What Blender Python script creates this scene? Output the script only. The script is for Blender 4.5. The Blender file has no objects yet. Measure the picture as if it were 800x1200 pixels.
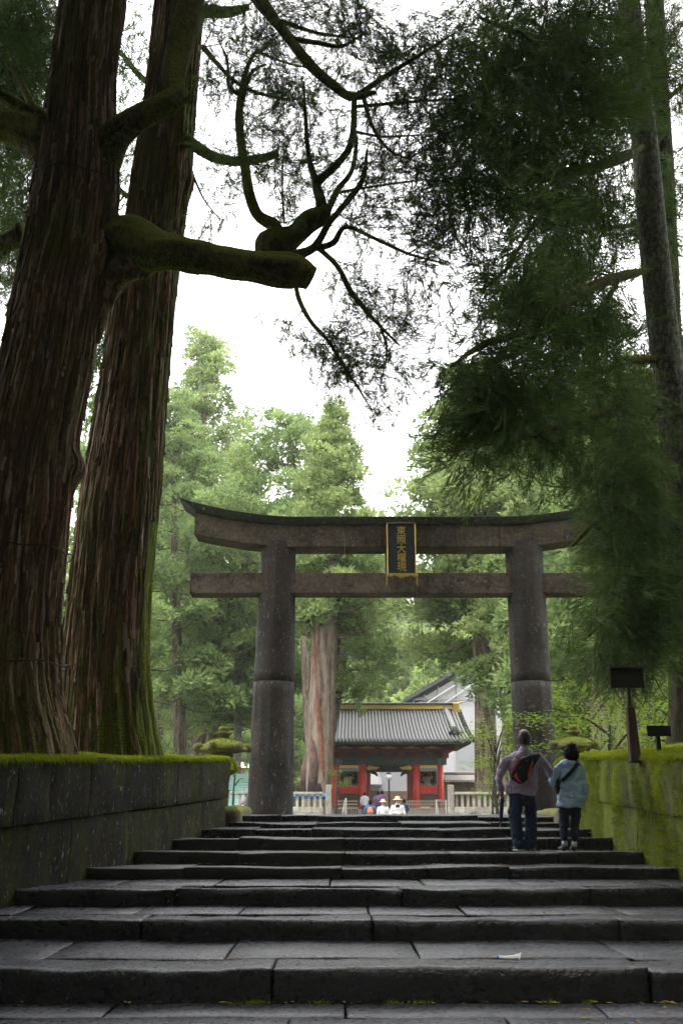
import bpy, bmesh, math, random
import numpy as np
from mathutils import Vector, Matrix

rng = np.random.default_rng(7)
random.seed(7)
S = bpy.context.scene
COL = S.collection
PI = math.pi

# ---------------------------------------------------------------- camera
FPX = 1150.0                       # focal length in pixels of an 800x1200 frame
TH = math.atan(351.0 / FPX)        # pitch upwards
CZ = 0.06                          # eye height above the torii platform (z = 0)
cam_d = bpy.data.cameras.new('camera')
cam_d.sensor_fit = 'VERTICAL'
cam_d.sensor_height = 36.0
cam_d.sensor_width = 24.0
cam_d.lens = FPX / 1200.0 * 36.0
cam_d.clip_start = 0.05
cam_d.clip_end = 3000
cam = bpy.data.objects.new('camera', cam_d)
COL.objects.link(cam)
cam.location = (0, 0, CZ)
cam.rotation_euler = (PI / 2 + TH, 0, 0)
S.camera = cam

# ---------------------------------------------------------------- world, sun, exposure
SUN_EL, SUN_AZ = math.radians(68), math.radians(200)   # azimuth from +Y towards +X
W = bpy.data.worlds.new('World')
S.world = W
W.use_nodes = True
wn = W.node_tree.nodes
wl = W.node_tree.links
wn.clear()
wo = wn.new('ShaderNodeOutputWorld')
wb = wn.new('ShaderNodeBackground')
sk = wn.new('ShaderNodeTexSky')
sk.sky_type = 'NISHITA'
sk.sun_disc = False
sk.sun_elevation = SUN_EL
sk.sun_rotation = SUN_AZ
sk.dust_density = 4.0
mx = wn.new('ShaderNodeMix')
mx.data_type = 'RGBA'
mx.inputs[0].default_value = 0.9
wl.new(sk.outputs[0], mx.inputs[6])
mx.inputs[7].default_value = (17.5, 17.2, 17.6, 1)       # the overcast layer
wl.new(mx.outputs[2], wb.inputs[0])
wb.inputs[1].default_value = 0.12
wl.new(wb.outputs[0], wo.inputs[0])
sun_d = bpy.data.lights.new('sun', 'SUN')
sun_d.energy = 1.5
sun_d.angle = math.radians(16)
sun_d.color = (1.0, 0.96, 0.9)
sun = bpy.data.objects.new('sun', sun_d)
COL.objects.link(sun)
sd = Vector((math.sin(SUN_AZ) * math.cos(SUN_EL), math.cos(SUN_AZ) * math.cos(SUN_EL), math.sin(SUN_EL)))
sun.rotation_euler = sd.to_track_quat('Z', 'Y').to_euler()
S.view_settings.view_transform = 'Standard'
S.view_settings.look = 'None'
S.view_settings.gamma = 1.0
S.view_settings.exposure = 1.26
S.view_settings.use_curve_mapping = False
S.render.engine = 'CYCLES'
S.cycles.use_denoising = True
S.cycles.denoising_prefilter = 'ACCURATE'
S.cycles.sample_clamp_indirect = 4.0
S.cycles.max_bounces = 6
S.cycles.diffuse_bounces = 3
S.cycles.glossy_bounces = 2
S.cycles.transmission_bounces = 3
S.cycles.volume_bounces = 1
S.cycles.transparent_max_bounces = 8
S.cycles.volume_max_steps = 64

# ---------------------------------------------------------------- helpers
def P(px, py, D):
    """world point seen at photo pixel (px, py) at ground distance D"""
    x = (px - 400.0) / FPX
    v = (600.0 - py) / FPX
    d = np.array([x, math.cos(TH) - v * math.sin(TH), math.sin(TH) + v * math.cos(TH)])
    return np.array([0, 0, CZ]) + d * (D / d[1])

def ppm(p):
    """pixels per metre (sideways) at world point p"""
    return FPX / (p[1] * math.cos(TH) + (p[2] - CZ) * math.sin(TH))

_perm = np.random.default_rng(3).random(65536)
def _h(i, j, k):
    return _perm[((i * 73856093) ^ (j * 19349663) ^ (k * 83492791)) & 65535]

def vnoise(p):
    p = np.asarray(p, float)
    i = np.floor(p).astype(np.int64)
    f = p - i
    f = f * f * (3 - 2 * f)
    r = 0
    for dx in (0, 1):
        for dy in (0, 1):
            for dz in (0, 1):
                w = (f[..., 0] if dx else 1 - f[..., 0]) * (f[..., 1] if dy else 1 - f[..., 1]) * (f[..., 2] if dz else 1 - f[..., 2])
                r = r + w * _h(i[..., 0] + dx, i[..., 1] + dy, i[..., 2] + dz)
    return r * 2 - 1

def fbm(p, o=3):
    r, a = 0, 1.0
    p = np.asarray(p, float)
    for _ in range(o):
        r = r + a * vnoise(p)
        p = p * 2.03 + 7.1
        a *= 0.5
    return r

WL = {}
def wloc(o):
    return WL.get(o.name, np.zeros(3)) if o is not None else np.zeros(3)

def link_mesh(name, me, mat, parent=None):
    o = bpy.data.objects.new(name, me)
    COL.objects.link(o)
    if mat is not None and len(me.materials) == 0:
        me.materials.append(mat)
    if parent is not None:
        o.parent = parent
    return o

def np_mesh(name, V, F, mat, parent=None, smooth=False, tint=None, sz=None):
    """V (n,3) world coordinates, F (m,3|4) or flat list with sizes"""
    base = wloc(parent)
    V = np.asarray(V, np.float32) - base.astype(np.float32)
    me = bpy.data.meshes.new(name)
    F = np.asarray(F, np.int32)
    m, k = F.shape
    me.vertices.add(len(V))
    me.vertices.foreach_set('co', V.ravel())
    me.loops.add(m * k)
    me.loops.foreach_set('vertex_index', F.ravel())
    me.polygons.add(m)
    me.polygons.foreach_set('loop_start', np.arange(0, m * k, k, dtype=np.int32))
    if smooth:
        me.polygons.foreach_set('use_smooth', np.ones(m, bool))
    if tint is not None:
        a = me.attributes.new('tint', 'FLOAT', 'POINT')
        a.data.foreach_set('value', np.asarray(tint, np.float32))
    me.update(calc_edges=True)
    o = link_mesh(name, me, mat, parent)
    WL[o.name] = base
    return o

class MB:
    """collects shapes in world coordinates and links them as ONE mesh object"""
    def __init__(s):
        s.v, s.f = [], []
    def add(s, v, f):
        n = len(s.v)
        s.v += [tuple(map(float, a)) for a in v]
        s.f += [tuple(int(i) + n for i in g) for g in f]
        return s
    def box(s, x0, x1, y0, y1, z0, z1):
        v = [(x, y, z) for z in (z0, z1) for y in (y0, y1) for x in (x0, x1)]
        return s.add(v, [(0, 2, 3, 1), (4, 5, 7, 6), (0, 1, 5, 4), (2, 6, 7, 3), (0, 4, 6, 2), (1, 3, 7, 5)])
    def hexa(s, v):          # 8 corners: bottom 4 (ccw), top 4
        return s.add(v, [(3, 2, 1, 0), (4, 5, 6, 7), (0, 1, 5, 4), (1, 2, 6, 5), (2, 3, 7, 6), (3, 0, 4, 7)])
    def tube(s, pts, rad, n=8, cap=True):
        V, F = tube_np(pts, rad, n, cap=False)
        k = len(pts)
        base = len(s.v)
        s.add(V, F)
        if cap:
            s.f.append(tuple(base + i for i in range(n))[::-1])
            s.f.append(tuple(base + (k - 1) * n + i for i in range(n)))
        return s
    def lathe(s, c, prof, n=16, sq=None):
        """prof: (radius, z) list, around a vertical axis at c"""
        V, F = [], []
        for r, z in prof:
            for i in range(n):
                a = 2 * PI * (i + .5) / n
                V.append((c[0] + r * math.cos(a), c[1] + r * math.sin(a), c[2] + z))
        k = len(prof)
        for j in range(k - 1):
            for i in range(n):
                F.append((j * n + i, j * n + (i + 1) % n, (j + 1) * n + (i + 1) % n, (j + 1) * n + i))
        F.append(tuple(range(n))[::-1])
        F.append(tuple((k - 1) * n + i for i in range(n)))
        return s.add(V, F)
    def build(s, name, mat, parent=None, smooth=False, bevel=0.0):
        base = wloc(parent)
        me = bpy.data.meshes.new(name)
        me.from_pydata([(a[0] - base[0], a[1] - base[1], a[2] - base[2]) for a in s.v], [], s.f)
        if bevel > 0:
            bm = bmesh.new()
            bm.from_mesh(me)
            bmesh.ops.bevel(bm, geom=bm.edges[:], offset=bevel, segments=1, affect='EDGES', clamp_overlap=True)
            bm.to_mesh(me)
            bm.free()
        if smooth:
            me.polygons.foreach_set('use_smooth', [True] * len(me.polygons))
        me.update()
        o = link_mesh(name, me, mat, parent)
        WL[o.name] = base
        return o

def frames(pts):
    pts = np.asarray(pts, float)
    t = np.gradient(pts, axis=0)
    t /= np.linalg.norm(t, axis=1)[:, None] + 1e-9
    ref = np.tile(np.array([1.0, 0, 0]), (len(pts), 1))
    bad = np.abs(t[:, 0]) > 0.8
    if bad.mean() > 0.5:
        ref[:] = (0, 0, 1.0)
    a = np.cross(t, ref)
    a /= np.linalg.norm(a, axis=1)[:, None] + 1e-9
    b = np.cross(t, a)
    return t, b, a

def tube_np(pts, rad, n=8, cap=True, rough=0.0, fq=(2.0, 1.0), seed=0.0):
    pts = np.asarray(pts, float)
    rad = np.asarray(rad, float)
    if rad.ndim == 1:
        rad = np.stack([rad, rad], 1)
    t, a, b = frames(pts)
    th = np.arange(n) * 2 * PI / n
    c, s_ = np.cos(th), np.sin(th)
    L = np.concatenate([[0], np.cumsum(np.linalg.norm(np.diff(pts, axis=0), axis=1))])
    m = np.ones((len(pts), n))
    if rough > 0:
        q = np.stack([np.broadcast_to(c * fq[0] + seed, (len(pts), n)), np.broadcast_to(s_ * fq[0] + seed, (len(pts), n)),
                      np.broadcast_to((L * fq[1])[:, None], (len(pts), n))], -1)
        m = 1 + rough * fbm(q, 3)
        if n >= 18:
            m = m + .05 * (1 - 2 * np.abs(fbm(q * np.array([3.2, 3.2, .7]) + 5, 2)))
    V = pts[:, None, :] + (a[:, None, :] * (c[None, :] * m * rad[:, :1])[..., None]) + (b[:, None, :] * (s_[None, :] * m * rad[:, 1:])[..., None])
    k = len(pts)
    i = np.arange(n)
    F = []
    for j in range(k - 1):
        F.append(np.stack([j * n + i, j * n + (i + 1) % n, (j + 1) * n + (i + 1) % n, (j + 1) * n + i], 1))
    F = np.concatenate(F)
    V = V.reshape(-1, 3)
    if cap:
        V = np.concatenate([V, pts[:1], pts[-1:]])
        e0, e1 = len(V) - 2, len(V) - 1
        F = np.concatenate([F, np.stack([(i + 1) % n, i, np.full(n, e0), np.full(n, e0)], 1),
                            np.stack([(k - 1) * n + i, (k - 1) * n + (i + 1) % n, np.full(n, e1), np.full(n, e1)], 1)])
    return V, F

def quads_clean(F):
    """quads with a repeated vertex become triangles: split all to triangles"""
    T = np.concatenate([F[:, [0, 1, 2]], F[:, [0, 2, 3]]])
    ok = (T[:, 0] != T[:, 1]) & (T[:, 1] != T[:, 2]) & (T[:, 0] != T[:, 2])
    return T[ok]

def smooth_path(ctrl, n):
    ctrl = np.asarray(ctrl, float)
    k = len(ctrl)
    e = np.concatenate([2 * ctrl[:1] - ctrl[1:2], ctrl, 2 * ctrl[-1:] - ctrl[-2:-1]])
    out = []
    for u in np.linspace(0, k - 1 - 1e-6, n):
        i = int(u)
        t = u - i
        p0, p1, p2, p3 = e[i], e[i + 1], e[i + 2], e[i + 3]
        out.append(0.5 * ((2 * p1) + (-p0 + p2) * t + (2 * p0 - 5 * p1 + 4 * p2 - p3) * t * t + (-p0 + 3 * p1 - 3 * p2 + p3) * t ** 3))
    return np.array(out)

def thing(name, label, cat, loc=(0, 0, 0), group=None):
    o = bpy.data.objects.new(name, None)
    COL.objects.link(o)
    o.location = tuple(float(a) for a in loc)
    o.empty_display_size = 0.2
    WL[o.name] = np.array(loc, float)
    o['label'] = label
    o['category'] = cat
    if group:
        o['group'] = group
    return o

def tag(o, label=None, cat=None, group=None, kind=None):
    if label: o['label'] = label
    if cat: o['category'] = cat
    if group: o['group'] = group
    if kind: o['kind'] = kind
    return o

def setting(name, label=None):
    o = bpy.data.objects.new(name, None)
    COL.objects.link(o)
    WL[o.name] = np.zeros(3)
    o['kind'] = 'structure'
    if label: o['label'] = label
    return o

def copy_tree(o, parent=None):
    c = o.copy()
    COL.objects.link(c)
    if parent is not None:
        c.parent = parent
    for ch in list(o.children):
        copy_tree(ch, c)
    return c

# ---------------------------------------------------------------- materials
def newmat(name):
    m = bpy.data.materials.new(name)
    m.use_nodes = True
    nt = m.node_tree
    b = nt.nodes['Principled BSDF']
    return m, nt, b

def N(nt, t, **kw):
    n = nt.nodes.new(t)
    for k, v in kw.items():
        setattr(n, k, v)
    return n

def coords(nt, scale=(1, 1, 1)):
    tc = N(nt, 'ShaderNodeTexCoord')
    mp = N(nt, 'ShaderNodeMapping')
    mp.inputs['Scale'].default_value = scale
    nt.links.new(tc.outputs['Object'], mp.inputs[0])
    return mp.outputs[0]

def noise(nt, vec, sc, det=4, rough=0.55):
    n = N(nt, 'ShaderNodeTexNoise')
    n.inputs['Scale'].default_value = sc
    n.inputs['Detail'].default_value = det
    n.inputs['Roughness'].default_value = rough
    nt.links.new(vec, n.inputs['Vector'])
    return n.outputs['Fac']

def ramp(nt, fac, stops):
    r = N(nt, 'ShaderNodeValToRGB')
    el = r.color_ramp.elements
    while len(el) < len(stops):
        el.new(0.5)
    for e, (p, c) in zip(el, stops):
        e.position = p
        e.color = (c[0], c[1], c[2], 1) if isinstance(c, (tuple, list)) else (c, c, c, 1)
    nt.links.new(fac, r.inputs[0])
    return r.outputs[0]

def mixc(nt, fac, a, b, mode='MIX'):
    m = N(nt, 'ShaderNodeMix', data_type='RGBA', blend_type=mode)
    for i, s in ((0, fac), (6, a), (7, b)):
        if isinstance(s, (int, float)):
            m.inputs[i].default_value = s
        elif isinstance(s, tuple):
            m.inputs[i].default_value = (s[0], s[1], s[2], 1)
        else:
            nt.links.new(s, m.inputs[i])
    return m.outputs[2]

def math_(nt, op, a, b=0.0, clamp=False):
    m = N(nt, 'ShaderNodeMath', operation=op, use_clamp=clamp)
    for i, s in ((0, a), (1, b)):
        if isinstance(s, (int, float)):
            m.inputs[i].default_value = s
        else:
            nt.links.new(s, m.inputs[i])
    return m.outputs[0]

def bump(nt, h, strength, dist, bsdf, prev=None):
    b = N(nt, 'ShaderNodeBump')
    b.inputs['Strength'].default_value = strength
    b.inputs['Distance'].default_value = dist
    nt.links.new(h, b.inputs['Height'])
    if prev is not None:
        nt.links.new(prev, b.inputs['Normal'])
    if bsdf is not None:
        nt.links.new(b.outputs[0], bsdf.inputs['Normal'])
    return b.outputs[0]

def geo_n(nt, axis='Z'):
    g = N(nt, 'ShaderNodeNewGeometry')
    s = N(nt, 'ShaderNodeSeparateXYZ')
    nt.links.new(g.outputs['Normal'], s.inputs[0])
    return s.outputs[axis]

def pos(nt, axis='Z'):
    g = N(nt, 'ShaderNodeNewGeometry')
    s = N(nt, 'ShaderNodeSeparateXYZ')
    nt.links.new(g.outputs['Position'], s.inputs[0])
    return s.outputs[axis]

def simple(name, col, rough=0.6, var=0.25, sc=6.0, metal=0.0, bmp=0.2, spec=0.5, dist=0.01):
    m, nt, b = newmat(name)
    v = coords(nt)
    n = noise(nt, v, sc, 5, 0.6)
    c = ramp(nt, n, [(0.25, tuple(a * (1 - var) for a in col)), (0.75, tuple(min(1, a * (1 + var)) for a in col))])
    nt.links.new(c, b.inputs['Base Color'])
    b.inputs['Roughness'].default_value = rough
    b.inputs['Metallic'].default_value = metal
    b.inputs['Specular IOR Level'].default_value = spec
    if bmp > 0:
        bump(nt, noise(nt, v, sc * 4, 4), bmp, dist, b)
    return m

def bark_mat(name, dark, light, moss=(0.075, 0.09, 0.012), moss_bias=0.5, side=0.0, base_z=None, red=None, xy=9.0, zf=0.11, bs=0.9, upk=1.1, upo=0.0):
    m, nt, b = newmat(name)
    v = coords(nt, (1, 1, zf))
    n1 = noise(nt, v, xy, 6, 0.62)
    n2 = noise(nt, v, xy * 2.6, 5, 0.65)
    n4 = noise(nt, coords(nt, (1, 1, .45)), xy * 1.6, 5, 0.7)
    s = math_(nt, 'ADD', math_(nt, 'MULTIPLY', n1, 0.45), math_(nt, 'ADD', math_(nt, 'MULTIPLY', n2, 0.3), math_(nt, 'MULTIPLY', n4, 0.25)))
    c = ramp(nt, s, [(0.40, tuple(a * 0.3 for a in dark)), (0.48, dark), (0.54, tuple((a + b_) / 2 for a, b_ in zip(dark, light))), (0.61, light)])
    v0 = coords(nt, (1, 1, 0.35))
    big = noise(nt, v0, 1.3, 4, 0.6)
    if red:
        c = mixc(nt, ramp(nt, noise(nt, v, xy * 0.8, 3), [(0.56, 0.0), (0.62, 1.0)]), c, red)
    f = ramp(nt, big, [(0.40, 0.0), (0.62, 1.0)])
    f = math_(nt, 'MULTIPLY', f, moss_bias)
    up = math_(nt, 'MAXIMUM', math_(nt, 'ADD', geo_n(nt, 'Z'), upo), 0.0)
    f = math_(nt, 'ADD', f, math_(nt, 'MULTIPLY', up, upk))
    if side:
        sx = math_(nt, 'MULTIPLY', math_(nt, 'MAXIMUM', math_(nt, 'SUBTRACT', geo_n(nt, 'X'), 0.45), 0.0), side)
        f = math_(nt, 'ADD', f, sx)
    if base_z is not None:
        bz = math_(nt, 'MULTIPLY', math_(nt, 'SUBTRACT', base_z + 2.6, pos(nt, 'Z')), 0.55, True)
        gx = math_(nt, 'ADD', math_(nt, 'MULTIPLY', geo_n(nt, 'X'), 0.6), 0.45, True)
        f = math_(nt, 'ADD', f, math_(nt, 'MULTIPLY', bz, gx))
    fine = noise(nt, coords(nt), 26, 4, 0.7)
    f = math_(nt, 'MULTIPLY', f, ramp(nt, fine, [(0.3, 0.25), (0.6, 1.0)]), True)
    mc = mixc(nt, fine, tuple(a * 0.45 for a in moss), tuple(a * 1.5 for a in moss))
    c = mixc(nt, f, c, mc)
    nt.links.new(c, b.inputs['Base Color'])
    b.inputs['Roughness'].default_value = 0.85
    b.inputs['Specular IOR Level'].default_value = 0.25
    p = bump(nt, s, bs, 0.12, None)
    bump(nt, fine, 0.5, 0.02, b, p)
    return m

def leaf_mat(name, c0, c1, trans=0.35, rough=0.6):
    m, nt, b = newmat(name)
    at = N(nt, 'ShaderNodeAttribute', attribute_name='tint')
    c = mixc(nt, at.outputs['Fac'], c0, c1)
    nt.links.new(c, b.inputs['Base Color'])
    b.inputs['Roughness'].default_value = rough
    b.inputs['Specular IOR Level'].default_value = 0.3
    tr = N(nt, 'ShaderNodeBsdfTranslucent')
    c2 = mixc(nt, 0.5, c, tuple(min(1, a * 1.3) for a in c1))
    nt.links.new(c2, tr.inputs[0])
    ms = N(nt, 'ShaderNodeMixShader')
    ms.inputs[0].default_value = trans
    nt.links.new(b.outputs[0], ms.inputs[1])
    nt.links.new(tr.outputs[0], ms.inputs[2])
    out = nt.nodes['Material Output']
    nt.links.new(ms.outputs[0], out.inputs[0])
    return m

def stone_mat(name, dark, light, rough=0.55, moss=0.0, mosscol=(0.09, 0.11, 0.012), sc=2.0, lichen=0.0, spec=0.5, streak=False, bmp=0.55, topmoss=0.0, rustcol=None, grime_shade=None):
    m, nt, b = newmat(name)
    v = coords(nt)
    oi = N(nt, 'ShaderNodeObjectInfo')
    n1 = noise(nt, v, sc, 6, 0.62)
    n2 = noise(nt, v, sc * 9, 5, 0.65)
    n3 = noise(nt, v, sc * 40, 3, 0.6)
    s = math_(nt, 'ADD', math_(nt, 'MULTIPLY', n1, 0.55), math_(nt, 'MULTIPLY', n2, 0.45))
    c = ramp(nt, s, [(0.38, dark), (0.62, light)])
    shade = math_(nt, 'ADD', 0.8, math_(nt, 'MULTIPLY', oi.outputs['Random'], 0.4))
    hs = N(nt, 'ShaderNodeHueSaturation')
    nt.links.new(shade, hs.inputs['Value'])
    nt.links.new(c, hs.inputs['Color'])
    c = hs.outputs[0]
    if rustcol:
        vs = coords(nt, (1, 1, 0.08))
        c = mixc(nt, ramp(nt, noise(nt, vs, 5, 4, .6), [(0.5, 0.0), (0.66, 0.85)]), c, rustcol)
    if grime_shade:  # darkens upright faces: dirt, plus the risers' shade put into the colour
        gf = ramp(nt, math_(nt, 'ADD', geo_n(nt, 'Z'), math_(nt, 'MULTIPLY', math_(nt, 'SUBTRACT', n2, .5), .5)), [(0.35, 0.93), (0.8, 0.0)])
        c = mixc(nt, gf, c, mixc(nt, n1, tuple(a * .4 for a in grime_shade), tuple(a * 1.7 for a in grime_shade)))
    if lichen > 0:
        vo = N(nt, 'ShaderNodeTexNoise')
        vo.inputs['Scale'].default_value = 14
        vo.inputs['Detail'].default_value = 5
        vo.inputs['Roughness'].default_value = 0.75
        nt.links.new(coords(nt, (1, 1, 0.5)), vo.inputs['Vector'])
        c = mixc(nt, ramp(nt, vo.outputs['Fac'], [(0.60, 0.0), (0.66, lichen)]), c, (0.36, 0.37, 0.33))
    if moss > 0 or topmoss > 0:
        vm = coords(nt, (1, 1, 0.3 if streak else 1))
        f = ramp(nt, noise(nt, vm, 3.4, 7, 0.72), [(0.62 - 0.3 * moss, 0.0), (0.80 - 0.3 * moss, min(1.0, 0.3 + moss))])
        if moss == 0:
            f = math_(nt, 'MULTIPLY', f, 0.0)
        if topmoss > 0:
            f = math_(nt, 'ADD', f, math_(nt, 'MULTIPLY', math_(nt, 'MAXIMUM', geo_n(nt, 'Z'), 0.0), topmoss), True)
        f = math_(nt, 'MULTIPLY', f, ramp(nt, n3, [(0.3, 0.45), (0.6, 1.0)]), True)
        mc = mixc(nt, n2, tuple(a * 0.4 for a in mosscol), tuple(a * 1.6 for a in mosscol))
        c = mixc(nt, f, c, mc)
        rr = math_(nt, 'ADD', rough, math_(nt, 'MULTIPLY', f, 0.95 - rough))
        nt.links.new(rr, b.inputs['Roughness'])
    else:
        rr = math_(nt, 'ADD', rough - 0.13, math_(nt, 'MULTIPLY', n2, 0.26))
        nt.links.new(rr, b.inputs['Roughness'])
    nt.links.new(c, b.inputs['Base Color'])
    b.inputs['Specular IOR Level'].default_value = spec
    p = bump(nt, n2, bmp, 0.03, None)
    bump(nt, n3, bmp * 0.6, 0.006, b, p)
    return m

M = {}
M['step'] = stone_mat('worn_wet_stone', (0.024, 0.026, 0.030), (0.092, 0.098, 0.115), rough=0.29, sc=2.2, spec=0.55, bmp=0.55, grime_shade=(.0045, .0042, .0034))
M['step_moss'] = stone_mat('worn_stone_with_moss', (0.04, 0.041, 0.042), (0.125, 0.13, 0.14), rough=0.4, moss=0.2, sc=2.2, bmp=0.8, spec=.5, grime_shade=(.011, .009, .005))
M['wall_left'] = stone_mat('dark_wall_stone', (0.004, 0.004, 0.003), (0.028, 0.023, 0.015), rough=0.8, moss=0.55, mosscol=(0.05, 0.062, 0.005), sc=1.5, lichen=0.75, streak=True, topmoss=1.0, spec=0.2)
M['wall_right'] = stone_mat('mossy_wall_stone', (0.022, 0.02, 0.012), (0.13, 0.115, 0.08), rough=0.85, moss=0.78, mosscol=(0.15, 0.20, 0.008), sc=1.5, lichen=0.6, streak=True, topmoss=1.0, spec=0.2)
M['torii'] = stone_mat('torii_stone', (0.010, 0.009, 0.008), (0.048, 0.042, 0.038), rough=0.75, sc=1.1, lichen=0.4, rustcol=(0.04, 0.022, 0.014), spec=0.25, streak=True)
M['torii_beam'] = stone_mat('torii_beam_stone', (0.022, 0.016, 0.013), (0.14, 0.108, 0.085), rough=0.8, sc=1.3, lichen=0.5, spec=0.2)
M['torii_cap'] = stone_mat('torii_cap_stone', (0.009, 0.010, 0.009), (0.045, 0.05, 0.045), rough=0.8, sc=1.2, lichen=0.8, moss=0.2, topmoss=0.6, spec=0.2)
M['pale_stone'] = stone_mat('pale_stone', (0.22, 0.2, 0.17), (0.48, 0.46, 0.4), rough=0.85, sc=2.0, moss=0.3, mosscol=(0.12, 0.13, 0.03), topmoss=0.7)
M['lantern'] = stone_mat('mossy_lantern_stone', (0.06, 0.045, 0.035), (0.17, 0.13, 0.11), rough=0.85, sc=3.0, moss=0.55, mosscol=(0.17, 0.2, 0.015), topmoss=1.3)
M['moss'] = simple('moss', (0.15, 0.19, 0.012), 0.95, 0.55, 5.0, bmp=0.9, spec=0.1, dist=0.03)
M['mossblade'] = leaf_mat('moss_blades', (0.10, 0.15, 0.01), (0.38, 0.44, 0.02), 0.35, 0.9)
M['earth'] = simple('forest_floor', (0.06, 0.06, 0.03), 0.95, 0.5, 0.6, bmp=0.6)
M['bark1'] = bark_mat('old_cedar_bark', (0.11, 0.066, 0.042), (0.55, 0.40, 0.29), moss_bias=0.6, side=0.25, moss=(0.085, 0.085, 0.012), base_z=0.4, red=(0.14, 0.062, 0.038))
M['bark2'] = bark_mat('mossy_cedar_bark', (0.06, 0.038, 0.026), (0.34, 0.235, 0.165), moss_bias=0.45, side=3.2, base_z=0.7, red=(0.12, 0.06, 0.035), moss=(0.105, 0.13, 0.012))
M['limb'] = bark_mat('limb_bark', (0.04, 0.032, 0.024), (0.17, 0.14, 0.105), moss_bias=0.5, moss=(0.19, 0.19, 0.018), bs=0.9, zf=.6, upk=1.5, upo=.3)
M['bark_grey'] = bark_mat('grey_lichened_bark', (0.12, 0.115, 0.10), (0.40, 0.39, 0.34), moss_bias=0.12, moss=(0.09, 0.11, 0.03), xy=16, zf=0.5, bs=0.5)
M['bark_dark'] = bark_mat('dark_trunk_bark', (0.03, 0.022, 0.018), (0.09, 0.07, 0.055), moss_bias=0.4)
M['bark_far'] = bark_mat('brown_cedar_bark', (0.12, 0.085, 0.07), (0.33, 0.26, 0.22), moss_bias=0.15, xy=5, zf=0.12)
M['bark_pale'] = bark_mat('pale_weathered_bark', (0.15, 0.11, 0.085), (0.30, 0.245, 0.20), moss_bias=0.03, xy=3.0, zf=0.1)
M['twig'] = simple('twig_bark', (0.035, 0.028, 0.022), 0.9, 0.3, 10, bmp=0)
M['needle'] = leaf_mat('dark_cedar_needles', (0.022, 0.05, 0.018), (0.12, 0.19, 0.04), 0.35)
M['needle2'] = leaf_mat('green_cedar_needles', (0.035, 0.07, 0.02), (0.10, 0.17, 0.035), 0.35)
M['cedar'] = leaf_mat('cedar_foliage', (0.05, 0.095, 0.035), (0.28, 0.38, 0.13), 0.46)
M['cedar2'] = leaf_mat('yellowish_cedar_foliage', (0.06, 0.11, 0.04), (0.36, 0.45, 0.16), 0.46)
M['maple'] = leaf_mat('maple_leaves', (0.12, 0.23, 0.02), (0.32, 0.46, 0.05), 0.45)
M['far_leaf'] = leaf_mat('far_foliage', (0.08, 0.14, 0.04), (0.36, 0.46, 0.14), 0.46)
M['black'] = simple('black_lacquer', (0.008, 0.009, 0.016), 0.5, 0.2, 3, bmp=0.05)
M['gold'] = simple('aged_gold', (0.50, 0.36, 0.09), 0.42, 0.25, 12, metal=0.55, bmp=0.2)
M['red'] = simple('vermilion_paint', (0.50, 0.04, 0.026), 0.5, 0.15, 3, bmp=0.08)
M['darkred'] = simple('deep_red_paint', (0.20, 0.03, 0.025), 0.6, 0.35, 6, bmp=0.1)
M['tile'] = simple('grey_roof_tile', (0.15, 0.15, 0.145), 0.38, 0.3, 9, bmp=0.2)
M['tile_dark'] = simple('dark_roof_tile', (0.035, 0.038, 0.04), 0.5, 0.3, 6, bmp=0.2)
M['painted'] = simple('painted_carving', (0.055, 0.062, 0.052), 0.6, 0.9, 14, bmp=0.4)
M['curtain'] = simple('golden_curtain', (0.68, 0.47, 0.13), 0.7, 0.15, 8, bmp=0.1)
M['greyblind'] = simple('grey_blind', (0.23, 0.24, 0.25), 0.7, 0.2, 8, bmp=0.1)
M['dark'] = simple('dark_interior', (0.012, 0.012, 0.014), 0.8, 0.2, 3, bmp=0)
M['sheet'] = simple('white_sheeting', (0.36, 0.355, 0.37), 0.6, 0.08, 0.8, bmp=0.05)
M['sheet2'] = simple('grey_sheeting', (0.24, 0.245, 0.265), 0.6, 0.08, 0.8, bmp=0.05)
M['steel'] = simple('steel_pole', (0.35, 0.35, 0.36), 0.45, 0.1, 5, metal=0.4, bmp=0)
M['white'] = simple('white_paint', (0.72, 0.70, 0.66), 0.6, 0.1, 5, bmp=0)
M['teal'] = simple('verdigris_copper', (0.30, 0.52, 0.46), 0.6, 0.12, 3, bmp=0.05)
M['brownroof'] = simple('brown_roof', (0.15, 0.13, 0.11), 0.8, 0.3, 4, bmp=0.2)
M['wood'] = simple('weathered_wood', (0.09, 0.055, 0.035), 0.8, 0.3, 4, bmp=0.3)
M['palewood'] = simple('pale_wood', (0.36, 0.30, 0.25), 0.8, 0.2, 4, bmp=0.2)
M['ochre'] = simple('ochre_wall', (0.70, 0.47, 0.13), 0.8, 0.25, 2, bmp=0.1)
M['boardblack'] = simple('dark_sign_board', (0.012, 0.012, 0.014), 0.7, 0.2, 3, bmp=0.1)
M['postwood'] = simple('reddish_post', (0.06, 0.03, 0.022), 0.75, 0.3, 5, bmp=0.3)
M['skin'] = simple('skin', (0.42, 0.24, 0.17), 0.55, 0.08, 10, bmp=0.05)
M['skin2'] = simple('pale_skin', (0.55, 0.36, 0.27), 0.55, 0.08, 10, bmp=0.05)
M['hair'] = simple('black_hair', (0.010, 0.008, 0.008), 0.75, 0.3, 40, bmp=0.3, spec=.15)
M['thinhair'] = simple('thin_dark_hair', (0.055, 0.035, 0.028), 0.6, 0.5, 30, bmp=0.3)
M['jeans'] = simple('blue_jeans', (0.018, 0.032, 0.085), 0.85, 0.35, 14, bmp=0.4)
M['jeans2'] = simple('dark_jeans', (0.014, 0.022, 0.055), 0.85, 0.35, 14, bmp=0.4)
M['blueshirt'] = simple('blue_chambray', (0.48, 0.64, 0.86), 0.85, 0.08, 9, bmp=0.25)
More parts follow.
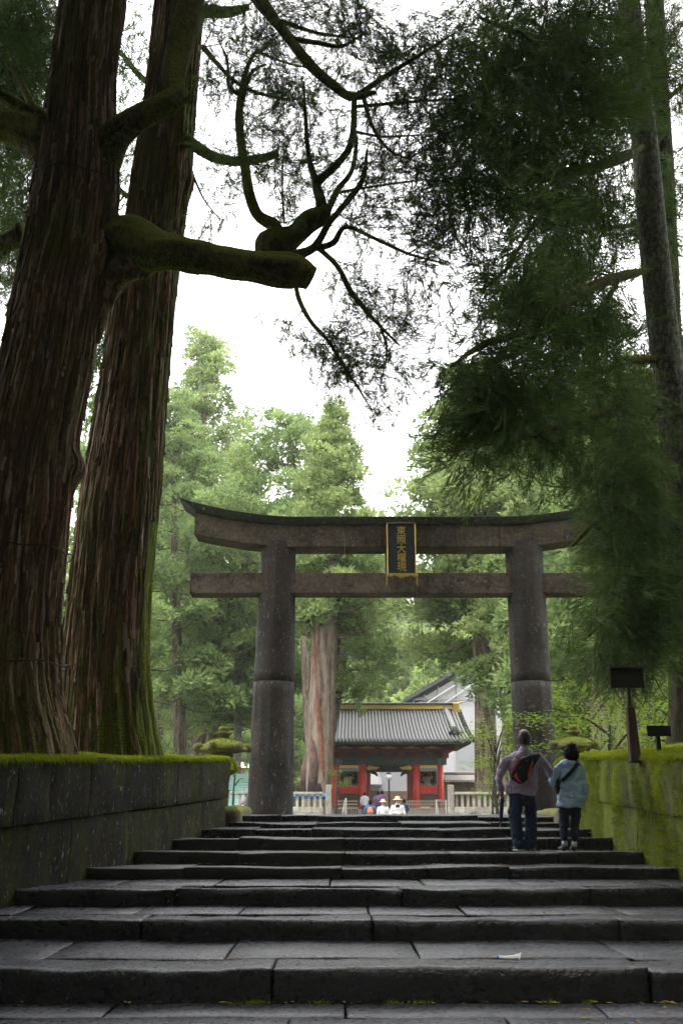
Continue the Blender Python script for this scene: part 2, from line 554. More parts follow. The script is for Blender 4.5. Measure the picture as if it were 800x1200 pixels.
M['bagblack'] = simple('black_bag', (0.012, 0.013, 0.018), 0.7, 0.3, 20, bmp=0.3)
M['bagred'] = simple('orange_red_trim', (0.85, 0.09, 0.035), 0.6, 0.1, 10, bmp=0)
M['green'] = simple('green_cord', (0.02, 0.35, 0.15), 0.6, 0.1, 10, bmp=0)
M['umbrella'] = simple('navy_umbrella', (0.02, 0.035, 0.12), 0.6, 0.2, 20, bmp=0.2)
M['sole'] = simple('pale_shoe_sole', (0.55, 0.55, 0.50), 0.7, 0.1, 10, bmp=0)
M['sock'] = simple('white_sock', (0.75, 0.75, 0.75), 0.9, 0.05, 10, bmp=0)
M['shoe'] = simple('dark_shoe', (0.03, 0.035, 0.045), 0.6, 0.2, 10, bmp=0.1)
M['paper'] = simple('white_paper', (0.75, 0.75, 0.78), 0.8, 0.05, 10, bmp=0)
M['blueplastic'] = simple('blue_plastic', (0.04, 0.20, 0.42), 0.5, 0.1, 8, bmp=0.1)
M['globe'] = simple('white_glass_globe', (0.8, 0.8, 0.82), 0.3, 0.05, 5, bmp=0)
M['purple'] = simple('purple_cloth', (0.20, 0.10, 0.24), 0.85, 0.15, 9, bmp=0.1)
M['whitecloth'] = simple('white_cloth', (0.66, 0.66, 0.68), 0.85, 0.1, 9, bmp=0.1)
M['navycloth'] = simple('navy_cloth', (0.05, 0.08, 0.16), 0.85, 0.2, 9, bmp=0.1)
M['straw'] = simple('straw_hat', (0.62, 0.48, 0.26), 0.8, 0.15, 20, bmp=0.2)
M['orange'] = simple('orange_cloth', (0.55, 0.16, 0.07), 0.8, 0.1, 9, bmp=0.1)
M['statue'] = simple('statue_cream', (0.50, 0.38, 0.28), 0.7, 0.35, 9, bmp=0.2)
M['statuered'] = simple('statue_red', (0.30, 0.05, 0.035), 0.7, 0.3, 9, bmp=0.2)
M['copperwire'] = simple('thin_red_wire', (0.30, 0.13, 0.10), 0.6, 0.1, 9, bmp=0)

def strip_mat():
    m, nt, b = newmat('peeling_bark_strip')
    at = N(nt, 'ShaderNodeAttribute', attribute_name='tint')
    c = ramp(nt, at.outputs['Fac'], [(0.0, (.06, .038, .024)), (.45, (.17, .105, .066)), (.75, (.30, .155, .092)), (1.0, (.52, .42, .33))])
    n = noise(nt, coords(nt, (1, 1, .15)), 30, 5, .7)
    c = mixc(nt, ramp(nt, n, [(.35, .75), (.6, 0.0)]), c, (.03, .02, .012))
    big = noise(nt, coords(nt, (1, 1, .35)), 1.3, 4, .6)
    c = mixc(nt, ramp(nt, big, [(0.50, 0.0), (0.66, 0.75)]), c, (.09, .095, .014))
    nt.links.new(c, b.inputs['Base Color'])
    b.inputs['Roughness'].default_value = .85
    b.inputs['Specular IOR Level'].default_value = .2
    bump(nt, n, .6, .02, b)
    return m
M['bark_strip'] = strip_mat()

def plaid_mat():
    m, nt, b = newmat('purple_plaid_shirt')
    tc = N(nt, 'ShaderNodeTexCoord')
    mp = N(nt, 'ShaderNodeMapping')
    mp.inputs['Scale'].default_value = (1, 1, 1)
    nt.links.new(tc.outputs['Object'], mp.inputs[0])
    def band(direction, sc):
        w = N(nt, 'ShaderNodeTexWave', wave_type='BANDS', bands_direction=direction)
        w.inputs['Scale'].default_value = sc
        w.inputs['Distortion'].default_value = 0.6
        nt.links.new(mp.outputs[0], w.inputs[0])
        return w.outputs['Fac']
    c = mixc(nt, ramp(nt, band('X', 17), [(0.4, 0.0), (0.6, 1.0)]), (0.20, 0.15, 0.33), (0.72, 0.66, 0.78))
    c = mixc(nt, ramp(nt, band('Z', 17), [(0.5, 0.0), (0.7, 0.65)]), c, (0.30, 0.16, 0.30))
    c = mixc(nt, ramp(nt, noise(nt, mp.outputs[0], 60, 2), [(0.5, 0.0), (0.62, 0.6)]), c, (0.72, 0.62, 0.66))
    nt.links.new(c, b.inputs['Base Color'])
    b.inputs['Roughness'].default_value = 0.85
    bump(nt, noise(nt, mp.outputs[0], 12, 4), 0.4, 0.02, b)
    return m
M['plaid'] = plaid_mat()

# ---------------------------------------------------------------- ground
ROWS = [  # nosing y, riser foot y (photo pixels), distance
    (1133, 1174, 7.86), (1076, 1106, 9.62), (1040, 1064, 11.1), (1015, 1033, 12.83), (998, 1012.5, 14.24),
    (982, 996, 15.7), (970.5, 980.5, 17.1), (963.5, 969, 18.2), (955.4, 962, 19.4)]
ZF = [P(400, a, d)[2] for a, b, d in ROWS]
ZB = [P(400, b, d)[2] for a, b, d in ROWS]
DD = [r[2] for r in ROWS]
LAND = ZB[0]
def tread_z(y):
    if y < DD[0]: return LAND
    for i in range(8):
        if y < DD[i + 1]:
            t = (y - DD[i]) / (DD[i + 1] - DD[i])
            return ZF[i] + (ZB[i + 1] - ZF[i]) * t
    return ZF[-1]
def XL(y): return -3.52 + (y - 10.4) * (1.50 / 7.9)      # face of the left retaining wall
XR = 4.08                                                 # face of the right one
WALL_END = 18.35

def sstep(a, b, x):
    t = np.clip((x - a) / (b - a), 0, 1)
    return t * t * (3 - 2 * t)

def gz(x, y):
    x = np.asarray(x, float); y = np.asarray(y, float)
    z = -1.55 + 1.2 * sstep(8, 19, y)
    z = np.where(y > 19, -0.35 + 0.32 * sstep(19, 20.0, y), z)
    z = z - 1.15 * sstep(29, 36, y) * (np.abs(x - 2.5) < 60)
    side = sstep(6, 14, np.abs(x - 1.0))
    z = z + side * (1.1 + 0.04 * np.abs(x)) * sstep(-30, 12, y) * (1 - 0.55 * sstep(30, 60, y))
    hill = sstep(85, 330, y) * 52 + sstep(25, 170, x) * 26 + sstep(40, 190, -x) * 30
    return z + hill + 0.25 * fbm(np.stack([x * .07, y * .07, x * 0], -1), 2) * side

def build_ground():
    xs = np.concatenate([np.linspace(-900, -60, 22), np.linspace(-55, 55, 90), np.linspace(60, 900, 22)])
    ys = np.concatenate([np.linspace(-500, -25, 12), np.linspace(-20, 100, 130), np.linspace(106, 1200, 50)])
    X, Y = np.meshgrid(xs, ys)
    Z = gz(X, Y)
    V = np.stack([X, Y, Z], -1).reshape(-1, 3)
    nx, ny = len(xs), len(ys)
    i, j = np.meshgrid(np.arange(nx - 1), np.arange(ny - 1))
    a = (j * nx + i).ravel()
    F = np.stack([a, a + 1, a + nx + 1, a + nx], 1)
    tag(np_mesh('ground', V, F, M['earth'], smooth=True), 'forest floor of earth and moss under the cedars', kind='structure')
build_ground()

# ---------------------------------------------------------------- stones
def stone(name, mat, parent, c0, c1, nd=(6, 3, 3), amp=0.012, rnd=0.03, topf=None, xsh=None, seed=0.0, jit=0.0):
    """an irregular block between opposite corners c0, c1 with rounded worn edges"""
    c0 = np.array(c0, float); c1 = np.array(c1, float)
    V, F, idx = [], [], {}
    nx, ny, nz = nd
    def ax(n, L):
        r = min(rnd / max(L, 1e-3), 0.25)
        inner = np.linspace(r, 1 - r, max(n - 1, 2))
        return np.concatenate([[0], inner, [1]])
    ux, uy, uz = ax(nx, c1[0] - c0[0]), ax(ny, c1[1] - c0[1]), ax(nz, c1[2] - c0[2])
    def vid(i, j, k):
        key = (i, j, k)
        if key not in idx:
            idx[key] = len(V)
            V.append((ux[i], uy[j], uz[k]))
        return idx[key]
    A, B, C_ = len(ux) - 1, len(uy) - 1, len(uz) - 1
    for i in range(A):
        for j in range(B):
            F.append((vid(i, j, 0), vid(i, j + 1, 0), vid(i + 1, j + 1, 0), vid(i + 1, j, 0)))
            F.append((vid(i, j, C_), vid(i + 1, j, C_), vid(i + 1, j + 1, C_), vid(i, j + 1, C_)))
    for i in range(A):
        for k in range(C_):
            F.append((vid(i, 0, k), vid(i + 1, 0, k), vid(i + 1, 0, k + 1), vid(i, 0, k + 1)))
            F.append((vid(i, B, k), vid(i, B, k + 1), vid(i + 1, B, k + 1), vid(i + 1, B, k)))
    for j in range(B):
        for k in range(C_):
            F.append((vid(0, j, k), vid(0, j, k + 1), vid(0, j + 1, k + 1), vid(0, j + 1, k)))
            F.append((vid(A, j, k), vid(A, j + 1, k), vid(A, j + 1, k + 1), vid(A, j, k + 1)))
    U = np.array(V)
    L = c1 - c0
    Pw = c0 + U * L
    # round the edges: pull vertices lying on two or more faces inwards
    on = (U < 1e-6).astype(float) + (U > 1 - 1e-6) * 1.0
    sgn = np.where(U < 1e-6, 1.0, np.where(U > 1 - 1e-6, -1.0, 0.0))
    cnt = on.sum(1)
    pull = np.where(cnt >= 2, 1.0, 0.0)[:, None] * sgn * np.array([.3, 1, 1]) * rnd * (0.45 + 0.25 * vnoise(Pw * 2.3 + seed))[:, None]
    Pw = Pw + pull
    d = np.stack([fbm(Pw * 2.1 + seed, 4), fbm(Pw * 2.1 + 31 + seed, 4), fbm(Pw * 2.1 + 67 + seed, 4)], 1) * amp
    d[:, 0] *= 0.5
    Pw = Pw + d
    if jit:
        Pw = Pw + (np.array([0, 1, 1]) * jit * math.sin(seed * 12.9))
    if topf is not None:
        Pw[:, 2] += topf(Pw[:, 0], Pw[:, 1]) * np.clip(U[:, 2] * 3 - 2, 0, 1)
    if xsh is not None:
        Pw = xsh(Pw)
    return np_mesh(name, Pw, np.array(F), mat, parent, smooth=True)

def build_stairs():
    st = setting('stone_staircase', 'broad flight of nine worn grey stone steps rising to the stone gateway')
    R = np.random.default_rng(11)
    joints = {0: [319, 760], 1: [166, 436, 724], 2: [205, 470, 690], 3: [115, 215, 400, 501, 597], 4: [168, 280, 404, 528, 655],
              5: [280, 404, 560, 640], 6: [300, 365, 520, 610], 7: [370, 470, 575], 8: [330, 450, 560]}
    for i, (yf, yb, D) in enumerate(ROWS):
        zf, zb = ZF[i], ZB[i]
        xl = XL(D) - 0.15 if D > 10 else -6.0
        xr = XR + 0.12 if D > 10 else 6.5
        if i == 8:
            xl, xr = P(283, 955, D)[0], P(648, 955, D)[0]
        if i == 7:
            xl = P(268, 963, D)[0]
        xs = [xl] + [P(j, yf, D)[0] for j in joints[i] if xl + .3 < P(j, yf, D)[0] < xr - .3] + [xr]
        if i < 2:
            xs = [xl, -4.9 + .4 * i] + xs[1:-1] + [5.4 - .3 * i, xr]
        nxt = DD[i + 1] if i < 8 else D + 1.0
        zn = ZB[i + 1] if i < 8 else zf
        depth = nxt - D
        front = min(0.62, depth * 0.55) if i < 3 else depth + 0.06
        slope = (zn - zf) / depth
        for k in range(len(xs) - 1):
            a, b = xs[k] + 0.003, xs[k + 1] - 0.003
            dz = R.uniform(-0.008, 0.008)
            dy = R.uniform(-0.02, 0.02)
            amp = 0.013 if i < 3 else 0.010
            def topf(x, y, D=D, zf=zf, sd=k * 1.7 + i):
                return 0.018 * vnoise(np.stack([x * 1.1 + sd, y * 1.1, x * 0], -1)) - 0.012
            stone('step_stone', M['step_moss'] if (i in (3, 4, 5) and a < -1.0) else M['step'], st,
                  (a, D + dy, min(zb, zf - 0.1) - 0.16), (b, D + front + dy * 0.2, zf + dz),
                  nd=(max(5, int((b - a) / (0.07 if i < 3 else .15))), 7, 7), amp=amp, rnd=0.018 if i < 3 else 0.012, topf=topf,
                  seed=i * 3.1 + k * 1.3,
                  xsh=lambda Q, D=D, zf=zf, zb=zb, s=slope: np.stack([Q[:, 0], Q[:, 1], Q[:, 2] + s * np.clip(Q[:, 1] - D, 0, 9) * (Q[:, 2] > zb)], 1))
        if i < 3:       # backing slabs of the deep treads
            x = xl
            y0 = D + front + 0.012
            k = 0
            while x < xr:
                w = R.uniform(0.9, 1.7)
                b = min(x + w, xr)
                if b - x > 0.2:
                    zz = zf + slope * (front) + R.uniform(-0.012, -0.002)
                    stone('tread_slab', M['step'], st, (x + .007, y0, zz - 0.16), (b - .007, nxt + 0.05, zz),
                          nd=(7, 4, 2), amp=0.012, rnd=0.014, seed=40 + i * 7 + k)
                x = b
                k += 1
    # paving at the foot
    y1 = DD[0] - 0.02
    rows = [0.52, 0.62, 0.58, 0.7, 0.7, 0.75]
    row_j = {0: [110, 450 + 0, 492], 1: [235, 570]}
    y = y1
    for r, dpt in enumerate(rows):
        x = -6.5 + R.uniform(-.5, 0)
        k = 0
        while x < 6.5:
            w = R.uniform(1.0, 2.3)
            zz = LAND + R.uniform(-0.008, 0.004) - 0.003
            sk_ = R.uniform(-0.12, 0.12)
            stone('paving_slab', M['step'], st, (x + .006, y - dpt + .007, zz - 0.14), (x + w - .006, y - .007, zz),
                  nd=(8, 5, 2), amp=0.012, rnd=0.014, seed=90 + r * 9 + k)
            x += w
            k += 1
        y -= dpt
    # platform under the torii
    for r in range(5):
        x = -5.0
        y0 = DD[-1] + 1.0 + r * 1.7
        while x < 7.5:
            w = R.uniform(1.4, 2.4)
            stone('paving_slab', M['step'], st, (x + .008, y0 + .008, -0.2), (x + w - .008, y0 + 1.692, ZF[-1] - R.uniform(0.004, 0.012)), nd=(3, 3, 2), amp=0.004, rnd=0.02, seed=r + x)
            x += w
build_stairs()

# ---------------------------------------------------------------- retaining walls
def zline(pts):
    """piecewise (D, photo y, photo x) -> z as a function of D"""
    d = [p[0] for p in pts]
    z = [P(p[1], p[2], p[0])[2] for p in pts]
    return lambda y: float(np.interp(y, d, z, left=z[0] + (z[1] - z[0]) / (d[1] - d[0]) * (max(y, 2) - d[0]), right=z[-1]))

LT = zline([(10.4, 0, 889), (18.35, 270, 889)])
LM = zline([(10.4, 0, 972), (18.35, 270, 935)])
RT = zline([(12.4, 800, 886), (18.35, 686, 886)])
RM = zline([(12.4, 800, 958), (18.35, 686, 932)])

def build_wall(side):
    left = side < 0
    R = np.random.default_rng(5 if left else 6)
    w = thing('retaining_wall',
              'dark lichen-spotted stone retaining wall left of the steps, below the two huge trunks' if left else
              'bright green moss-covered stone retaining wall to the right of the steps',
              'stone wall', ((XL(18) - .5) if left else XR + .5, 15, 0))
    face = (lambda y: XL(y)) if left else (lambda y: XR)
    T, Mi = (LT, LM) if left else (RT, RM)
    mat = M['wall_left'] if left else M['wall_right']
    def course(ys, zt, zb, off, th, nz):
        for k in range(len(ys) - 1):
            a, b = ys[k] + .004, ys[k + 1] - .004
            jut = R.uniform(-0.006, 0.006)
            tj = R.uniform(-0.012, 0.012)
            def sh(Q, a=a, b=b, jut=jut, tj=tj):
                y = a + (b - a) * Q[:, 1]
                top = np.array([zt(v) for v in y]) + tj
                bot = np.array([zb(v) for v in y])
                fx = np.array([face(v) for v in y])
                s = -1 if left else 1
                x = fx + s * (off + jut + Q[:, 0])
                z = bot + (top - bot) * Q[:, 2]
                nn = fbm(np.stack([y * 2.2, z * 2.2, x * 0 + off * 7], -1), 4) * 0.035
                edge = np.minimum(np.minimum((y - a), (b - y)) / 0.05, np.minimum(z - bot, top - z) / 0.06)
                ins = (1 - np.clip(edge, 0, 1)) ** 2 * 0.007
                fr = (Q[:, 0] < 0.05)
                x = x + s * np.where(fr, nn + ins, 0)
                return np.stack([x, y, z], 1)
            stone('wall_stone', mat, w, (0, 0, 0), (th, 1, 1), nd=(2, max(6, int((b - a) / .1)), nz), amp=0.0, rnd=0.0001, xsh=sh, seed=k)
    if left:
        yu = [3.0, 5.2, 7.4, 9.3] + [solve_face(-1, x) for x in (22, 63, 107, 149, 210)] + [WALL_END]
        yl = [3.0, 6.1, 8.2, 10.6] + [solve_face(-1, x) for x in (95, 160, 217, 245)] + [WALL_END - 0.05]
    else:
        yu = [3.0, 5.5, 8.0, 10.2] + [solve_face(1, x) for x in (794, 765, 730, 702)] + [WALL_END]
        yl = [3.0, 6.4, 9.1, 11.6] + [solve_face(1, x) for x in (778, 735, 712, 695)] + [WALL_END - 0.05]
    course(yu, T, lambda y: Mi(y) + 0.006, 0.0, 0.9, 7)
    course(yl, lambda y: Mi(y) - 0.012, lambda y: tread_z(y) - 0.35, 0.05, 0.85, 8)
    # dark backing so that no joint opens onto daylight
    mb = MB()
    s = -1 if left else 1
    for a, b in zip(yu[:-1], yu[1:]):
        p = [(face(a) + s * .2, a), (face(b) + s * .2, b), (face(b) + s * .8, b), (face(a) + s * .8, a)]
        za, zb_ = T(a) - .08, T(b) - .08
        bot = [(x, y, tread_z(y) - .4) for x, y in p]
        mb.hexa(bot + [(p[0][0], a, za), (p[1][0], b, zb_), (p[2][0], b, zb_), (p[3][0], a, za)])
    mb.build('rubble_core', M['dark'], w)
    return w

def solve_face(side, px):
    lo, hi = 4.0, 18.3
    for _ in range(40):
        m = (lo + hi) / 2
        x = XL(m) if side < 0 else XR
        T = LT if side < 0 else RT
        a = m * math.cos(TH) + (T(m) - CZ) * math.sin(TH)
        q = 400 + x / a * FPX
        if (q < px) == (side < 0): lo = m
        else: hi = m
    return (lo + hi) / 2
build_wall(-1)
build_wall(1)

# moss banks on top of the walls
def bank_z(side, x, y):
    T = LT if side < 0 else RT
    face = np.array([XL(v) if side < 0 else XR for v in np.ravel(y)]).reshape(np.shape(y))
    t = np.array([T(v) for v in np.ravel(y)]).reshape(np.shape(y))
    d = np.abs(x - face)
    rise = (0.05 if side < 0 else 0.11) * np.maximum(d - 0.25, 0)
    rise = np.minimum(rise, 0.9)
    n = 0.05 * fbm(np.stack([x * 1.5, y * 1.5, x * 0], -1), 3)
    fall = sstep(WALL_END + 0.1, WALL_END + 3.5, y)
    return t + rise + n * np.clip(d * 2, 0.15, 1) + 0.015 - fall * (t + 0.05) * (1 if side < 0 else 0.5)

def build_bank(side):
    ys = np.concatenate([np.linspace(1, 8, 24), np.linspace(8.1, WALL_END, 130), np.linspace(WALL_END + .1, WALL_END + 6, 24)])
    ds = np.concatenate([np.linspace(-0.02, 1.5, 24), np.linspace(1.6, 14, 36)])
    Y, Dm = np.meshgrid(ys, ds, indexing='ij')
    F0 = np.vectorize(lambda v: XL(min(v, WALL_END)) if side < 0 else XR)(Y)
    back = np.clip((Y - WALL_END) * .25, 0, 1)
    X = F0 + side * (Dm + back)
    Z = bank_z(side, X, Y)
    lip = Dm < 0.0
    V = np.stack([X, Y, Z - 0.03 * lip], -1).reshape(-1, 3)
    ny, nx = Y.shape
    i, j = np.meshgrid(np.arange(nx - 1), np.arange(ny - 1))
    a = (j * nx + i).ravel()
    F = np.stack([a, a + 1, a + nx + 1, a + nx], 1)
    tag(np_mesh('moss_bank', V, F, M['moss'], smooth=True),
        'mossy ground behind the left stone wall around the trunks' if side < 0 else 'bright moss slope behind the right stone wall', kind='structure')
    # short moss fronds over the bank and hanging over the wall's edge
    n = 70000
    y = rng.uniform(7, WALL_END + 1.0, n)
    d = np.abs(rng.normal(0, 0.5, n)) + rng.uniform(-0.03, 0.1, n)
    d = np.where(rng.random(n) < .28, rng.uniform(-.03, .03, n), d)
    far = rng.random(n) < 0.35
    d = np.where(far, rng.uniform(0, 4, n), d)
    fx = np.array([XL(min(v, WALL_END)) for v in y]) if side < 0 else np.full(n, XR)
    x = fx + side * d
    z = bank_z(side, x, y)
    L = rng.uniform(0.02, 0.05, n)
    az = rng.uniform(0, 2 * PI, n)
    tilt = rng.uniform(0.1, 1.1, n)
    dr = np.stack([np.cos(az) * np.sin(tilt), np.sin(az) * np.sin(tilt), np.cos(tilt)], 1)
    edge = d < 0.03
    dr[edge, 0] = -side * 0.5
    dr[edge, 2] = -rng.uniform(0.2, 1, edge.sum())
    L = np.where(edge, L * rng.uniform(1.0, 2.6, n), L)
    p = np.stack([x, y, z - 0.004], 1)
    sd_ = np.cross(dr, rng.normal(size=(n, 3)))
    sd_ /= np.linalg.norm(sd_, axis=1)[:, None] + 1e-9
    w = 0.0065
    V = np.stack([p - sd_ * w, p + sd_ * w, p + dr * L[:, None]], 1).reshape(-1, 3)
    F = np.arange(3 * n).reshape(-1, 3)
    t = np.repeat(np.clip(rng.random(n) * 0.6 + 0.3 * (fbm(p * 1.2, 2) + .5), 0, 1), 3)
    tag(np_mesh('moss', V, F, M['mossblade'], tint=t),
        'soft moss fringe on top of the left wall' if side < 0 else 'yellow-green moss fringe on top of the right wall', kind='stuff')
build_bank(-1)
build_bank(1)

def leaf_litter():
    r = np.random.default_rng(91)
    n = 2600
    y = r.uniform(6.6, 19.3, n)
    clus = np.array([r.uniform(-5, 6, 60), r.uniform(6.6, 15, 60)]).T
    x = r.uniform(-5.5, 6, n)
    k = r.integers(0, 60, n); m = r.random(n) < .45
    x = np.where(m, clus[k, 0] + r.normal(size=n) * .25, x)
    y = np.where(m, clus[k, 1] + r.normal(size=n) * .12, y)
    near_foot = r.random(n) < .35          # gathered at the foot of the risers
    f = np.array(DD)[r.integers(0, 6, n)]
    y = np.where(near_foot, f - np.abs(r.normal(0, .05, n)) - .03, y)
    ok = (y > 6.5) & (x > np.array([XL(v) for v in y]) + .05) & (x < XR - .05)
    x, y = x[ok], y[ok]; n = len(x)
    z = np.array([tread_z(v) for v in y]) + .008
    L = r.uniform(.012, .045, n)
    a = r.uniform(0, PI, n)
    d = np.stack([np.cos(a), np.sin(a), r.uniform(-.05, .1, n)], 1)
    s_ = np.stack([-np.sin(a), np.cos(a), np.zeros(n)], 1)
    p = np.stack([x, y, z], 1)
    V = np.stack([p - d * L[:, None], p - s_ * (L * .22)[:, None] + [0, 0, .003], p + d * L[:, None], p + s_ * (L * .22)[:, None]], 1).reshape(-1, 3)
    F = np.arange(4 * n).reshape(-1, 4)
    mt = leaf_mat('fallen_leaf', (.10, .05, .02), (.42, .28, .10), .1, .8)
    tag(np_mesh('leaf_litter', V, F, mt, tint=np.repeat(r.random(n), 4)), 'brown fallen needles and leaf bits scattered on the steps', kind='stuff')
leaf_litter()

def joint_moss():
    r = np.random.default_rng(17)
    cl = [(X_(295, 1172, DD[0]), DD[0] - .03, 1), (X_(305, 1172, DD[0]), DD[0] - .02, 1), (X_(492, 1176, DD[0]), DD[0] - .03, 1), (X_(690, 1174, DD[0]), DD[0] - .02, .6)]
    for i in range(26):
        k = r.integers(0, 4)
        cl.append((r.uniform(-4, 4.5), DD[k] - .02, r.uniform(.3, .7)))
    Vs = []
    for x, y, k in cl:
        m = int(60 * k)
        p = np.stack([x + r.normal(size=m) * .06 * k, y - np.abs(r.normal(size=m)) * .015, np.full(m, tread_z(y) - .002)], 1)
        d = r.normal(size=(m, 3)); d[:, 2] = np.abs(d[:, 2]) + .3; d /= np.linalg.norm(d, axis=1)[:, None]
        q = np.cross(d, r.normal(size=(m, 3))); q /= np.linalg.norm(q, axis=1)[:, None]
        Vs.append(np.stack([p - q * .004, p + q * .004, p + d * r.uniform(.015, .04, (m, 1))], 1).reshape(-1, 3))
    V = np.concatenate(Vs)
    tag(np_mesh('joint_moss', V, np.arange(len(V)).reshape(-1, 3), M['mossblade'], tint=r.uniform(.1, .8, len(V))), 'little green moss tufts in the joints at the foot of the risers', kind='stuff')
def X_(px, py, D): return P(px, py, D)[0]
joint_moss()

# ---------------------------------------------------------------- foliage templates 
def spray_template(seed, L=0.50, n_side=18, w=0.0078):
    """a drooping cedar branchlet: an axis with alternating straight cords, as slim folded blades"""
    r = np.random.default_rng(seed)
    V, F = [], []
    def blade(p, d, l, wd):
        d = d / np.linalg.norm(d)
        s = np.cross(d, r.normal(size=3)); s /= np.linalg.norm(s)
        i = len(V)
        m = p + d * l * 0.4
        V.extend([p, m - s * wd, p + d * l, m + s * wd])
        F.extend([(i, i + 1, i + 2), (i, i + 2, i + 3)])
    def axis(t):
        return np.array([t * L, 0, -0.24 * L * t * t])
    blade(axis(0), axis(1) - axis(0), L * 1.05, w * 1.1)
    for k in range(n_side):
        t = (k + .6) / n_side
        s = 1 if k % 2 else -1
        ang = r.uniform(0.22, 0.6)
        d = np.array([math.cos(ang), s * math.sin(ang) * r.uniform(.5, 1), r.uniform(-0.45, 0.5)])
        blade(axis(t), d, r.uniform(0.30, 0.55) * L * (1.15 - 0.6 * t), w * r.uniform(.8, 1.2))
    return np.array(V), np.array(F)
SPRAYS = [spray_template(i) for i in range(8)]

def clump_template(seed, n=150, ll=0.40, lw=0.085):
    """a rounded tuft, unit radius: leaf blades pointing out of the upper shell of a flattened ball"""
    r = np.random.default_rng(seed)
    u = r.normal(size=(n, 3))
    u[:, 2] = np.abs(u[:, 2]) * 1.0 - 0.35
    u /= np.linalg.norm(u, axis=1)[:, None]
    sh = 1 + 0.3 * vnoise(u * 2.2 + seed * 5)
    rad = (r.uniform(0.5, 1.0, n) ** 0.5 * sh)[:, None]
    p = u * rad * np.array([1, 1, 0.6])
    d = u + r.normal(size=(n, 3)) * 0.45 + np.array([0, 0, 0.25])
    d /= np.linalg.norm(d, axis=1)[:, None]
    s = np.cross(d, r.normal(size=(n, 3)))
    s /= np.linalg.norm(s, axis=1)[:, None]
    l = r.uniform(0.5, 1.0, n)[:, None] * ll
    V = np.stack([p - s * lw, p + s * lw, p + d * l], 1).reshape(-1, 3)
    return V, np.arange(3 * n).reshape(-1, 3)
CLUMPS = [clump_template(i, 120) for i in range(5)]
CLUMPS_LO = [clump_template(20 + i, 70, 0.5, 0.13) for i in range(4)]

def rot_from_dir(d, roll):
    """matrices whose x axis is d (n,3)"""
    d = d / (np.linalg.norm(d, axis=1)[:, None] + 1e-9)
    up = np.tile([0, 0, 1.0], (len(d), 1))
    y = np.cross(up, d)
    nn = np.linalg.norm(y, axis=1)
    y[nn < 1e-3] = (0, 1, 0)
    y /= np.linalg.norm(y, axis=1)[:, None]
    z = np.cross(d, y)
    c, s = np.cos(roll)[:, None], np.sin(roll)[:, None]
    y2 = y * c + z * s
    z2 = -y * s + z * c
    return np.stack([d, y2, z2], 2)

def scatter(templates, pos_, dirs, scale, tint, rg, flat=None):
    """merge template copies; returns V, F, tint"""
    n = len(pos_)
    k = rg.integers(0, len(templates), n)
    Rm = rot_from_dir(dirs, rg.uniform(-0.6, 0.6, n))
    Vs, Fs, Ts, off = [], [], [], 0
    for t in range(len(templates)):
        m = np.where(k == t)[0]
        if not len(m): continue
        tv, tf = templates[t]
        sc = scale[m][:, None, None] if scale.ndim == 1 else scale[m][:, None, :]
        V = np.einsum('nij,nvj->nvi', Rm[m], np.broadcast_to(tv[None], (len(m),) + tv.shape) * sc) + pos_[m][:, None, :]
        F = tf[None] + (np.arange(len(m)) * len(tv))[:, None, None] + off
        Vs.append(V.reshape(-1, 3)); Fs.append(F.reshape(-1, 3))
        nf = len(tv)
        tn = tint[m][:, None] + rg.uniform(-0.22, 0.22, (len(m), nf // 3 if nf % 3 == 0 else nf)).repeat(3 if nf % 3 == 0 else 1, axis=1)
        Ts.append(np.clip(tn, 0, 1).ravel())
        off += len(m) * len(tv)
    return np.concatenate(Vs), np.concatenate(Fs), np.concatenate(Ts)

def grow(skel, targets, rg, step=0.45, sag=0.12):
    """skel: list of node polylines (k,3). Each target joins the nearest node by a bent twig.
    returns nodes, parent index, list of twig end nodes"""
    pos_, par = [], []
    for pl in skel:
        for i, p in enumerate(pl):
            pos_.append(p); par.append(len(pos_) - 2 if i else -1)
    nsk = len(pos_)
    A = np.array(pos_)
    d0 = np.array([np.min(np.linalg.norm(A - t, axis=1)) for t in targets])
    buf = np.zeros((nsk + len(targets) * 12 + 10, 3))
    buf[:nsk] = A
    n = nsk
    ends = []
    for ti in np.argsort(d0):
        t = targets[ti]
        dist = np.linalg.norm(buf[:n] - t, axis=1)
        j = int(np.argmin(dist))
        L = dist[j]
        k = min(8, max(1, int(L / step)))
        a = buf[j].copy()
        bend = rg.normal(size=3) * L * 0.10 + np.array([0, 0, L * sag])
        last = j
        for q in range(1, k + 1):
            u = q / k
            p = a + (t - a) * u + bend * math.sin(PI * u) + rg.normal(size=3) * 0.03 * (q < k)
            buf[n] = p
            pos_.append(p); par.append(last)
            last = n
            n += 1
        ends.append(last)
    return buf[:n].copy(), np.array(par), np.array(ends), nsk

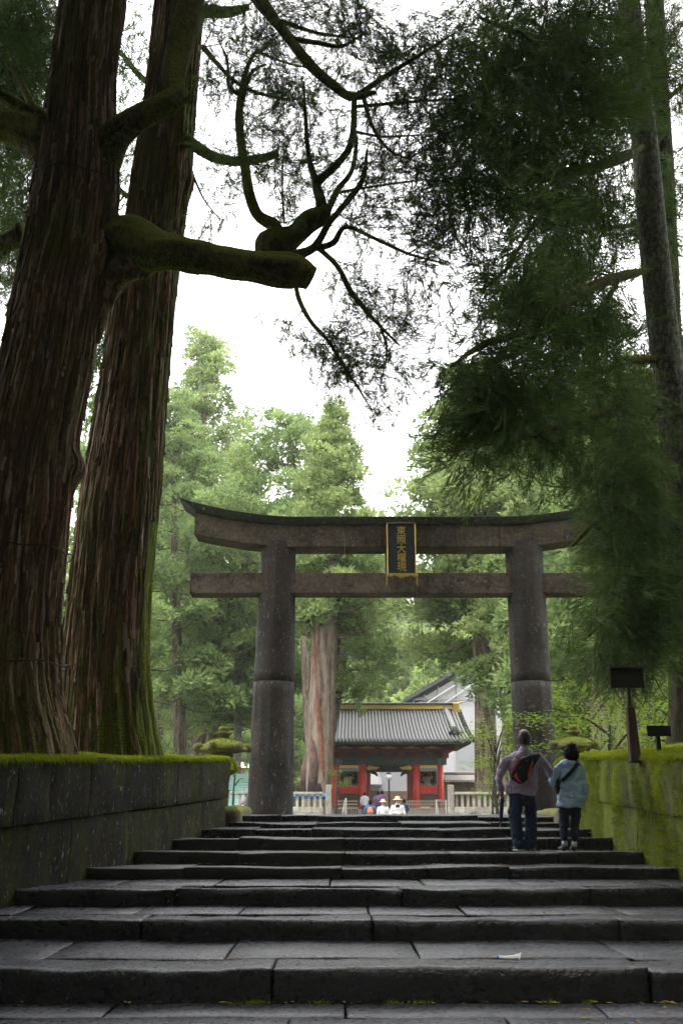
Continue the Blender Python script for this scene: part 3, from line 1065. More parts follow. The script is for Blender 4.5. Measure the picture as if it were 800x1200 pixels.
def twig_mesh(nodes, par, nsk, r0=0.005, pw=0.5, rmax=0.09, n=4, keep_skel=False):
    cnt = np.zeros(len(nodes))
    haschild = np.zeros(len(nodes), bool)
    haschild[par[par >= 0]] = True
    cnt[~haschild] = 1
    for i in range(len(nodes) - 1, -1, -1):
        if par[i] >= 0: cnt[par[i]] += cnt[i]
    rad = np.minimum(r0 * np.maximum(cnt, 1) ** pw, rmax)
    idx = np.where(par >= 0)[0]
    if not keep_skel:
        idx = idx[idx >= nsk]
    a, b = nodes[par[idx]], nodes[idx]
    d = b - a
    L = np.linalg.norm(d, axis=1)
    ok = L > 1e-4
    idx, a, b, d = idx[ok], a[ok], b[ok], d[ok] / L[ok][:, None]
    ref = np.where(np.abs(d[:, 2:3]) > .8, [[1.0, 0, 0]], [[0, 0, 1.0]])
    u = np.cross(d, ref); u /= np.linalg.norm(u, axis=1)[:, None]
    v = np.cross(d, u)
    rb = rad[idx]
    ra = np.minimum(rad[par[idx]], rb * 1.5)
    th = np.arange(n) * 2 * PI / n
    ring = u[:, None] * np.cos(th)[None, :, None] + v[:, None] * np.sin(th)[None, :, None]
    V = np.concatenate([a[:, None] + ring * ra[:, None, None], b[:, None] + ring * rb[:, None, None]], 1).reshape(-1, 3)
    base = (np.arange(len(a)) * 2 * n)[:, None]
    i = np.arange(n)[None]
    F = np.stack([base + i, base + (i + 1) % n, base + n + (i + 1) % n, base + n + i], -1).reshape(-1, 4)
    return V, F

def sprays_on(nodes, par, ends, nsk, rg, per_end=14, per_node=3, spread=0.30, scale=(0.7, 1.25), droop=0.5, comb=.25):
    """foliage positions on the outer twigs"""
    idx = np.arange(nsk, len(nodes))
    hc = np.zeros(len(nodes)); np.add.at(hc, par[par >= 0], 1)
    P0, Dr = [], []
    tv = nodes - nodes[np.maximum(par, 0)]
    tv /= np.linalg.norm(tv, axis=1)[:, None] + 1e-6
    for arr, k in ((ends, per_end), (idx, per_node)):
        p = np.repeat(nodes[arr], k, 0) + rg.normal(size=(len(arr) * k, 3)) * spread * (1 if k == per_end else 0.5)
        fld = np.stack([fbm(p * .75 + 3, 2), fbm(p * .75 + 17, 2), fbm(p * .75 + 29, 2) * .6], 1)
        d = np.repeat(tv[arr], k, 0) * 0.7 + fld * 1.6 * comb + rg.normal(size=(len(arr) * k, 3)) * (0.65 - .25 * comb)
        d[:, 2] -= droop * rg.random(len(d))
        P0.append(p); Dr.append(d)
    P0, Dr = np.concatenate(P0), np.concatenate(Dr)
    return P0, Dr, rg.uniform(*scale, len(P0))

# ---------------------------------------------------------------- giant trunks
def trunk_from_px(rows, D, lean=0.0):
    """rows: (y, left edge, right edge) in photo pixels -> centres, radii"""
    C_, R_ = [], []
    for y, a, b in rows:
        p = P((a + b) / 2, y, D)
        C_.append(p); R_.append((b - a) / 2 / ppm(p))
    return np.array(C_), np.array(R_)

def big_trunk(name, mat, parent, C_, R_, nseg=300, nring=300, ridge=0.045, butt=0.0, bumps=(), seed=0.0, top=None, keep_in=False, strips=0, slim=1.0):
    o = np.argsort(C_[:, 2])
    C_, R_ = C_[o], R_[o]
    z = np.linspace(C_[0, 2], C_[-1, 2], nring)
    z = C_[0, 2] + (C_[-1, 2] - C_[0, 2]) * (np.linspace(0, 1, nring) ** 1.35)
    cx = np.interp(z, C_[:, 2], C_[:, 0]); cy = np.interp(z, C_[:, 2], C_[:, 1])
    k = np.ones(9) / 9
    def sm(a): return np.convolve(np.pad(a, 4, mode='edge'), k, 'valid')
    r = np.interp(z, C_[:, 2], R_)
    cx, r = sm(cx), sm(r)
    th = np.arange(nseg) * 2 * PI / nseg
    Z, T = np.meshgrid(z, th, indexing='ij')
    c, s = np.cos(T), np.sin(T)
    tw = 0.12 * Z * 0.3
    c2, s2 = np.cos(T + tw), np.sin(T + tw)
    q = np.stack([c2 * 6 + seed, s2 * 6 + seed, Z * 0.28], -1)
    q2 = np.stack([c2 * 15 + seed, s2 * 15, Z * 1.1], -1)
    q0 = np.stack([c * 1.3 + seed, s * 1.3, Z * 0.30], -1)
    n = (1 - np.abs(fbm(q, 2)) * 1.6) * ridge + (1 - 2 * np.abs(fbm(q2, 3))) * ridge * 0.40 + vnoise(q0) * 0.06
    fl = np.exp(-(Z - z[0]) / 0.55)
    bt = butt * fl * (0.5 + 0.9 * np.maximum(0, np.sin(T * 5 + seed * 3 + .6 * vnoise(q0))))
    Rr = r[:, None] * (slim + n + bt)
    for (bz, bth, amp, wz, wt) in bumps:
        dth = np.angle(np.exp(1j * (T - bth)))
        Rr = Rr + amp * np.exp(-((Z - bz) / wz) ** 2 - (dth / wt) ** 2)
    V = np.stack([cx[:, None] + Rr * c, cy[:, None] + Rr * s, Z], -1).reshape(-1, 3)
    if keep_in:
        lim = np.array([XL(v) for v in V[:, 1]]) - .10
        g = np.clip((1.5 - V[:, 2]) / .9, 0, 1)
        q = (lim - V[:, 0]) / .16
        V[:, 0] = V[:, 0] * (1 - g) + g * (lim - .16 * np.where(q > 20, q, np.log1p(np.exp(np.minimum(q, 20)))))
    F = []
    i = np.arange(nseg)
    for j in range(nring - 1):
        F.append(np.stack([j * nseg + i, j * nseg + (i + 1) % nseg, (j + 1) * nseg + (i + 1) % nseg, (j + 1) * nseg + i], 1))
    o = np_mesh(name, V, np.concatenate(F), mat, parent, smooth=True)
    if strips:
        G = V.reshape(nring, nseg, 3)
        rs_ = np.random.default_rng(int(seed * 10))
        Vs, Fs, Ts, off = [], [], [], 0
        for _ in range(strips):
            zt0 = rs_.uniform(z[0] + .2, min(z[-1] - 2, 17))
            j0 = int(np.searchsorted(z, zt0))
            th0 = rs_.uniform(PI * 1.0, PI * 2.08)
            if th0 > PI * 1.82 and zt0 < 4.5 and seed > 5: continue
            i0 = int(th0 / (2 * PI) * nseg)
            wd = int(rs_.integers(2, 6))
            ln = rs_.uniform(.25, 1.3)
            j1 = int(np.searchsorted(z, zt0 + ln))
            if j1 - j0 < 3 or j1 >= nring: continue
            jj = np.arange(j0, j1 + 1)
            u = (jj - j0) / (j1 - j0)
            lift = rs_.uniform(.006, .022) * (0.5 + .5 * np.sin(u * PI)) + rs_.uniform(0, .03) * np.maximum(0, .18 - u) / .18
            half_ = (wd / 2) * (0.35 + .65 * np.sin(np.clip(u, .03, .97) * PI) ** .5) * 2 * PI / nseg
            cen = th0 + .02 * np.cumsum(rs_.normal(size=len(jj))) * .3
            ring = []
            for a_, l_ in ((-1, -.01), (-.85, 1), (0, 1.15), (.85, 1), (1, -.01)):
                an = cen + a_ * half_
                ii = an / (2 * PI) * nseg
                i_a = np.floor(ii).astype(int) % nseg; i_b = (i_a + 1) % nseg; fr = (ii - np.floor(ii))[:, None]
                p = G[jj, i_a] * (1 - fr) + G[jj, i_b] * fr
                p = p + np.stack([np.cos(an), np.sin(an), an * 0], 1) * (lift * l_)[:, None]
                ring.append(p)
            A_ = np.stack(ring, 1)
            m = len(jj)
            q = (np.arange(m - 1)[:, None] * 5 + np.arange(4)[None]).ravel()
            Fs.append(np.stack([q, q + 1, q + 6, q + 5], 1) + off)
            Vs.append(A_.reshape(-1, 3)); off += m * 5
            Ts.append(np.full(m * 5, rs_.random()))
        tag(np_mesh('bark_strips', np.concatenate(Vs), np.concatenate(Fs), M['bark_strip'], parent, smooth=False, tint=np.concatenate(Ts)), kind='stuff')
    return o

def limb(name, mat, parent, ctrl, rad, n=28, nseg=22, rough=0.16, seed=0.0, cap=True):
    ctrl = np.array(ctrl, float)
    p = smooth_path(ctrl, n)
    r = np.interp(np.linspace(0, 1, n), np.linspace(0, 1, len(rad)), rad)
    V, F = tube_np(p, r, nseg, cap=cap, rough=rough, fq=(1.6, 1.3), seed=seed)
    return np_mesh(name, V, quads_clean(F), mat, parent, smooth=True), p

def px_path(pts):
    return np.array([P(x, y, D) for x, y, D in pts])

D1, D2 = 12.6, 15.6
C1, R1 = trunk_from_px([(-420, 128, 182), (-200, 105, 168), (0, 72, 148), (110, 58, 136), (220, 40, 142), (300, 26, 134), (340, 16, 122), (420, 0, 112),
                        (510, -22, 93), (610, -42, 80), (733, -62, 72), (793, -72, 72), (833, -80, 78), (862, -90, 88), (880, -98, 97), (960, -125, 118)], D1)
C2, R2 = trunk_from_px([(-420, 228, 262), (-200, 205, 252), (0, 181, 240), (120, 168, 230), (200, 155, 224), (300, 141, 212), (360, 130, 205), (500, 108, 195),
                        (600, 92, 188), (700, 79, 180), (760, 72, 178), (800, 69, 179), (840, 66, 183), (865, 62, 188), (893, 56, 197), (950, 40, 212)], D2)
def rad_at(C_, R_, z): 
    o = np.argsort(C_[:, 2]); return np.interp(z, C_[o, 2], R_[o])

t1 = thing('cedar_tree', 'largest gnarled cedar at the left edge with a broken mossy limb reaching right', 'tree', (C1[-1][0], D1, 0.3))
zb1 = P(98, 548, D1)[2]
big_trunk('trunk', M['bark1'], t1, C1, R1, ridge=0.06, butt=0.12, keep_in=True, strips=1500, slim=.91, seed=1.3,
          bumps=((zb1, 0.0, 0.16, 0.22, 0.35), (P(0, 610, D1)[2], -0.6, 0.1, 0.5, 0.5), (P(0, 490, D1)[2], -1.3, 0.07, 0.35, 0.3)))
Bz = 0.15
limb('broken_limb', M['limb'], t1, px_path([(100, 318, D1 + .35), (124, 296, D1 + .2), (145, 282, D1 + .0), (162, 283, D1 - .2), (184, 292, D1 - .5), (205, 297, D1 - .8), (250, 305, D1 - .8), (300, 312, D1 - .8), (345, 316, D1 - .8), (364, 324, D1 - .8)]),
     [0.26, 0.36, 0.37, 0.33, 0.28, 0.245, 0.225, 0.215, 0.21, 0.16], n=44, nseg=30, rough=0.26, seed=4)
limb('limb_buttress', M['bark1'], t1, px_path([(108, 400, D1 + .1), (122, 355, D1 + .0), (140, 318, D1 - .1), (165, 298, D1 - .3), (195, 298, D1 - .55)]), [.10, .16, .24, .24, .16], n=26, nseg=22, seed=6, rough=.3)
limb('cut_limb', M['limb'], t1, px_path([(85, 235, D1), (112, 195, D1 - .1), (135, 160, D1 - .3), (160, 140, D1 - .5), (190, 125, D1 - .6), (213, 110, D1 - .6)]), [0.40, 0.34, 0.24, 0.19, 0.175, 0.15], n=30, nseg=26, seed=9)
limb('upper_limb', M['limb'], t1, px_path([(206, 118, D1 - .6), (205, 90, D1 - .5), (212, 50, D1 - .4), (222, 10, D1 - .3), (235, -60, D1 - .2)]), [0.13, 0.17, 0.2, 0.19, 0.15], n=26, nseg=20, seed=12)
limb('left_limb', M['limb'], t1, px_path([(55, 165, D1 - .2), (48, 135, D1 - .5), (25, 126, D1 - .6), (-10, 105, D1 - .7), (-60, 80, D1 - .8)]), [0.12, 0.085, 0.075, 0.07, 0.06], seed=15)
limb('left_limb', M['limb'], t1, px_path([(60, 172, D1), (20, 152, D1), (-15, 148, D1 + .1), (-70, 150, D1 + .3)]), [0.36, 0.24, 0.2, 0.17], seed=17)
limb('left_limb', M['limb'], t1, px_path([(30, 275, D1 + .3), (5, 283, D1 + .4), (-40, 290, D1 + .6)]), [0.2, 0.14, 0.1], n=12, seed=19)
def wire_ring(name, C_, R_, y, D, par, dip=0.0, k=1.09):
    z0 = P(0, y, D)[2]
    o = np.argsort(C_[:, 2])
    cx = np.interp(z0, C_[o, 2], C_[o, 0])
    r = rad_at(C_, R_, z0) * k
    th = np.linspace(0, 2 * PI, 60)
    pts = np.stack([cx + r * np.cos(th), D + r * np.sin(th), z0 + dip * np.cos(th - 2) * .5 + .02 * np.sin(th * 7)], 1)
    MB().tube(pts, [0.010] * 60, 5).build(name, M['bagblack'], par, smooth=True)
wire_ring('wire_band', C1, R1, 224, D1, t1, 0.12)
wire_ring('wire_band', C1, R1, 648, D1, t1, 0.1)
wire_ring('wire_band', C1, R1, 778, D1, t1, 0.1)

t2 = thing('cedar_tree', 'second huge cedar leaning right with bright moss down its right flank, behind the gnarled one', 'tree', (C2[-1][0], D2, 0.3))
big_trunk('trunk', M['bark2'], t2, C2, R2, ridge=0.05, butt=0.10, keep_in=True, strips=1000, slim=.93, seed=5.7, bumps=((P(0, 215, D2)[2], 0.0, 0.08, 0.3, 0.4),))
limb('dead_limb', M['limb'], t2, px_path([(212, 160, D2), (226, 170, D2 - .3), (250, 184, D2 - .5), (278, 189, D2 - .6), (305, 186, D2 - .6), (326, 180, D2 - .6)]), [0.16, 0.11, 0.095, 0.085, 0.08, 0.07], n=26, nseg=14, seed=21)
limb('limb', M['limb'], t2, px_path([(225, 8, D2), (245, 14, D2 - .3), (270, 14, D2 - .4), (292, 8, D2 - .5)]), [0.17, 0.12, 0.1, 0.06], n=16, nseg=12, seed=23)

def moss_on(objs, n, cond, seed, parent, L=(.02, .055), w=.006, name='moss_tufts', hang=0.0):
    """short moss blades rooted on the faces that cond(centre, normal) picks"""
    r = np.random.default_rng(seed)
    Cs, Ns, As = [], [], []
    for o in objs:
        me = o.data
        m = len(me.polygons)
        c = np.zeros(m * 3, np.float32); me.polygons.foreach_get('center', c)
        q = np.zeros(m * 3, np.float32); me.polygons.foreach_get('normal', q)
        a = np.zeros(m, np.float32); me.polygons.foreach_get('area', a)
        Cs.append(c.reshape(-1, 3) + wloc(o)); Ns.append(q.reshape(-1, 3)); As.append(a)
    Cn, Nn, Ar = np.concatenate(Cs), np.concatenate(Ns), np.concatenate(As)
    wgt = Ar * np.clip(cond(Cn, Nn), 0, 1)
    k = r.choice(len(Cn), n, p=wgt / wgt.sum())
    sz = np.sqrt(Ar[k])[:, None]
    t = np.cross(Nn[k], r.normal(size=(n, 3)))
    p = Cn[k] + t * sz * r.uniform(0, .8, (n, 1))
    d = Nn[k] + r.normal(size=(n, 3)) * .55 + np.array([0, 0, -hang])
    d /= np.linalg.norm(d, axis=1)[:, None] + 1e-6
    s_ = np.cross(d, r.normal(size=(n, 3))); s_ /= np.linalg.norm(s_, axis=1)[:, None] + 1e-6
    l = r.uniform(*L, n)[:, None]
    p = p - d * .004
    V = np.stack([p - s_ * w, p + s_ * w, p + d * l], 1).reshape(-1, 3)
    tn = np.repeat(np.clip(.25 + .6 * fbm(p * 2.5, 2) + r.uniform(-.2, .3, n), 0, 1), 3)
    return tag(np_mesh(name, V, np.arange(3 * n).reshape(-1, 3), M['mossblade'], parent, tint=tn), kind='stuff')
lim1 = [c for c in t1.children if 'limb' in c.name]
moss_on(lim1, 16000, lambda c, q: np.clip(q[:, 2] * 1.4 - .05, 0, 1) * (fbm(c * 2.2, 2) > -.3) * np.clip((c[:, 0] - P(120, 290, D1)[0]) * 1.5 * (c[:, 0] > -3.4) + (c[:, 0] < -3.6) + (c[:, 2] > P(0, 235, D1)[2]), 0, 1), 1, t1)
moss_on([c for c in t2.children if c.name.startswith('trunk')], 16000, lambda c, q: np.clip(q[:, 0] * 2 - .6, 0, 1) * np.exp(-np.maximum(c[:, 2] - .8, 0) / 1.6) * (fbm(c * 2.5, 2) > -.3) * (q[:, 1] < .5), 2, t2, L=(.015, .04))
moss_on([c for c in t1.children if c.name.startswith('trunk')], 7000, lambda c, q: np.exp(-np.maximum(c[:, 2] - .5, 0) / .5) * (fbm(c * 2.5, 2) > 0) * (q[:, 1] < .3), 3, t1, L=(.015, .04))

# the candelabra bough above the broken limb
SK = []   # skeleton polylines for twigs
def bough(parent, pts, rad, name='bough', n=24, nseg=12, rough=0.12, mat='limb'):
    o, p = limb(name, M[mat], parent, px_path(pts), rad, n=n, nseg=nseg, rough=rough, seed=len(SK) * 3.3)
    SK.append(p)
    return p
Dc = 13.6
bough(t1, [(318, 312, Dc), (322, 290, Dc), (345, 276, Dc), (365, 258, Dc), (385, 250, Dc)], [0.17, 0.30, 0.17, 0.17, 0.13], nseg=18, rough=0.2)
bough(t1, [(316, 285, Dc), (322, 266, Dc), (302, 252, Dc), (292, 225, Dc), (288, 200, Dc + .1), (283, 170, Dc + .2), (280, 130, Dc + .3), (288, 85, Dc + .4), (302, 55, Dc + .5)], [0.16, 0.12, 0.09, 0.085, 0.08, 0.075, 0.07, 0.045, 0.02], n=36)
bough(t1, [(283, 118, Dc + .3), (295, 85, Dc + .2), (312, 75, Dc + .2)], [0.05, 0.035, 0.015])
bough(t1, [(279, 110, Dc + .3), (268, 100, Dc), (266, 70, Dc), (255, 45, Dc - .2)], [0.04, 0.03, 0.02, .01])
bough(t1, [(378, 258, Dc), (375, 232, Dc), (372, 215, Dc), (392, 195, Dc), (408, 175, Dc), (414, 150, Dc), (415, 112, Dc)], [0.12, 0.09, 0.07, 0.06, 0.055, 0.05, 0.045], n=30)
bough(t1, [(372, 218, Dc), (362, 185, Dc - .3), (358, 140, Dc - .4), (356, 95, Dc - .5)], [0.06, 0.04, 0.03, 0.012])
bough(t1, [(382, 250, Dc), (396, 222, Dc + .3), (412, 200, Dc + .5), (417, 165, Dc + .6), (412, 130, Dc + .7)], [0.07, 0.05, 0.04, 0.035, 0.02])
bough(t1, [(345, 300, Dc), (368, 290, Dc - .1), (385, 262, Dc - .2), (405, 238, Dc - .3), (425, 210, Dc - .4), (430, 175, Dc - .5)], [0.09, 0.065, 0.05, 0.045, 0.04, 0.02], n=30)
bough(t1, [(368, 291, Dc), (390, 285, Dc - .3), (405, 266, Dc - .5), (440, 280, Dc - .8), (480, 298, Dc - 1.0), (525, 310, Dc - 1.2)], [0.06, 0.05, 0.035, 0.03, 0.022, 0.01], n=30)
bough(t1, [(370, 288, Dc), (395, 312, Dc - .3), (410, 340, Dc - .4), (430, 365, Dc - .5), (448, 385, Dc - .6), (468, 405, Dc - .7)], [0.05, 0.04, 0.045, 0.035, 0.025, 0.012], n=30)
bough(t1, [(445, 380, Dc - .6), (453, 412, Dc - .6), (446, 448, Dc - .6)], [0.02, 0.016, 0.008])
bough(t1, [(345, 322, Dc), (350, 350, Dc - .2), (365, 378, Dc - .3), (385, 400, Dc - .4), (402, 428, Dc - .5), (418, 452, Dc - .6), (436, 482, Dc - .7)], [0.03, 0.04, 0.035, 0.028, 0.022, 0.016, 0.008], n=30)
# heavy dark bough from the top
bough(t2, [(285, -30, 12.8), (310, 8, 12.7), (335, 40, 12.6), (362, 75, 12.5), (390, 100, 12.4), (412, 113, 12.3), (440, 108, 12.2)], [0.13, 0.10, 0.085, 0.08, 0.075, 0.07, 0.03], n=30)
bough(t2, [(340, 45, 12.6), (370, 50, 12.3), (400, 54, 12.2), (425, 40, 12)], [0.045, 0.04, 0.03, 0.015])
bough(t2, [(330, 25, 12.6), (370, 38, 12.9), (420, 45, 13.2)], [0.04, 0.03, 0.015])
bough(t2, [(418, 112, 12.3), (450, 90, 12.0), (490, 65, 11.8), (530, 40, 11.6)], [0.05, 0.035, 0.028, 0.012])
bough(t2, [(425, 112, 12.3), (435, 145, 12.2), (455, 175, 12.1), (490, 190, 12.0)], [0.035, 0.03, 0.02, 0.01])
bough(t2, [(238, 55, 14.5), (255, 75, 14.2), (275, 95, 14), (300, 108, 13.8), (340, 118, 13.6)], [0.05, 0.04, 0.035, 0.03, 0.015])
bough(t2, [(300, 60, 14.2), (340, 75, 14), (380, 82, 13.8)], [0.03, 0.02, 0.01])
bough(t2, [(415, 125, 12.9), (450, 122, 12.6), (500, 118, 12.4), (545, 115, 12.2)], [0.03, 0.025, 0.02, 0.01])
bough(t2, [(418, 155, 13), (450, 160, 12.8), (500, 158, 12.6)], [0.025, 0.02, 0.01])
bough(t2, [(400, 225, 13.2), (440, 218, 12.8), (500, 210, 12.6)], [0.025, 0.018, 0.01])
bough(t2, [(228, 210, 15.2), (240, 235, 15), (262, 262, 14.8)], [0.025, 0.015, 0.006])
bough(t2, [(333, 262, 13.6), (331, 225, 13.6), (332, 185, 13.6), (340, 165, 13.6)], [0.018, 0.016, 0.012, 0.006])

def px_targets(spec, rg):
    out = []
    for cx, cy, rx, ry, n, d0, d1 in spec:
        for _ in range(n):
            while True:
                a, b = rg.uniform(-1, 1, 2)
                if a * a + b * b < 1: break
            out.append(P(cx + a * rx, cy + b * ry, rg.uniform(d0, d1)))
    return np.array(out)

def foliate(parent, skel, spec, rg, name='foliage', per_end=14, per_node=3, mat='needle', spread=0.26, sc=(0.7, 1.25), r0=0.006, twig_name='twigs', droop=.5, keep=False, pts=None, tint=(.1, .9), comb=.25):
    T = px_targets(spec, rg) if spec is not None else pts
    nodes, par, ends, nsk = grow(skel, T, rg)
    V, F = twig_mesh(nodes, par, nsk, r0=r0, keep_skel=keep)
    tag(np_mesh(twig_name, V, F, M['twig'], parent), kind='stuff')
    p, d, s = sprays_on(nodes, par, ends, nsk, rg, per_end, per_node, spread, sc, droop, comb)
    ti = np.clip(0.42 + 0.75 * fbm(p * 1.1, 3), 0, 1) * (tint[1] - tint[0]) + tint[0]
    V, F, t = scatter(SPRAYS, p, d, s, ti, rg)
    tag(np_mesh(name, V, F, M[mat], parent, tint=t), kind='stuff')
    return len(F)

rg = np.random.default_rng(21)
skA = SK[:12]; skB = SK[12:]
nf = 0
nf += foliate(t1, skA, [
    (300, 90, 45, 45, 16, 12.8, 14.6), (300, 165, 38, 38, 14, 13, 14.6), (345, 150, 30, 50, 10, 12.8, 14), (350, 225, 30, 40, 10, 13, 14.4), (325, 205, 30, 45, 9, 13, 14.2),
    (390, 210, 25, 40, 6, 12.6, 14), (430, 225, 45, 35, 14, 12.4, 14), (470, 265, 45, 30, 14, 12, 13.4), (500, 300, 35, 20, 8, 12, 13), (420, 262, 25, 18, 6, 12.8, 13.6),
    (405, 325, 38, 20, 8, 12.8, 14), (440, 350, 32, 28, 9, 12.6, 13.6), (470, 385, 30, 30, 11, 12.4, 13.4), (455, 430, 28, 28, 10, 12.6, 13.4), (400, 395, 30, 25, 9, 12.8, 13.6),
    (375, 420, 22, 25, 5, 12.8, 13.4), (415, 425, 28, 28, 11, 12.8, 13.6), (433, 472, 18, 12, 5, 12.6, 13.2), (350, 375, 20, 30, 4, 13, 13.6), (485, 350, 25, 25, 3, 12.4, 13), (395, 150, 22, 35, 6, 12.8, 14.2)],
    rg, per_end=15, per_node=2, spread=0.16, sc=(0.4, 0.75))
nf += foliate(t2, skB, [
    (270, 35, 45, 40, 16, 12.8, 15), (330, 25, 50, 30, 22, 12.2, 14), (390, 20, 50, 30, 20, 11.8, 13.4), (430, 65, 45, 35, 18, 11.8, 13), (370, 95, 40, 30, 12, 12, 13.6),
    (470, 45, 35, 35, 12, 11.6, 12.6), (500, 95, 40, 35, 14, 11.6, 13), (450, 130, 35, 25, 12, 12, 13), (500, 165, 45, 35, 20, 11.8, 13), (445, 180, 30, 25, 8, 12, 13.2),
    (520, 215, 35, 25, 12, 11.8, 13), (240, 130, 18, 50, 8, 14, 15.4), (245, 250, 22, 40, 7, 14.4, 15.4), (285, 100, 30, 30, 8, 13.4, 14.6), (320, 110, 40, 20, 8, 13, 14.4),
    (520, 120, 30, 40, 10, 11.8, 12.8), (260, 215, 28, 20, 4, 14.5, 15)],
    rg, per_end=15, per_node=2, spread=0.18, sc=(0.42, 0.8))

# foliage hanging behind and left of the trunks (their own rear boughs)
skL = [px_path([(205, 120, 17), (165, 90, 17.5), (140, 60, 18), (100, 20, 18.5), (40, -20, 19)]),
       px_path([(190, 250, 16.4), (150, 230, 17), (120, 210, 17.5), (60, 200, 18)]),
       px_path([(40, 130, 13.4), (20, 90, 14), (-20, 40, 14.5)]), px_path([(30, 275, 13.2), (0, 300, 13.8), (-40, 330, 14)])]
Vs = []
for p in skL:
    v, f = tube_np(smooth_path(p, 12), np.linspace(0.08, 0.02, 12), 8)
    np_mesh('rear_bough', v, quads_clean(f), M['limb'], t2, smooth=True)
nf += foliate(t2, [smooth_path(p, 12) for p in skL], [
    (20, 60, 50, 70, 120, 14, 19), (150, 60, 25, 60, 12, 16.5, 18.5), (148, 190, 14, 50, 8, 16.6, 18), (20, 210, 40, 70, 50, 14, 19), (10, 330, 30, 40, 12, 13.6, 17), (-40, 150, 40, 150, 40, 13.5, 18),
    (110, 430, 12, 40, 7, 17, 18.5), (118, 330, 12, 110, 22, 17, 18.5), (235, 400, 22, 15, 0, 17, 18)],
    rg, per_end=14, per_node=3, spread=0.32)

# ---------------------------------------------------------------- right-hand trees
D3, D4 = 15.4, 18.8
C3, R3 = trunk_from_px([(-420, 705, 722), (-200, 712, 732), (0, 722, 748), (180, 742, 771), (260, 747, 778), (340, 754, 787), (420, 762, 797), (500, 772, 809), (600, 784, 823), (700, 796, 838), (800, 808, 852), (905, 815, 866)], D3)
t3 = thing('grey_trunk_tree', 'slim grey trunk with lichened bark rising along the right edge amid dark foliage', 'tree', (C3[-1][0], D3, 0.8))
big_trunk('trunk', M['bark_grey'], t3, C3, R3, nseg=60, nring=120, ridge=0.02, seed=8)
C4, R4 = trunk_from_px([(-300, 748, 764), (0, 755, 776), (200, 764, 788), (400, 770, 797), (600, 777, 806), (760, 782, 816), (850, 784, 822), (893, 778, 832)], D4)
t4 = thing('dark_trunk_tree', 'nearly black cedar trunk on the moss at the right edge above the low sign', 'tree', (C4[-1][0], D4, 0.8))
big_trunk('trunk', M['bark_dark'], t4, C4, R4, nseg=60, nring=120, ridge=0.05, butt=0.1, seed=9)
SK.clear()
bough(t3, [(757, 168, 15.4), (735, 182, 14.6), (690, 197, 14), (640, 206, 13.4), (603, 206, 13), (584, 190, 12.8), (574, 150, 12.7), (568, 105, 12.7), (566, 50, 12.6)], [0.03, 0.10, 0.10, 0.10, 0.09, 0.085, 0.08, 0.06, 0.03], n=40)
bough(t3, [(700, 235, 14), (650, 250, 13.5), (630, 258, 13.2), (608, 290, 13), (590, 318, 12.8), (562, 342, 12.6)], [0.05, 0.045, 0.04, 0.03, 0.022, 0.01], n=26)
bough(t3, [(768, 316, 15.4), (735, 322, 14.6), (690, 338, 14), (650, 365, 13.4), (610, 390, 13), (565, 404, 12.6), (528, 430, 12.3)], [0.03, 0.09, 0.09, 0.08, 0.065, 0.05, 0.02], n=36)
bough(t3, [(725, 325, 14.6), (700, 370, 14.3), (680, 405, 14), (665, 440, 13.8)], [0.045, 0.035, 0.025, 0.015])
bough(t4, [(776, 260, 18.8), (720, 266, 18), (690, 270, 17.4), (650, 285, 17)], [0.06, 0.05, 0.035, 0.015])
bough(t3, [(790, 484, 15.4), (740, 470, 14.6), (690, 490, 14), (640, 505, 13.6), (600, 520, 13.2)], [0.03, 0.06, 0.055, 0.04, 0.015])
bough(t3, [(803, 585, 15.4), (745, 590, 14.8), (700, 610, 14.2), (670, 640, 13.9)], [0.07, 0.055, 0.04, 0.02])
bough(t3, [(818, 685, 15.4), (750, 700, 15), (715, 720, 14.6), (690, 745, 14.2)], [0.06, 0.045, 0.03, 0.015])
bough(t3, [(736, 38, 15.4), (720, 60, 14.4), (660, 60, 13.6), (610, 40, 13), (560, 20, 12.5)], [0.03, 0.08, 0.07, 0.05, 0.02])
bough(t4, [(785, 430, 18.8), (740, 450, 18.2), (700, 465, 17.6), (660, 470, 17.2)], [0.06, 0.05, 0.035, 0.015])
bough(t3, [(780, 420, 15.4), (730, 425, 14.8), (690, 440, 14.4), (640, 448, 14)], [0.07, 0.055, 0.04, 0.02])
bough(t4, [(768, 125, 18.8), (800, 100, 18), (840, 60, 17.5)], [0.07, 0.05, 0.02])
skR = list(SK)
sk4 = [s for i, s in enumerate(skR) if i not in (4, 9, 11)]
sk3 = [skR[i] for i in (4, 9, 11)]
nf += foliate(t3, sk4, [
    (640, 40, 90, 60, 85, 12, 16), (700, 60, 60, 80, 40, 12.5, 15), (770, 60, 50, 90, 34, 16.5, 19), (600, 110, 70, 50, 40, 12, 15), (650, 150, 80, 45, 70, 12.5, 15), (555, 170, 45, 40, 30, 11.8, 13.5),
    (560, 60, 45, 55, 30, 11.8, 13.5), (600, 220, 60, 40, 40, 12, 14.5), (660, 235, 60, 40, 40, 13, 16), (545, 235, 30, 25, 10, 11.8, 13), (575, 320, 35, 40, 14, 12.2, 13.4), (550, 370, 22, 22, 5, 12, 13)],
    rg, per_end=9, per_node=2, spread=0.23, sc=(0.7, 1.15), droop=0.6, comb=.32)
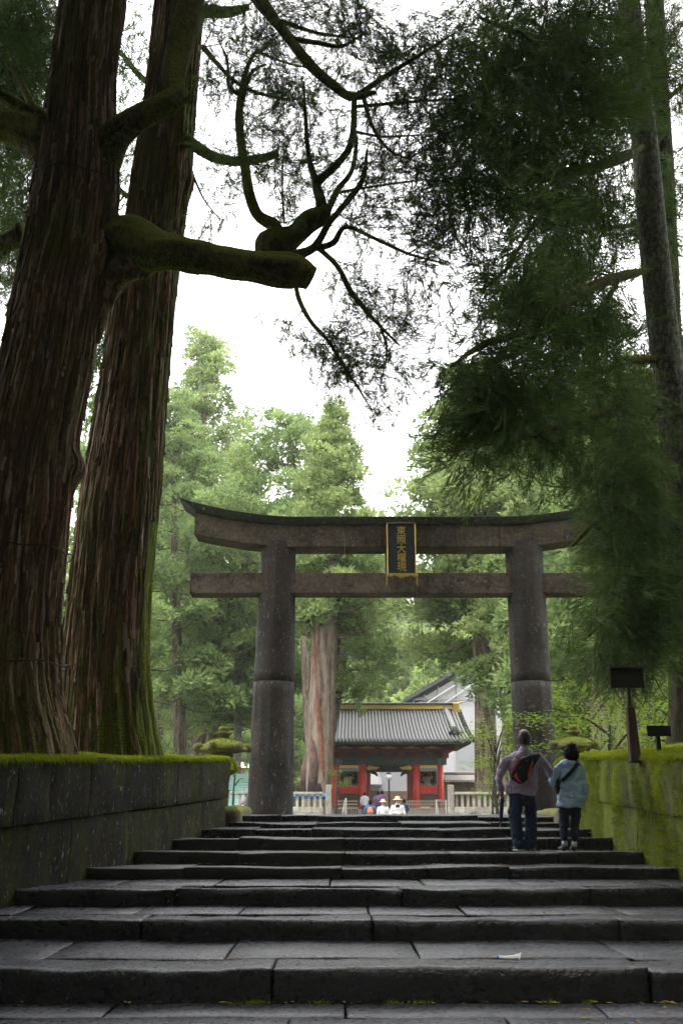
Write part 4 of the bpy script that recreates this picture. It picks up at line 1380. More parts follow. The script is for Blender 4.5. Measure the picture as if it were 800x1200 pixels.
nf += foliate(t3, sk4, [
    (660, 310, 44, 33, 25, 13, 16), (620, 370, 48, 26, 28, 12.5, 14.5), (560, 425, 36, 18, 18, 12, 13.2), (680, 370, 40, 30, 23, 13, 16), (570, 470, 40, 30, 21, 12, 13.6),
    (555, 520, 22, 24, 8, 12.2, 13.2), (620, 460, 40, 26, 24, 12.6, 14.4), (630, 510, 40, 22, 21, 12.8, 14.5), (700, 450, 40, 33, 25, 13.4, 16.2), (720, 530, 48, 33, 30, 13.6, 16.5),
    (722, 590, 30, 37, 23, 13.6, 15.8), (745, 620, 40, 45, 36, 13.8, 16.5), (746, 690, 33, 37, 33, 13.8, 16), (722, 742, 22, 27, 17, 13.8, 15.5), (765, 700, 32, 45, 25, 14, 16.5), (740, 770, 44, 18, 11, 14.2, 16)],
    rg, per_end=9, per_node=2, spread=0.23, sc=(0.75, 1.25), droop=0.95, comb=.38)
nf += foliate(t4, sk3 + [C4[1:6]], [
    (680, 90, 96, 82, 64, 16, 19), (640, 330, 48, 30, 28, 16, 19), (690, 260, 48, 37, 21, 16, 19), (770, 250, 40, 67, 21, 16.5, 20), (790, 420, 32, 60, 17, 17, 20), (700, 400, 56, 45, 25, 16.5, 19.5),
    (670, 480, 48, 37, 24, 16.5, 19), (760, 500, 40, 45, 18, 17, 20)],
    rg, per_end=11, per_node=3, spread=0.36, sc=(0.9, 1.6), mat='needle2', droop=0.6)
print('near foliage faces', nf)

# upper crowns of the four near trees, above the picture
def high_crown(parent, boxes, n, seed):
    r = np.random.default_rng(seed)
    ps = []
    while len(ps) < n:
        b = boxes[r.integers(len(boxes))]
        x, y, z = r.uniform(b[0], b[1]), r.uniform(b[2], b[3]), r.uniform(b[4], b[5])
        if y > -1.5 and z < 1.05 * y + 4.2 and abs(x) < 0.55 * max(y, 0) + 2.2: continue      # would hang in view
        ps.append((x, y, z))
    p = np.array(ps)
    d = r.normal(size=(n, 3)); d[:, 2] *= 0.15
    s = r.uniform(0.9, 1.7, n)
    V, F, t = scatter(CLUMPS_LO, p, d, s, r.uniform(.1, .9, n), r)
    tag(np_mesh('upper_crown', V, F, M['needle2'], parent, tint=t), kind='stuff')
high_crown(t1, [(-11, -1, 2, 15, 9, 23), (-12, -3.6, -4, 10, 5, 16)], 520, 31)
high_crown(t2, [(-9, 2.5, 10, 20, 16, 27)], 260, 32)
high_crown(t4, [(1.5, 13, 4, 17, 9, 24), (5.5, 14, -4, 12, 5, 17)], 520, 33)
high_crown(t3, [(3, 14, 14, 24, 18, 28)], 200, 34)

# ---------------------------------------------------------------- torii
DT = 26.0
def X_(px, py, D): return P(px, py, D)[0]
def Z_(px, py, D): return P(px, py, D)[2]
tor = thing('torii_gateway', 'great grey stone torii gateway spanning the top of the steps', 'torii gate', (X_(472, 950, DT), DT, 0))
zt = Z_(472, 640, DT)
def pillar(xb0, xb1, xt0, xt1, parent):
    cb, ct = X_((xb0 + xb1) / 2, 950, DT), X_((xt0 + xt1) / 2, 636, DT)
    rb = (X_(xb1, 950, DT) - X_(xb0, 950, DT)) / 2
    rt = (X_(xt1, 636, DT) - X_(xt0, 636, DT)) / 2
    zj = Z_(0, 800, DT)
    prev = None
    for a, b, g in ((-0.3, zj - .001, 0), (zj + .001, zt + .05, 1)):
        zz = np.linspace(a, b, 16)
        pts = np.stack([cb + (ct - cb) * zz / zt, np.full(16, DT), zz], 1)
        rad = rb + (rt - rb) * (zz / zt) + (0.003 if g == 0 else 0) 
        rad[0 if g else -1] -= 0.003
        V, F = tube_np(pts, rad, 40, rough=0.012, fq=(3, .6), seed=cb)
        np_mesh('pillar_drum', V, quads_clean(F), M['torii'], parent, smooth=True)
    return cb, ct
pL = pillar(290, 342, 307, 346, tor)
pR = pillar(606, 653, 592, 634, tor)
xc = (pL[0] + pR[0]) / 2
half = (X_(640, 640, DT) - X_(300, 640, DT)) / 2
# lower tie beam (nuki) in three stones
zn0, zn1 = Z_(400, 695, DT - .32), Z_(400, 671, DT - .32)
xe = xc - X_(223, 680, DT - .32)
def beam_stone(name, mat, x0, x1, zf0, zf1, d, bev=0.015, seg=14, ydraw=0.0, taper=0.0):
    """beam running along x whose bottom/top heights are functions of x"""
    V, F = [], []
    xs = np.linspace(x0, x1, seg)
    for x in xs:
        b, t = zf0(x), zf1(x)
        for y, z in ((DT - d, b), (DT + d, b), (DT + d + taper, t), (DT - d - taper, t)):
            V.append((x, y, z + 0.006 * vnoise(np.array([x * 2, y, z]))))
    n = len(xs)
    for i in range(n - 1):
        for k in range(4):
            F.append((i * 4 + k, i * 4 + (k + 1) % 4, (i + 1) * 4 + (k + 1) % 4, (i + 1) * 4 + k))
    F.append((0, 1, 2, 3)); F.append(tuple((n - 1) * 4 + k for k in (3, 2, 1, 0)))
    V = np.array(V)
    mb = MB(); mb.add(V, [f[::-1] for f in F])
    return mb.build(name, mat, tor, bevel=bev)
for a, b in ((xc - xe, pL[0] + .1), (pL[0] + .106, pR[0] - .1), (pR[0] - .094, xc + xe)):
    beam_stone('tie_beam_stone', M['torii_beam'], a, b, lambda x: zn0, lambda x: zn1, 0.30)
# upper lintel (shimaki) and cap (kasagi) curving up at the ends
yk = DT - 0.5
def curve(z0, rise):
    return lambda x: z0 + rise * max(0.0, abs(x - xc) / half - 0.42) ** 2.0
zs0, zs1 = Z_(472, 640.5, DT - .42), Z_(472, 615.5, DT - .42)
zk1 = Z_(472, 600.5, DT - .7)
xs_e = xc - X_(228, 615, DT - .42)
xk_e = xc - X_(205, 585, DT - .7)
rs = 0.95
def raise_(x): return 0.54 * max(0.0, (abs(x - xc) / half - 0.70) / 0.87) ** 1.8
edges = [xc - xs_e] + [X_(q, 625, DT - .42) for q in (351, 404, 534)] + [xc + (xs_e - (X_(351, 625, DT - .42) - (xc - xs_e)))] + [xc + xs_e]
for a, b in zip(edges[:-1], edges[1:]):
    beam_stone('lintel_stone', M['torii_beam'], a + .006, b - .006, lambda x: zs0 + raise_(x), lambda x: zs1 + raise_(x), 0.40, seg=20, taper=0.03)
ke = [xc - xk_e, xc - 2.1, xc - .1, xc + 2.0, xc + xk_e]
for a, b in zip(ke[:-1], ke[1:]):
    # ends cut on the slant: shear handled by longer top edge
    V, F = [], []
    xs = np.linspace(a + .004, b - .004, 22)
    for x in xs:
        u = abs(x - xc) / xk_e
        sl = np.sign(x - xc) * 0.0
        zb_, zt_ = zs1 + 0.004 + raise_(x), zk1 + raise_(x) * 1.12
        kk = -np.sign(x - xc) * 0.40 * max(0, (u - 0.9) / 0.1)
        for y, z, o in ((DT - .55, zb_, kk), (DT + .55, zb_, kk), (DT + .66, zt_ - .12, kk * .2), (DT, zt_ + .05, 0), (DT - .66, zt_ - .10, kk * .2)):
            V.append((x + o, y, z))
    n = len(xs)
    for i in range(n - 1):
        for k in range(5):
            F.append((i * 5 + k, (i + 1) * 5 + k, (i + 1) * 5 + (k + 1) % 5, i * 5 + (k + 1) % 5))
    F.append((0, 1, 2, 3, 4)); F.append(tuple((n - 1) * 5 + k for k in (4, 3, 2, 1, 0)))
    MB().add(V, F).build('cap_stone', M['torii_cap'], tor, bevel=0.015)
MB().box(xc - .38, xc + .38, DT - .2, DT + .2, zn1, zs0 + .02).build('centre_strut', M['torii'], tor)

# name plaque
yp = DT - .62
pq = thing('name_plaque', 'black and gold plaque with five gold characters hanging under the torii lintel', 'plaque', (X_(470, 680, yp), yp, Z_(470, 680, yp)))
a, b = X_(454.5, 650, yp), X_(486, 650, yp)
z0, z1 = Z_(470, 672, yp), Z_(470, 615, yp)
MB().box(a, b, yp, yp + .12, z0, z1).build('board', M['black'], pq, bevel=.01)
fw = 0.03
MB().box(a - fw, a, yp - .05, yp + .14, z0 - .0, z1 + .02).build('frame_strip', M['gold'], pq, bevel=.008)
MB().box(b, b + fw, yp - .05, yp + .14, z0 - .0, z1 + .02).build('frame_strip', M['gold'], pq, bevel=.008)
MB().box(a - fw, b + fw, yp - .05, yp + .14, z1 + .022, z1 + .06).build('frame_strip', M['wood'], pq, bevel=.008)
sc_ = MB()
xx = np.linspace(a - .07, b + .07, 29)
for i in range(28):
    dz = 0.05 + 0.045 * abs(math.sin(i * PI / 7)) + (0.06 if 12 <= i <= 15 else 0)
    sc_.box(xx[i], xx[i + 1] - .0005, yp - .06, yp + .02 + .001 * (i % 2), z0 - dz, z0 - .003)
sc_.build('scalloped_apron', M['gold'], pq)
for xq in (a - fw - .02, b + fw - .01):
    MB().tube([(xq + .015, yp, z0 - .05), (xq + .012, yp - .01, z0 - .2), (xq - .005 if xq < 0 + a else xq + .03, yp, z0 - .33)], [.02, .018, .012], 6).build('hanging_leg', M['gold'], pq)
zc = np.linspace(Z_(470, 622.5, yp), Z_(470, 665, yp), 5)
for ch, z in zip('東照大權現', zc):
    cu = bpy.data.curves.new('character', 'FONT')
    cu.body = ch
    cu.size = 0.262
    cu.extrude = 0.012
    cu.offset = 0.0015
    cu.align_x = 'CENTER'; cu.align_y = 'CENTER'
    o0 = bpy.data.objects.new('glyph', cu)
    COL.objects.link(o0)
    me = bpy.data.meshes.new_from_object(o0.evaluated_get(bpy.context.evaluated_depsgraph_get()))
    bpy.data.objects.remove(o0)
    me.materials.clear()
    me.materials.append(M['gold'])
    o = bpy.data.objects.new('character', me)
    COL.objects.link(o)
    o.parent = pq
    bl = wloc(pq)
    o.location = ((a + b) / 2 - bl[0], yp - .014 - bl[1], z - bl[2])
    o.rotation_euler = (PI / 2, 0, 0)

# ---------------------------------------------------------------- kerb stones beside the top step
for px_, pz, lab in ((277, 947, 'mossy rounded kerb stone at the left end of the top step'), (651, 950, 'small mossy kerb stone at the foot of the right torii pillar')):
    p = P(px_, pz, 19.6)
    o = stone('kerb_stone', M['lantern'], None, (p[0] - .28 if px_ < 400 else p[0] - .1, 19.0, -.25), (p[0] + .13, 21.5, p[2] + .02), nd=(6, 8, 5), amp=0.05, rnd=0.09, seed=px_)
    tag(o, lab, 'kerb stone')

# ---------------------------------------------------------------- moss-covered stone lanterns
def lantern(label, px_, top, base_y, D, k, ball=True):
    c = P(px_, 950, D)
    zt_ = Z_(px_, top, D)
    m = ppm(P(px_, top + 20, D))
    g = float(gz(c[0], D))
    L = thing('stone_lantern', label, 'stone lantern', (c[0], D, 0.0))
    s = k
    c0 = (c[0], D, zt_ - 1.95 * s)
    MB().lathe(c0, [(.42 * s, -0.4), (.42 * s, .12 * s), (.36 * s, .16 * s), (.2 * s, .2 * s)], 12).build('base', M['lantern'], L, True)
    MB().lathe(c0, [(.17 * s, .2 * s), (.155 * s, .5 * s), (.18 * s, .55 * s), (.155 * s, .6 * s), (.16 * s, .85 * s), (.2 * s, .88 * s)], 14).build('shaft', M['lantern'], L, True)
    MB().lathe(c0, [(.2 * s, .882 * s), (.36 * s, .97 * s), (.40 * s, 1.06 * s), (.34 * s, 1.08 * s)], 12).build('platform', M['lantern'], L, True)
    fb = MB()
    fb.lathe(c0, [(.24 * s, 1.082 * s), (.25 * s, 1.1 * s), (.25 * s, 1.33 * s), (.22 * s, 1.35 * s)], 6)
    fb.build('fire_box', M['lantern'], L)
    MB().lathe(c0, [(.30 * s, 1.352 * s), (.56 * s, 1.40 * s), (.55 * s, 1.45 * s), (.46 * s, 1.53 * s), (.33 * s, 1.61 * s), (.16 * s, 1.66 * s), (.12 * s, 1.67 * s)], 24).build('roof', M['lantern'], L, True)
    for q in range(6):
        an = q * PI / 3 + 0.25
        cx, cy = c0[0] + .56 * s * math.cos(an), c0[1] + .56 * s * math.sin(an)
        pr = [(.02, -.09), (.09, -.07), (.12, 0), (.10, .06), (.05, .10), (.01, .11)]
        MB().lathe((cx, cy, c0[2] + 1.46 * s), [(r * s, z * s) for r, z in pr], 10).build('scroll', M['lantern'], L, True)
    MB().lathe(c0, [(.13 * s, 1.672 * s), (.13 * s, 1.76 * s), (.17 * s, 1.765 * s), (.17 * s, 1.80 * s), (.10 * s, 1.83 * s), (.11 * s, 1.85 * s), (.12 * s, 1.885 * s), (.10 * s, 1.92 * s), (.05 * s, 1.945 * s), (.01 * s, 1.95 * s)], 16).build('finial', M['lantern'], L, True)
    for ch in list(L.children):
        me = ch.data
        co = np.zeros(len(me.vertices) * 3, np.float32); me.vertices.foreach_get('co', co); co = co.reshape(-1, 3)
        co += (np.stack([fbm(co * 7 + px_, 2), fbm(co * 7 + 9 + px_, 2), fbm(co * 7 + 19 + px_, 2)], 1) * .022 * s).astype(np.float32)
        me.vertices.foreach_set('co', co.ravel()); me.update()
    return L
lantern('moss-capped stone lantern behind the end of the left wall', 259, 851, 945, 21.0, 0.92)
lantern('moss-smothered stone lantern beside the woman, behind the right wall', 678, 850, 945, 21.5, 0.86)
for o in [o for o in bpy.data.objects if o.name.startswith('stone_lantern')]:
    moss_on([c for c in o.children if c.name.split('.')[0] in ('roof', 'finial', 'scroll')], 2600, lambda c, q: np.clip(q[:, 2] * 1.5, 0, 1), 7, o, L=(.015, .04))
wr = [o for o in bpy.data.objects if o.name.startswith('retaining_wall')]
moss_on([c for c in wr[1].children if c.name.startswith('wall_stone')], 60000,
        lambda c, q: (q[:, 0] < -.3) * (c[:, 1] > 9.5) * np.clip(fbm(c * np.array([1, 2.2, .9]), 3) * 1.6 + .35, 0, 1), 8, wr[1], L=(.012, .035), w=.005, hang=.8)
moss_on([c for c in wr[0].children if c.name.startswith('wall_stone')], 16000,
        lambda c, q: (q[:, 0] > .3) * (c[:, 1] > 8.5) * np.clip(fbm(c * np.array([1, 2.2, .9]) + 4, 3) * 1.6 + .0, 0, 1) * np.clip((c[:, 1] - 9) / 9, .15, 1), 9, wr[0], L=(.012, .03), w=.004, hang=.8)
# the dark curved roof between left lantern and pillar
sl = thing('bronze_lantern', 'dark curved lantern roof edge just left of the left torii pillar', 'lantern', (X_(296, 930, 31), 31, -1.1))
c0 = (X_(301, 930, 31), 31, -1.15)
MB().lathe(c0, [(.3, 0), (.28, .15), (.12, .2), (.11, .9), (.2, 1.0), (.22, 1.25)], 12).build('shaft', M['postwood'], sl, True)
MB().lathe(c0, [(.45, 1.252), (.42, 1.35), (.26, 1.7), (.2, 2.2), (.12, 2.35)], 14).build('roof', M['postwood'], sl, True)

# ---------------------------------------------------------------- signs on the right bank
def on_bank(px_, py_, D): return P(px_, py_, D)
DS = 13.8
s1 = thing('notice_board', 'dark notice board on a thick reddish post behind the right wall', 'sign', (X_(740, 880, DS), DS, Z_(740, 880, DS)))
p0, p1 = P(743, 885, DS), P(738, 828, DS)
MB().hexa([(p0[0] - .075, DS - .07, p0[2] - .1), (p0[0] + .075, DS - .07, p0[2] - .1), (p0[0] + .075, DS + .07, p0[2] - .1), (p0[0] - .075, DS + .07, p0[2] - .1),
           (p1[0] - .06, DS - .06, p1[2]), (p1[0] + .05, DS - .06, p1[2]), (p1[0] + .05, DS + .06, p1[2]), (p1[0] - .06, DS + .06, p1[2])]).build('post', M['postwood'], s1, bevel=.012)
p2 = P(736, 806, DS)
MB().tube([(p1[0] - .01, DS, p1[2] - .03), (p2[0], DS, p2[2] + .25)], [.032, .026], 8).build('upper_post', M['boardblack'], s1)
a, b = P(714.5, 806.5, DS), P(751.5, 784, DS)
MB().box(a[0], b[0], DS - .05, DS - .032, a[2], b[2]).build('board', M['boardblack'], s1, bevel=.004)
MB().box(a[0] - .02, b[0] + .02, DS - .09, DS - .02, b[2], b[2] + .03).build('board_hood', M['postwood'], s1, bevel=.004)
DS2 = 14.3
s2 = thing('low_sign', 'small dark rectangular sign on a short post near the right edge', 'sign', (X_(772, 868, DS2), DS2, Z_(772, 868, DS2)))
a, b = P(757.5, 863, DS2), P(784, 850.5, DS2)
MB().box(a[0], b[0], DS2 - .04, DS2 - .015, a[2], b[2]).build('board', M['boardblack'], s2, bevel=.004)
p = P(772, 880, DS2)
MB().box(p[0] - .03, p[0] + .03, DS2 - .01, DS2 + .05, p[2] - .1, b[2] - .02).build('post', M['boardblack'], s2, bevel=.005)

# ---------------------------------------------------------------- litter
pl = P(597, 1120.5, 8.25)
pl[2] = tread_z(8.25) + 0.02
Dl = 8.25
pz = lambda x: X_(x, 1120, Dl)
lt = thing('crumpled_paper', 'small twisted white paper scrap with a blue tip lying on the first step', 'litter', (pl[0], Dl, pl[2]))
zt0 = ZF[0] + (Dl - DD[0]) * (ZB[1] - ZF[0]) / (DD[1] - DD[0]) + 0.004
MB().tube([(pz(584), Dl + .02, zt0 + .02), (pz(592), Dl + .01, zt0 + .016), (pz(600), Dl, zt0 + .018), (pz(607), Dl, zt0 + .022)], [.012, .014, .018, .026], 8).add(
    [(pz(600), Dl, zt0 + .02), (pz(608), Dl - .015, zt0 + .006), (pz(611), Dl + .02, zt0 + .055), (pz(606), Dl + .03, zt0 + .03)], [(0, 1, 2, 3)]).build('paper', M['paper'], lt)
MB().tube([(pz(582), Dl + .022, zt0 + .02), (pz(584.5), Dl + .019, zt0 + .02)], [.015, .014], 8).build('blue_tip', M['blueplastic'], lt)

# ---------------------------------------------------------------- people
def rcap(pts, rad, flat0=False):
    """add hemispherical ends to a tube path (flat0: a cut hem at the start)"""
    pts = [np.array(p, float) for p in pts]
    rad = [np.array(r if hasattr(r, '__len__') else (r, r), float) for r in rad]
    d0 = pts[0] - pts[1]; d0 /= np.linalg.norm(d0)
    d1 = pts[-1] - pts[-2]; d1 /= np.linalg.norm(d1)
    m0, m1 = rad[0].min(), rad[-1].min()
    a, b = [], []
    for ang in (75, 50, 25):
        s_, c_ = math.sin(math.radians(ang)), math.cos(math.radians(ang))
        if not flat0: a.append((pts[0] + d0 * m0 * s_, rad[0] * c_))
    for ang in (25, 50, 75):
        s_, c_ = math.sin(math.radians(ang)), math.cos(math.radians(ang))
        b.append((pts[-1] + d1 * m1 * s_, rad[-1] * c_))
    seq = a + list(zip(pts, rad)) + b
    return [q[0] for q in seq], [q[1] for q in seq]

def blob(name, mat, parent, limbs, voxel=0.012, smooth=3, rough=0.0, fq=9.0, nseg=14, flat=False):
    """one continuous surface grown round tapering limbs"""
    mb = MB()
    for L in limbs:
        pts, rad = rcap(L[0], L[1], len(L) > 2) if not flat else ([np.array(p, float) for p in L[0]], [np.array(r if hasattr(r, '__len__') else (r, r), float) for r in L[1]])
        V, F = tube_np(pts, np.array(rad), nseg, cap=True)
        mb.add(V, [tuple(dict.fromkeys(f)) for f in F.tolist()])
    base = wloc(parent)
    me = bpy.data.meshes.new(name)
    me.from_pydata([tuple(np.array(v) - base) for v in mb.v], [], mb.f)
    o = bpy.data.objects.new(name, me)
    COL.objects.link(o)
    r = o.modifiers.new('r', 'REMESH'); r.mode = 'VOXEL'; r.voxel_size = voxel
    if smooth:
        s_ = o.modifiers.new('s', 'SMOOTH'); s_.iterations = smooth; s_.factor = 0.5
    dg = bpy.context.evaluated_depsgraph_get()
    ev = o.evaluated_get(dg)
    me2 = bpy.data.meshes.new_from_object(ev)
    bpy.data.objects.remove(o)
    n = len(me2.vertices)
    co = np.zeros(n * 3, np.float32); me2.vertices.foreach_get('co', co); co = co.reshape(-1, 3)
    if rough > 0 and n:
        no = np.zeros(n * 3, np.float32); me2.vertices.foreach_get('normal', no); no = no.reshape(-1, 3)
        w = fbm((co + base) * np.array([fq, fq, fq * 1.6]), 3)
        co = co + no * (w * rough)[:, None]
        me2.vertices.foreach_set('co', co.astype(np.float32).ravel())
    me2.polygons.foreach_set('use_smooth', [True] * len(me2.polygons))
    me2.update()
    me2.materials.clear()
    ob = link_mesh(name, me2, mat, parent)
    WL[ob.name] = base
    return ob

def A3(p, dx=0, dy=0, dz=0): return np.array(p) + np.array([dx, dy, dz])

def hand(limbs, w, d, spread, k=1.0, curl=0.0):
    """palm and five unequal fingers, appended as tapering limbs; w wrist, d direction, spread sideways"""
    d = np.array(d, float); d /= np.linalg.norm(d)
    s_ = np.array(spread, float); s_ /= np.linalg.norm(s_)
    n = np.cross(d, s_)
    limbs.append(([w, w + d * .045 * k, w + d * .085 * k], [(.026 * k, .02 * k), (.04 * k, .017 * k), (.038 * k, .015 * k)]))
    for q, (o, l) in enumerate(((-.03, .062), (-.01, .072), (.011, .068), (.031, .052))):
        b = w + d * .085 * k + s_ * o * k
        m = b + (d * l * .5 + n * curl * l * .35) * k
        limbs.append(([b, m, m + (d * l * .4 * (1 - curl) + n * curl * l * .6) * k], [.0095 * k, .009 * k, .0075 * k]))
    b = w + d * .03 * k - s_ * .03 * k
    limbs.append(([b, b + (d * .03 - s_ * .022) * k, b + (d * .06 - s_ * .028) * k], [.012 * k, .011 * k, .009 * k]))

DM = 14.65
def J(x, y, dy=0.0, D=DM): return P(x, y, D) + np.array([0, dy, 0])

def man():
    f = J(613, 995)
    zf = tread_z(DM)
    t = thing('person', 'man in a purple checked shirt and jeans climbing the steps, sling bag on his back', 'person', (f[0], DM, zf))
    # body: one continuous figure
    L = []
    neck, head = J(613.5, 880), J(614, 865)
    L.append(([J(612, 922), J(613, 905), J(613.5, 892), J(614, 885)], [(.13, .08), (.13, .08), (.15, .08), (.10, .06)]))
    L.append(([J(614, 884), J(614, 871, .01)], [.062, .058]))
    L.append(([J(614, 871, .015), J(614, 865, .02), J(614, 860.5, .015)], [(.074, .09), (.088, .104), (.076, .092)]))
    for sx in (-1, 1):      # ears
        L.append(([J(614 + sx * 7.3, 868, .02), J(614 + sx * 7.7, 864.5, .015)], [.012, .014]))
    L.append(([J(614, 867.5, .115), J(614, 865, .105)], [.014, .009]))   # nose
    L.append(([J(614, 870.5, .095), J(614.6, 870.5, .095)], [.018, .018]))  # mouth and chin
    # arms
    lw = J(587, 925, .04)
    L.append(([J(598, 889), J(587, 903, -.01), J(584, 913, .0), lw], [.04, .038, .035, .027]))
    hand(L, lw, J(588, 938, .05) - lw, (0.3, 1, 0), 1.05, .7)
    rw = J(650.5, 911, .05)
    L.append(([J(629, 889), J(641, 901, .0), rw], [.04, .036, .027]))
    hand(L, rw, J(660, 917, .09) - rw, (0.1, .6, .5), 1.05, .6)
    # legs
    L.append(([J(606, 932), J(604.5, 955, .02), J(606, 972, -.01), J(607.5, 990, -.04)], [.075, .06, .05, .04]))
    L.append(([J(619, 932), J(621, 955, .05), J(620, 972, .0), J(619.5, 988, -.055)], [.075, .06, .05, .04]))
    blob('body', M['skin'], t, L, 0.009, 1, nseg=16)
    # hair: thin, bald crown
    blob('hair', M['thinhair'], t, [([J(614, 868, -.0), J(614, 863.5, -.002)], [(.089, .095), (.094, .098)])], .008, 2, .003, 30)
    # shirt
    sl_ = []
    sl_.append(([J(611, 931.5), J(611.5, 918), J(612.5, 905), J(613.5, 894), J(614, 887), J(614, 882.5), J(614, 880)], [(.225, .15), (.215, .145), (.21, .14), (.235, .135), (.215, .115), (.13, .09), (.08, .075)], 1))
    sl_.append(([J(600, 890), J(591, 893, -.01), J(586.5, 904, -.02), J(584, 913, .01), J(586, 923, .03)], [.066, .07, .066, .062, .048]))
    sl_.append(([J(630, 887), J(637, 894, .0), J(643, 903, .01), J(650, 911.5, .045)], [.075, .07, .06, .044]))
    sl_.append(([J(614, 881.5, .01), J(614, 877.5, .012)], [(.07, .072), (.064, .068)]))    # collar
    blob('shirt', M['plaid'], t, sl_, 0.011, 1, .020, 8.0)
    # trousers
    tr = []
    tr.append(([J(612, 924), J(612, 934)], [(.17, .12), (.18, .125)]))
    tr.append(([J(604.5, 932), J(603.2, 950, .02), J(603.6, 965, .0), J(605.5, 978, -.03), J(607.5, 990, -.045)], [(.098, .115), (.098, .11), (.086, .092), (.08, .084), (.077, .08)], ))
    tr.append(([J(620, 932), J(622.3, 950, .06), J(622, 965, .03), J(621, 978, -.03), J(620.2, 989, -.06)], [(.098, .115), (.098, .11), (.084, .092), (.08, .084), (.077, .08)], ))
    blob('trousers', M['jeans'], t, tr, 0.011, 1, .015, 10.0)
    for (hx, hy, tx, ty, tw, dn) in ((610, 991.5, 605.5, 993, 0, 0), (621.5, 990, 626, 995.0, .0, 1)):
        z0 = zf
        hp = J(hx, hy, -.06); tp = J(tx, ty, .14)
        hp[2] = z0 + .045 + (.03 if dn else 0); tp[2] = z0 + .038
        sh = blob('shoe', M['shoe'], t, [([hp, (hp + tp) / 2 + np.array([0, 0, .005]), tp], [(.045, .042), (.052, .04), (.048, .03)])], .009, 2)
        a = hp - np.array([0, .0, .033]); b_ = tp - np.array([0, 0, .024])
        a[1] -= .045; b_[1] += .04
        m_ = MB()
        for q in (0,):
            m_.tube([a + [0, 0, 0], (a + b_) / 2, b_], [(.043), (.05), (.04)], 12)
        V = np.array(m_.v); V[:, 2] = np.clip(V[:, 2], np.interp(V[:, 1], [a[1], b_[1]], [a[2] - .014, b_[2] - .013]), np.interp(V[:, 1], [a[1], b_[1]], [a[2] + .012, b_[2] + .01]))
        m_.v = [tuple(v) for v in V]
        so = m_.build('sole', M['sole'], sh, True)
    # sling bag (worn: a thing held on him)
    bg = thing('sling_bag', 'black and orange-red sling bag worn across the man\'s back', 'bag', J(605, 905, -.17))
    by = -.165
    outline = [(627, 883), (630, 886.5), (621, 901), (617, 907), (615, 914), (608, 919), (604.5, 918), (596, 912.5), (595, 907), (600, 898), (607, 889), (618, 885)]
    def slab(name, mat, pts, y0, y1, par, rd=.02):
        ctr = np.mean([J(x, y, 0) for x, y in pts], axis=0)
        V = []
        for yy, k in ((y1, 1.0), ((y0 + y1) / 2, 1.04), (y0 + .012, .93), (y0, .72)):
            for x, y in pts:
                p = J(x, y, 0); p = ctr + (p - ctr) * k
                p[1] = DM + yy
                V.append(p)
        n = len(pts)
        F = []
        for j in range(3):
            for i in range(n):
                F.append((j * n + i, j * n + (i + 1) % n, (j + 1) * n + (i + 1) % n, (j + 1) * n + i))
        F.append(tuple(range(3 * n, 4 * n))); F.append(tuple(range(n))[::-1])
        return MB().add(V, F).build(name, mat, par, smooth=False, bevel=.003)
    slab('bag_body', M['bagblack'], outline, by - .07, by + .05, bg)
    slab('red_patch', M['bagred'], [(601.5, 905.5), (603, 912), (608, 918), (602.5, 915.5), (598.5, 910.5)], by - .082, by - .06, bg)
    def strap(name, mat, pts, w, par):
        V, F = [], []
        P3 = [np.array(p) for p in pts]
        for i, p in enumerate(P3):
            d = P3[min(i + 1, len(P3) - 1)] - P3[max(i - 1, 0)]
            d /= np.linalg.norm(d)
            s_ = np.cross(d, [0, 1, 0]); s_ /= np.linalg.norm(s_) + 1e-9
            for a_, b_ in ((-1, 0), (1, 0), (1, 1), (-1, 1)):
                V.append(p + s_ * a_ * w + np.array([0, -.008 * b_, 0]))
        for i in range(len(P3) - 1):
            for k in range(4):
                F.append((i * 4 + k, i * 4 + (k + 1) % 4, i * 4 + 4 + (k + 1) % 4, i * 4 + 4 + k))
        F += [(3, 2, 1, 0), tuple(len(V) - 4 + k for k in range(4))]
        return MB().add(V, F).build(name, mat, par)
    strap('shoulder_strap', M['bagblack'], [J(631, 878.5, .0), J(629.5, 880.5, -.10), J(626, 886, -.17), J(622, 893, -.245)], .03, bg)
    strap('red_strap_panel', M['bagred'], [J(630, 882.5, -.13), J(627.5, 886, -.185), J(625, 889.5, -.225)], .022, bg)
    strap('red_zip', M['bagred'], [J(606, 889.5, -.225), J(600, 897.5, -.235), J(595.5, 904.5, -.225)], .012, bg)
    strap('red_cord', M['bagred'], [J(620.5, 893, -.235), J(616, 906, -.235), J(615, 912, -.22)], .011, bg)
    strap('red_cord', M['bagred'], [J(615, 908, -.2), J(617, 915, -.175), J(618, 922, -.17)], .006, bg)
    strap('green_cord', M['green'], [J(614, 892, -.25), J(612.5, 893.5, -.25)], .008, bg)
    strap('green_cord', M['green'], [J(604, 900.5, -.25), J(607, 901, -.25)], .004, bg)
    # furled umbrella
    um = thing('umbrella', 'furled navy umbrella with a brass tip held upright in the man\'s left hand', 'umbrella', J(587, 970, .05))
    MB().tube([J(588.8, 934, .05), J(588.3, 940, .05), J(587.5, 955, .05), J(586.6, 964, .05)], [.03, .034, .028, .014], 10).build('furled_canopy', M['umbrella'], um, True)
    MB().tube([J(586.6, 964, .05), J(586.3, 969.5, .05)], [.011, .006], 8).build('tip', M['gold'], um)
    MB().tube([J(588.8, 934, .05), J(589.6, 926, .05), J(590.2, 923, .03), J(589, 921.5, .0)], [.012, .014, .014, .012], 8).build('handle', M['bagblack'], um, True)
man()

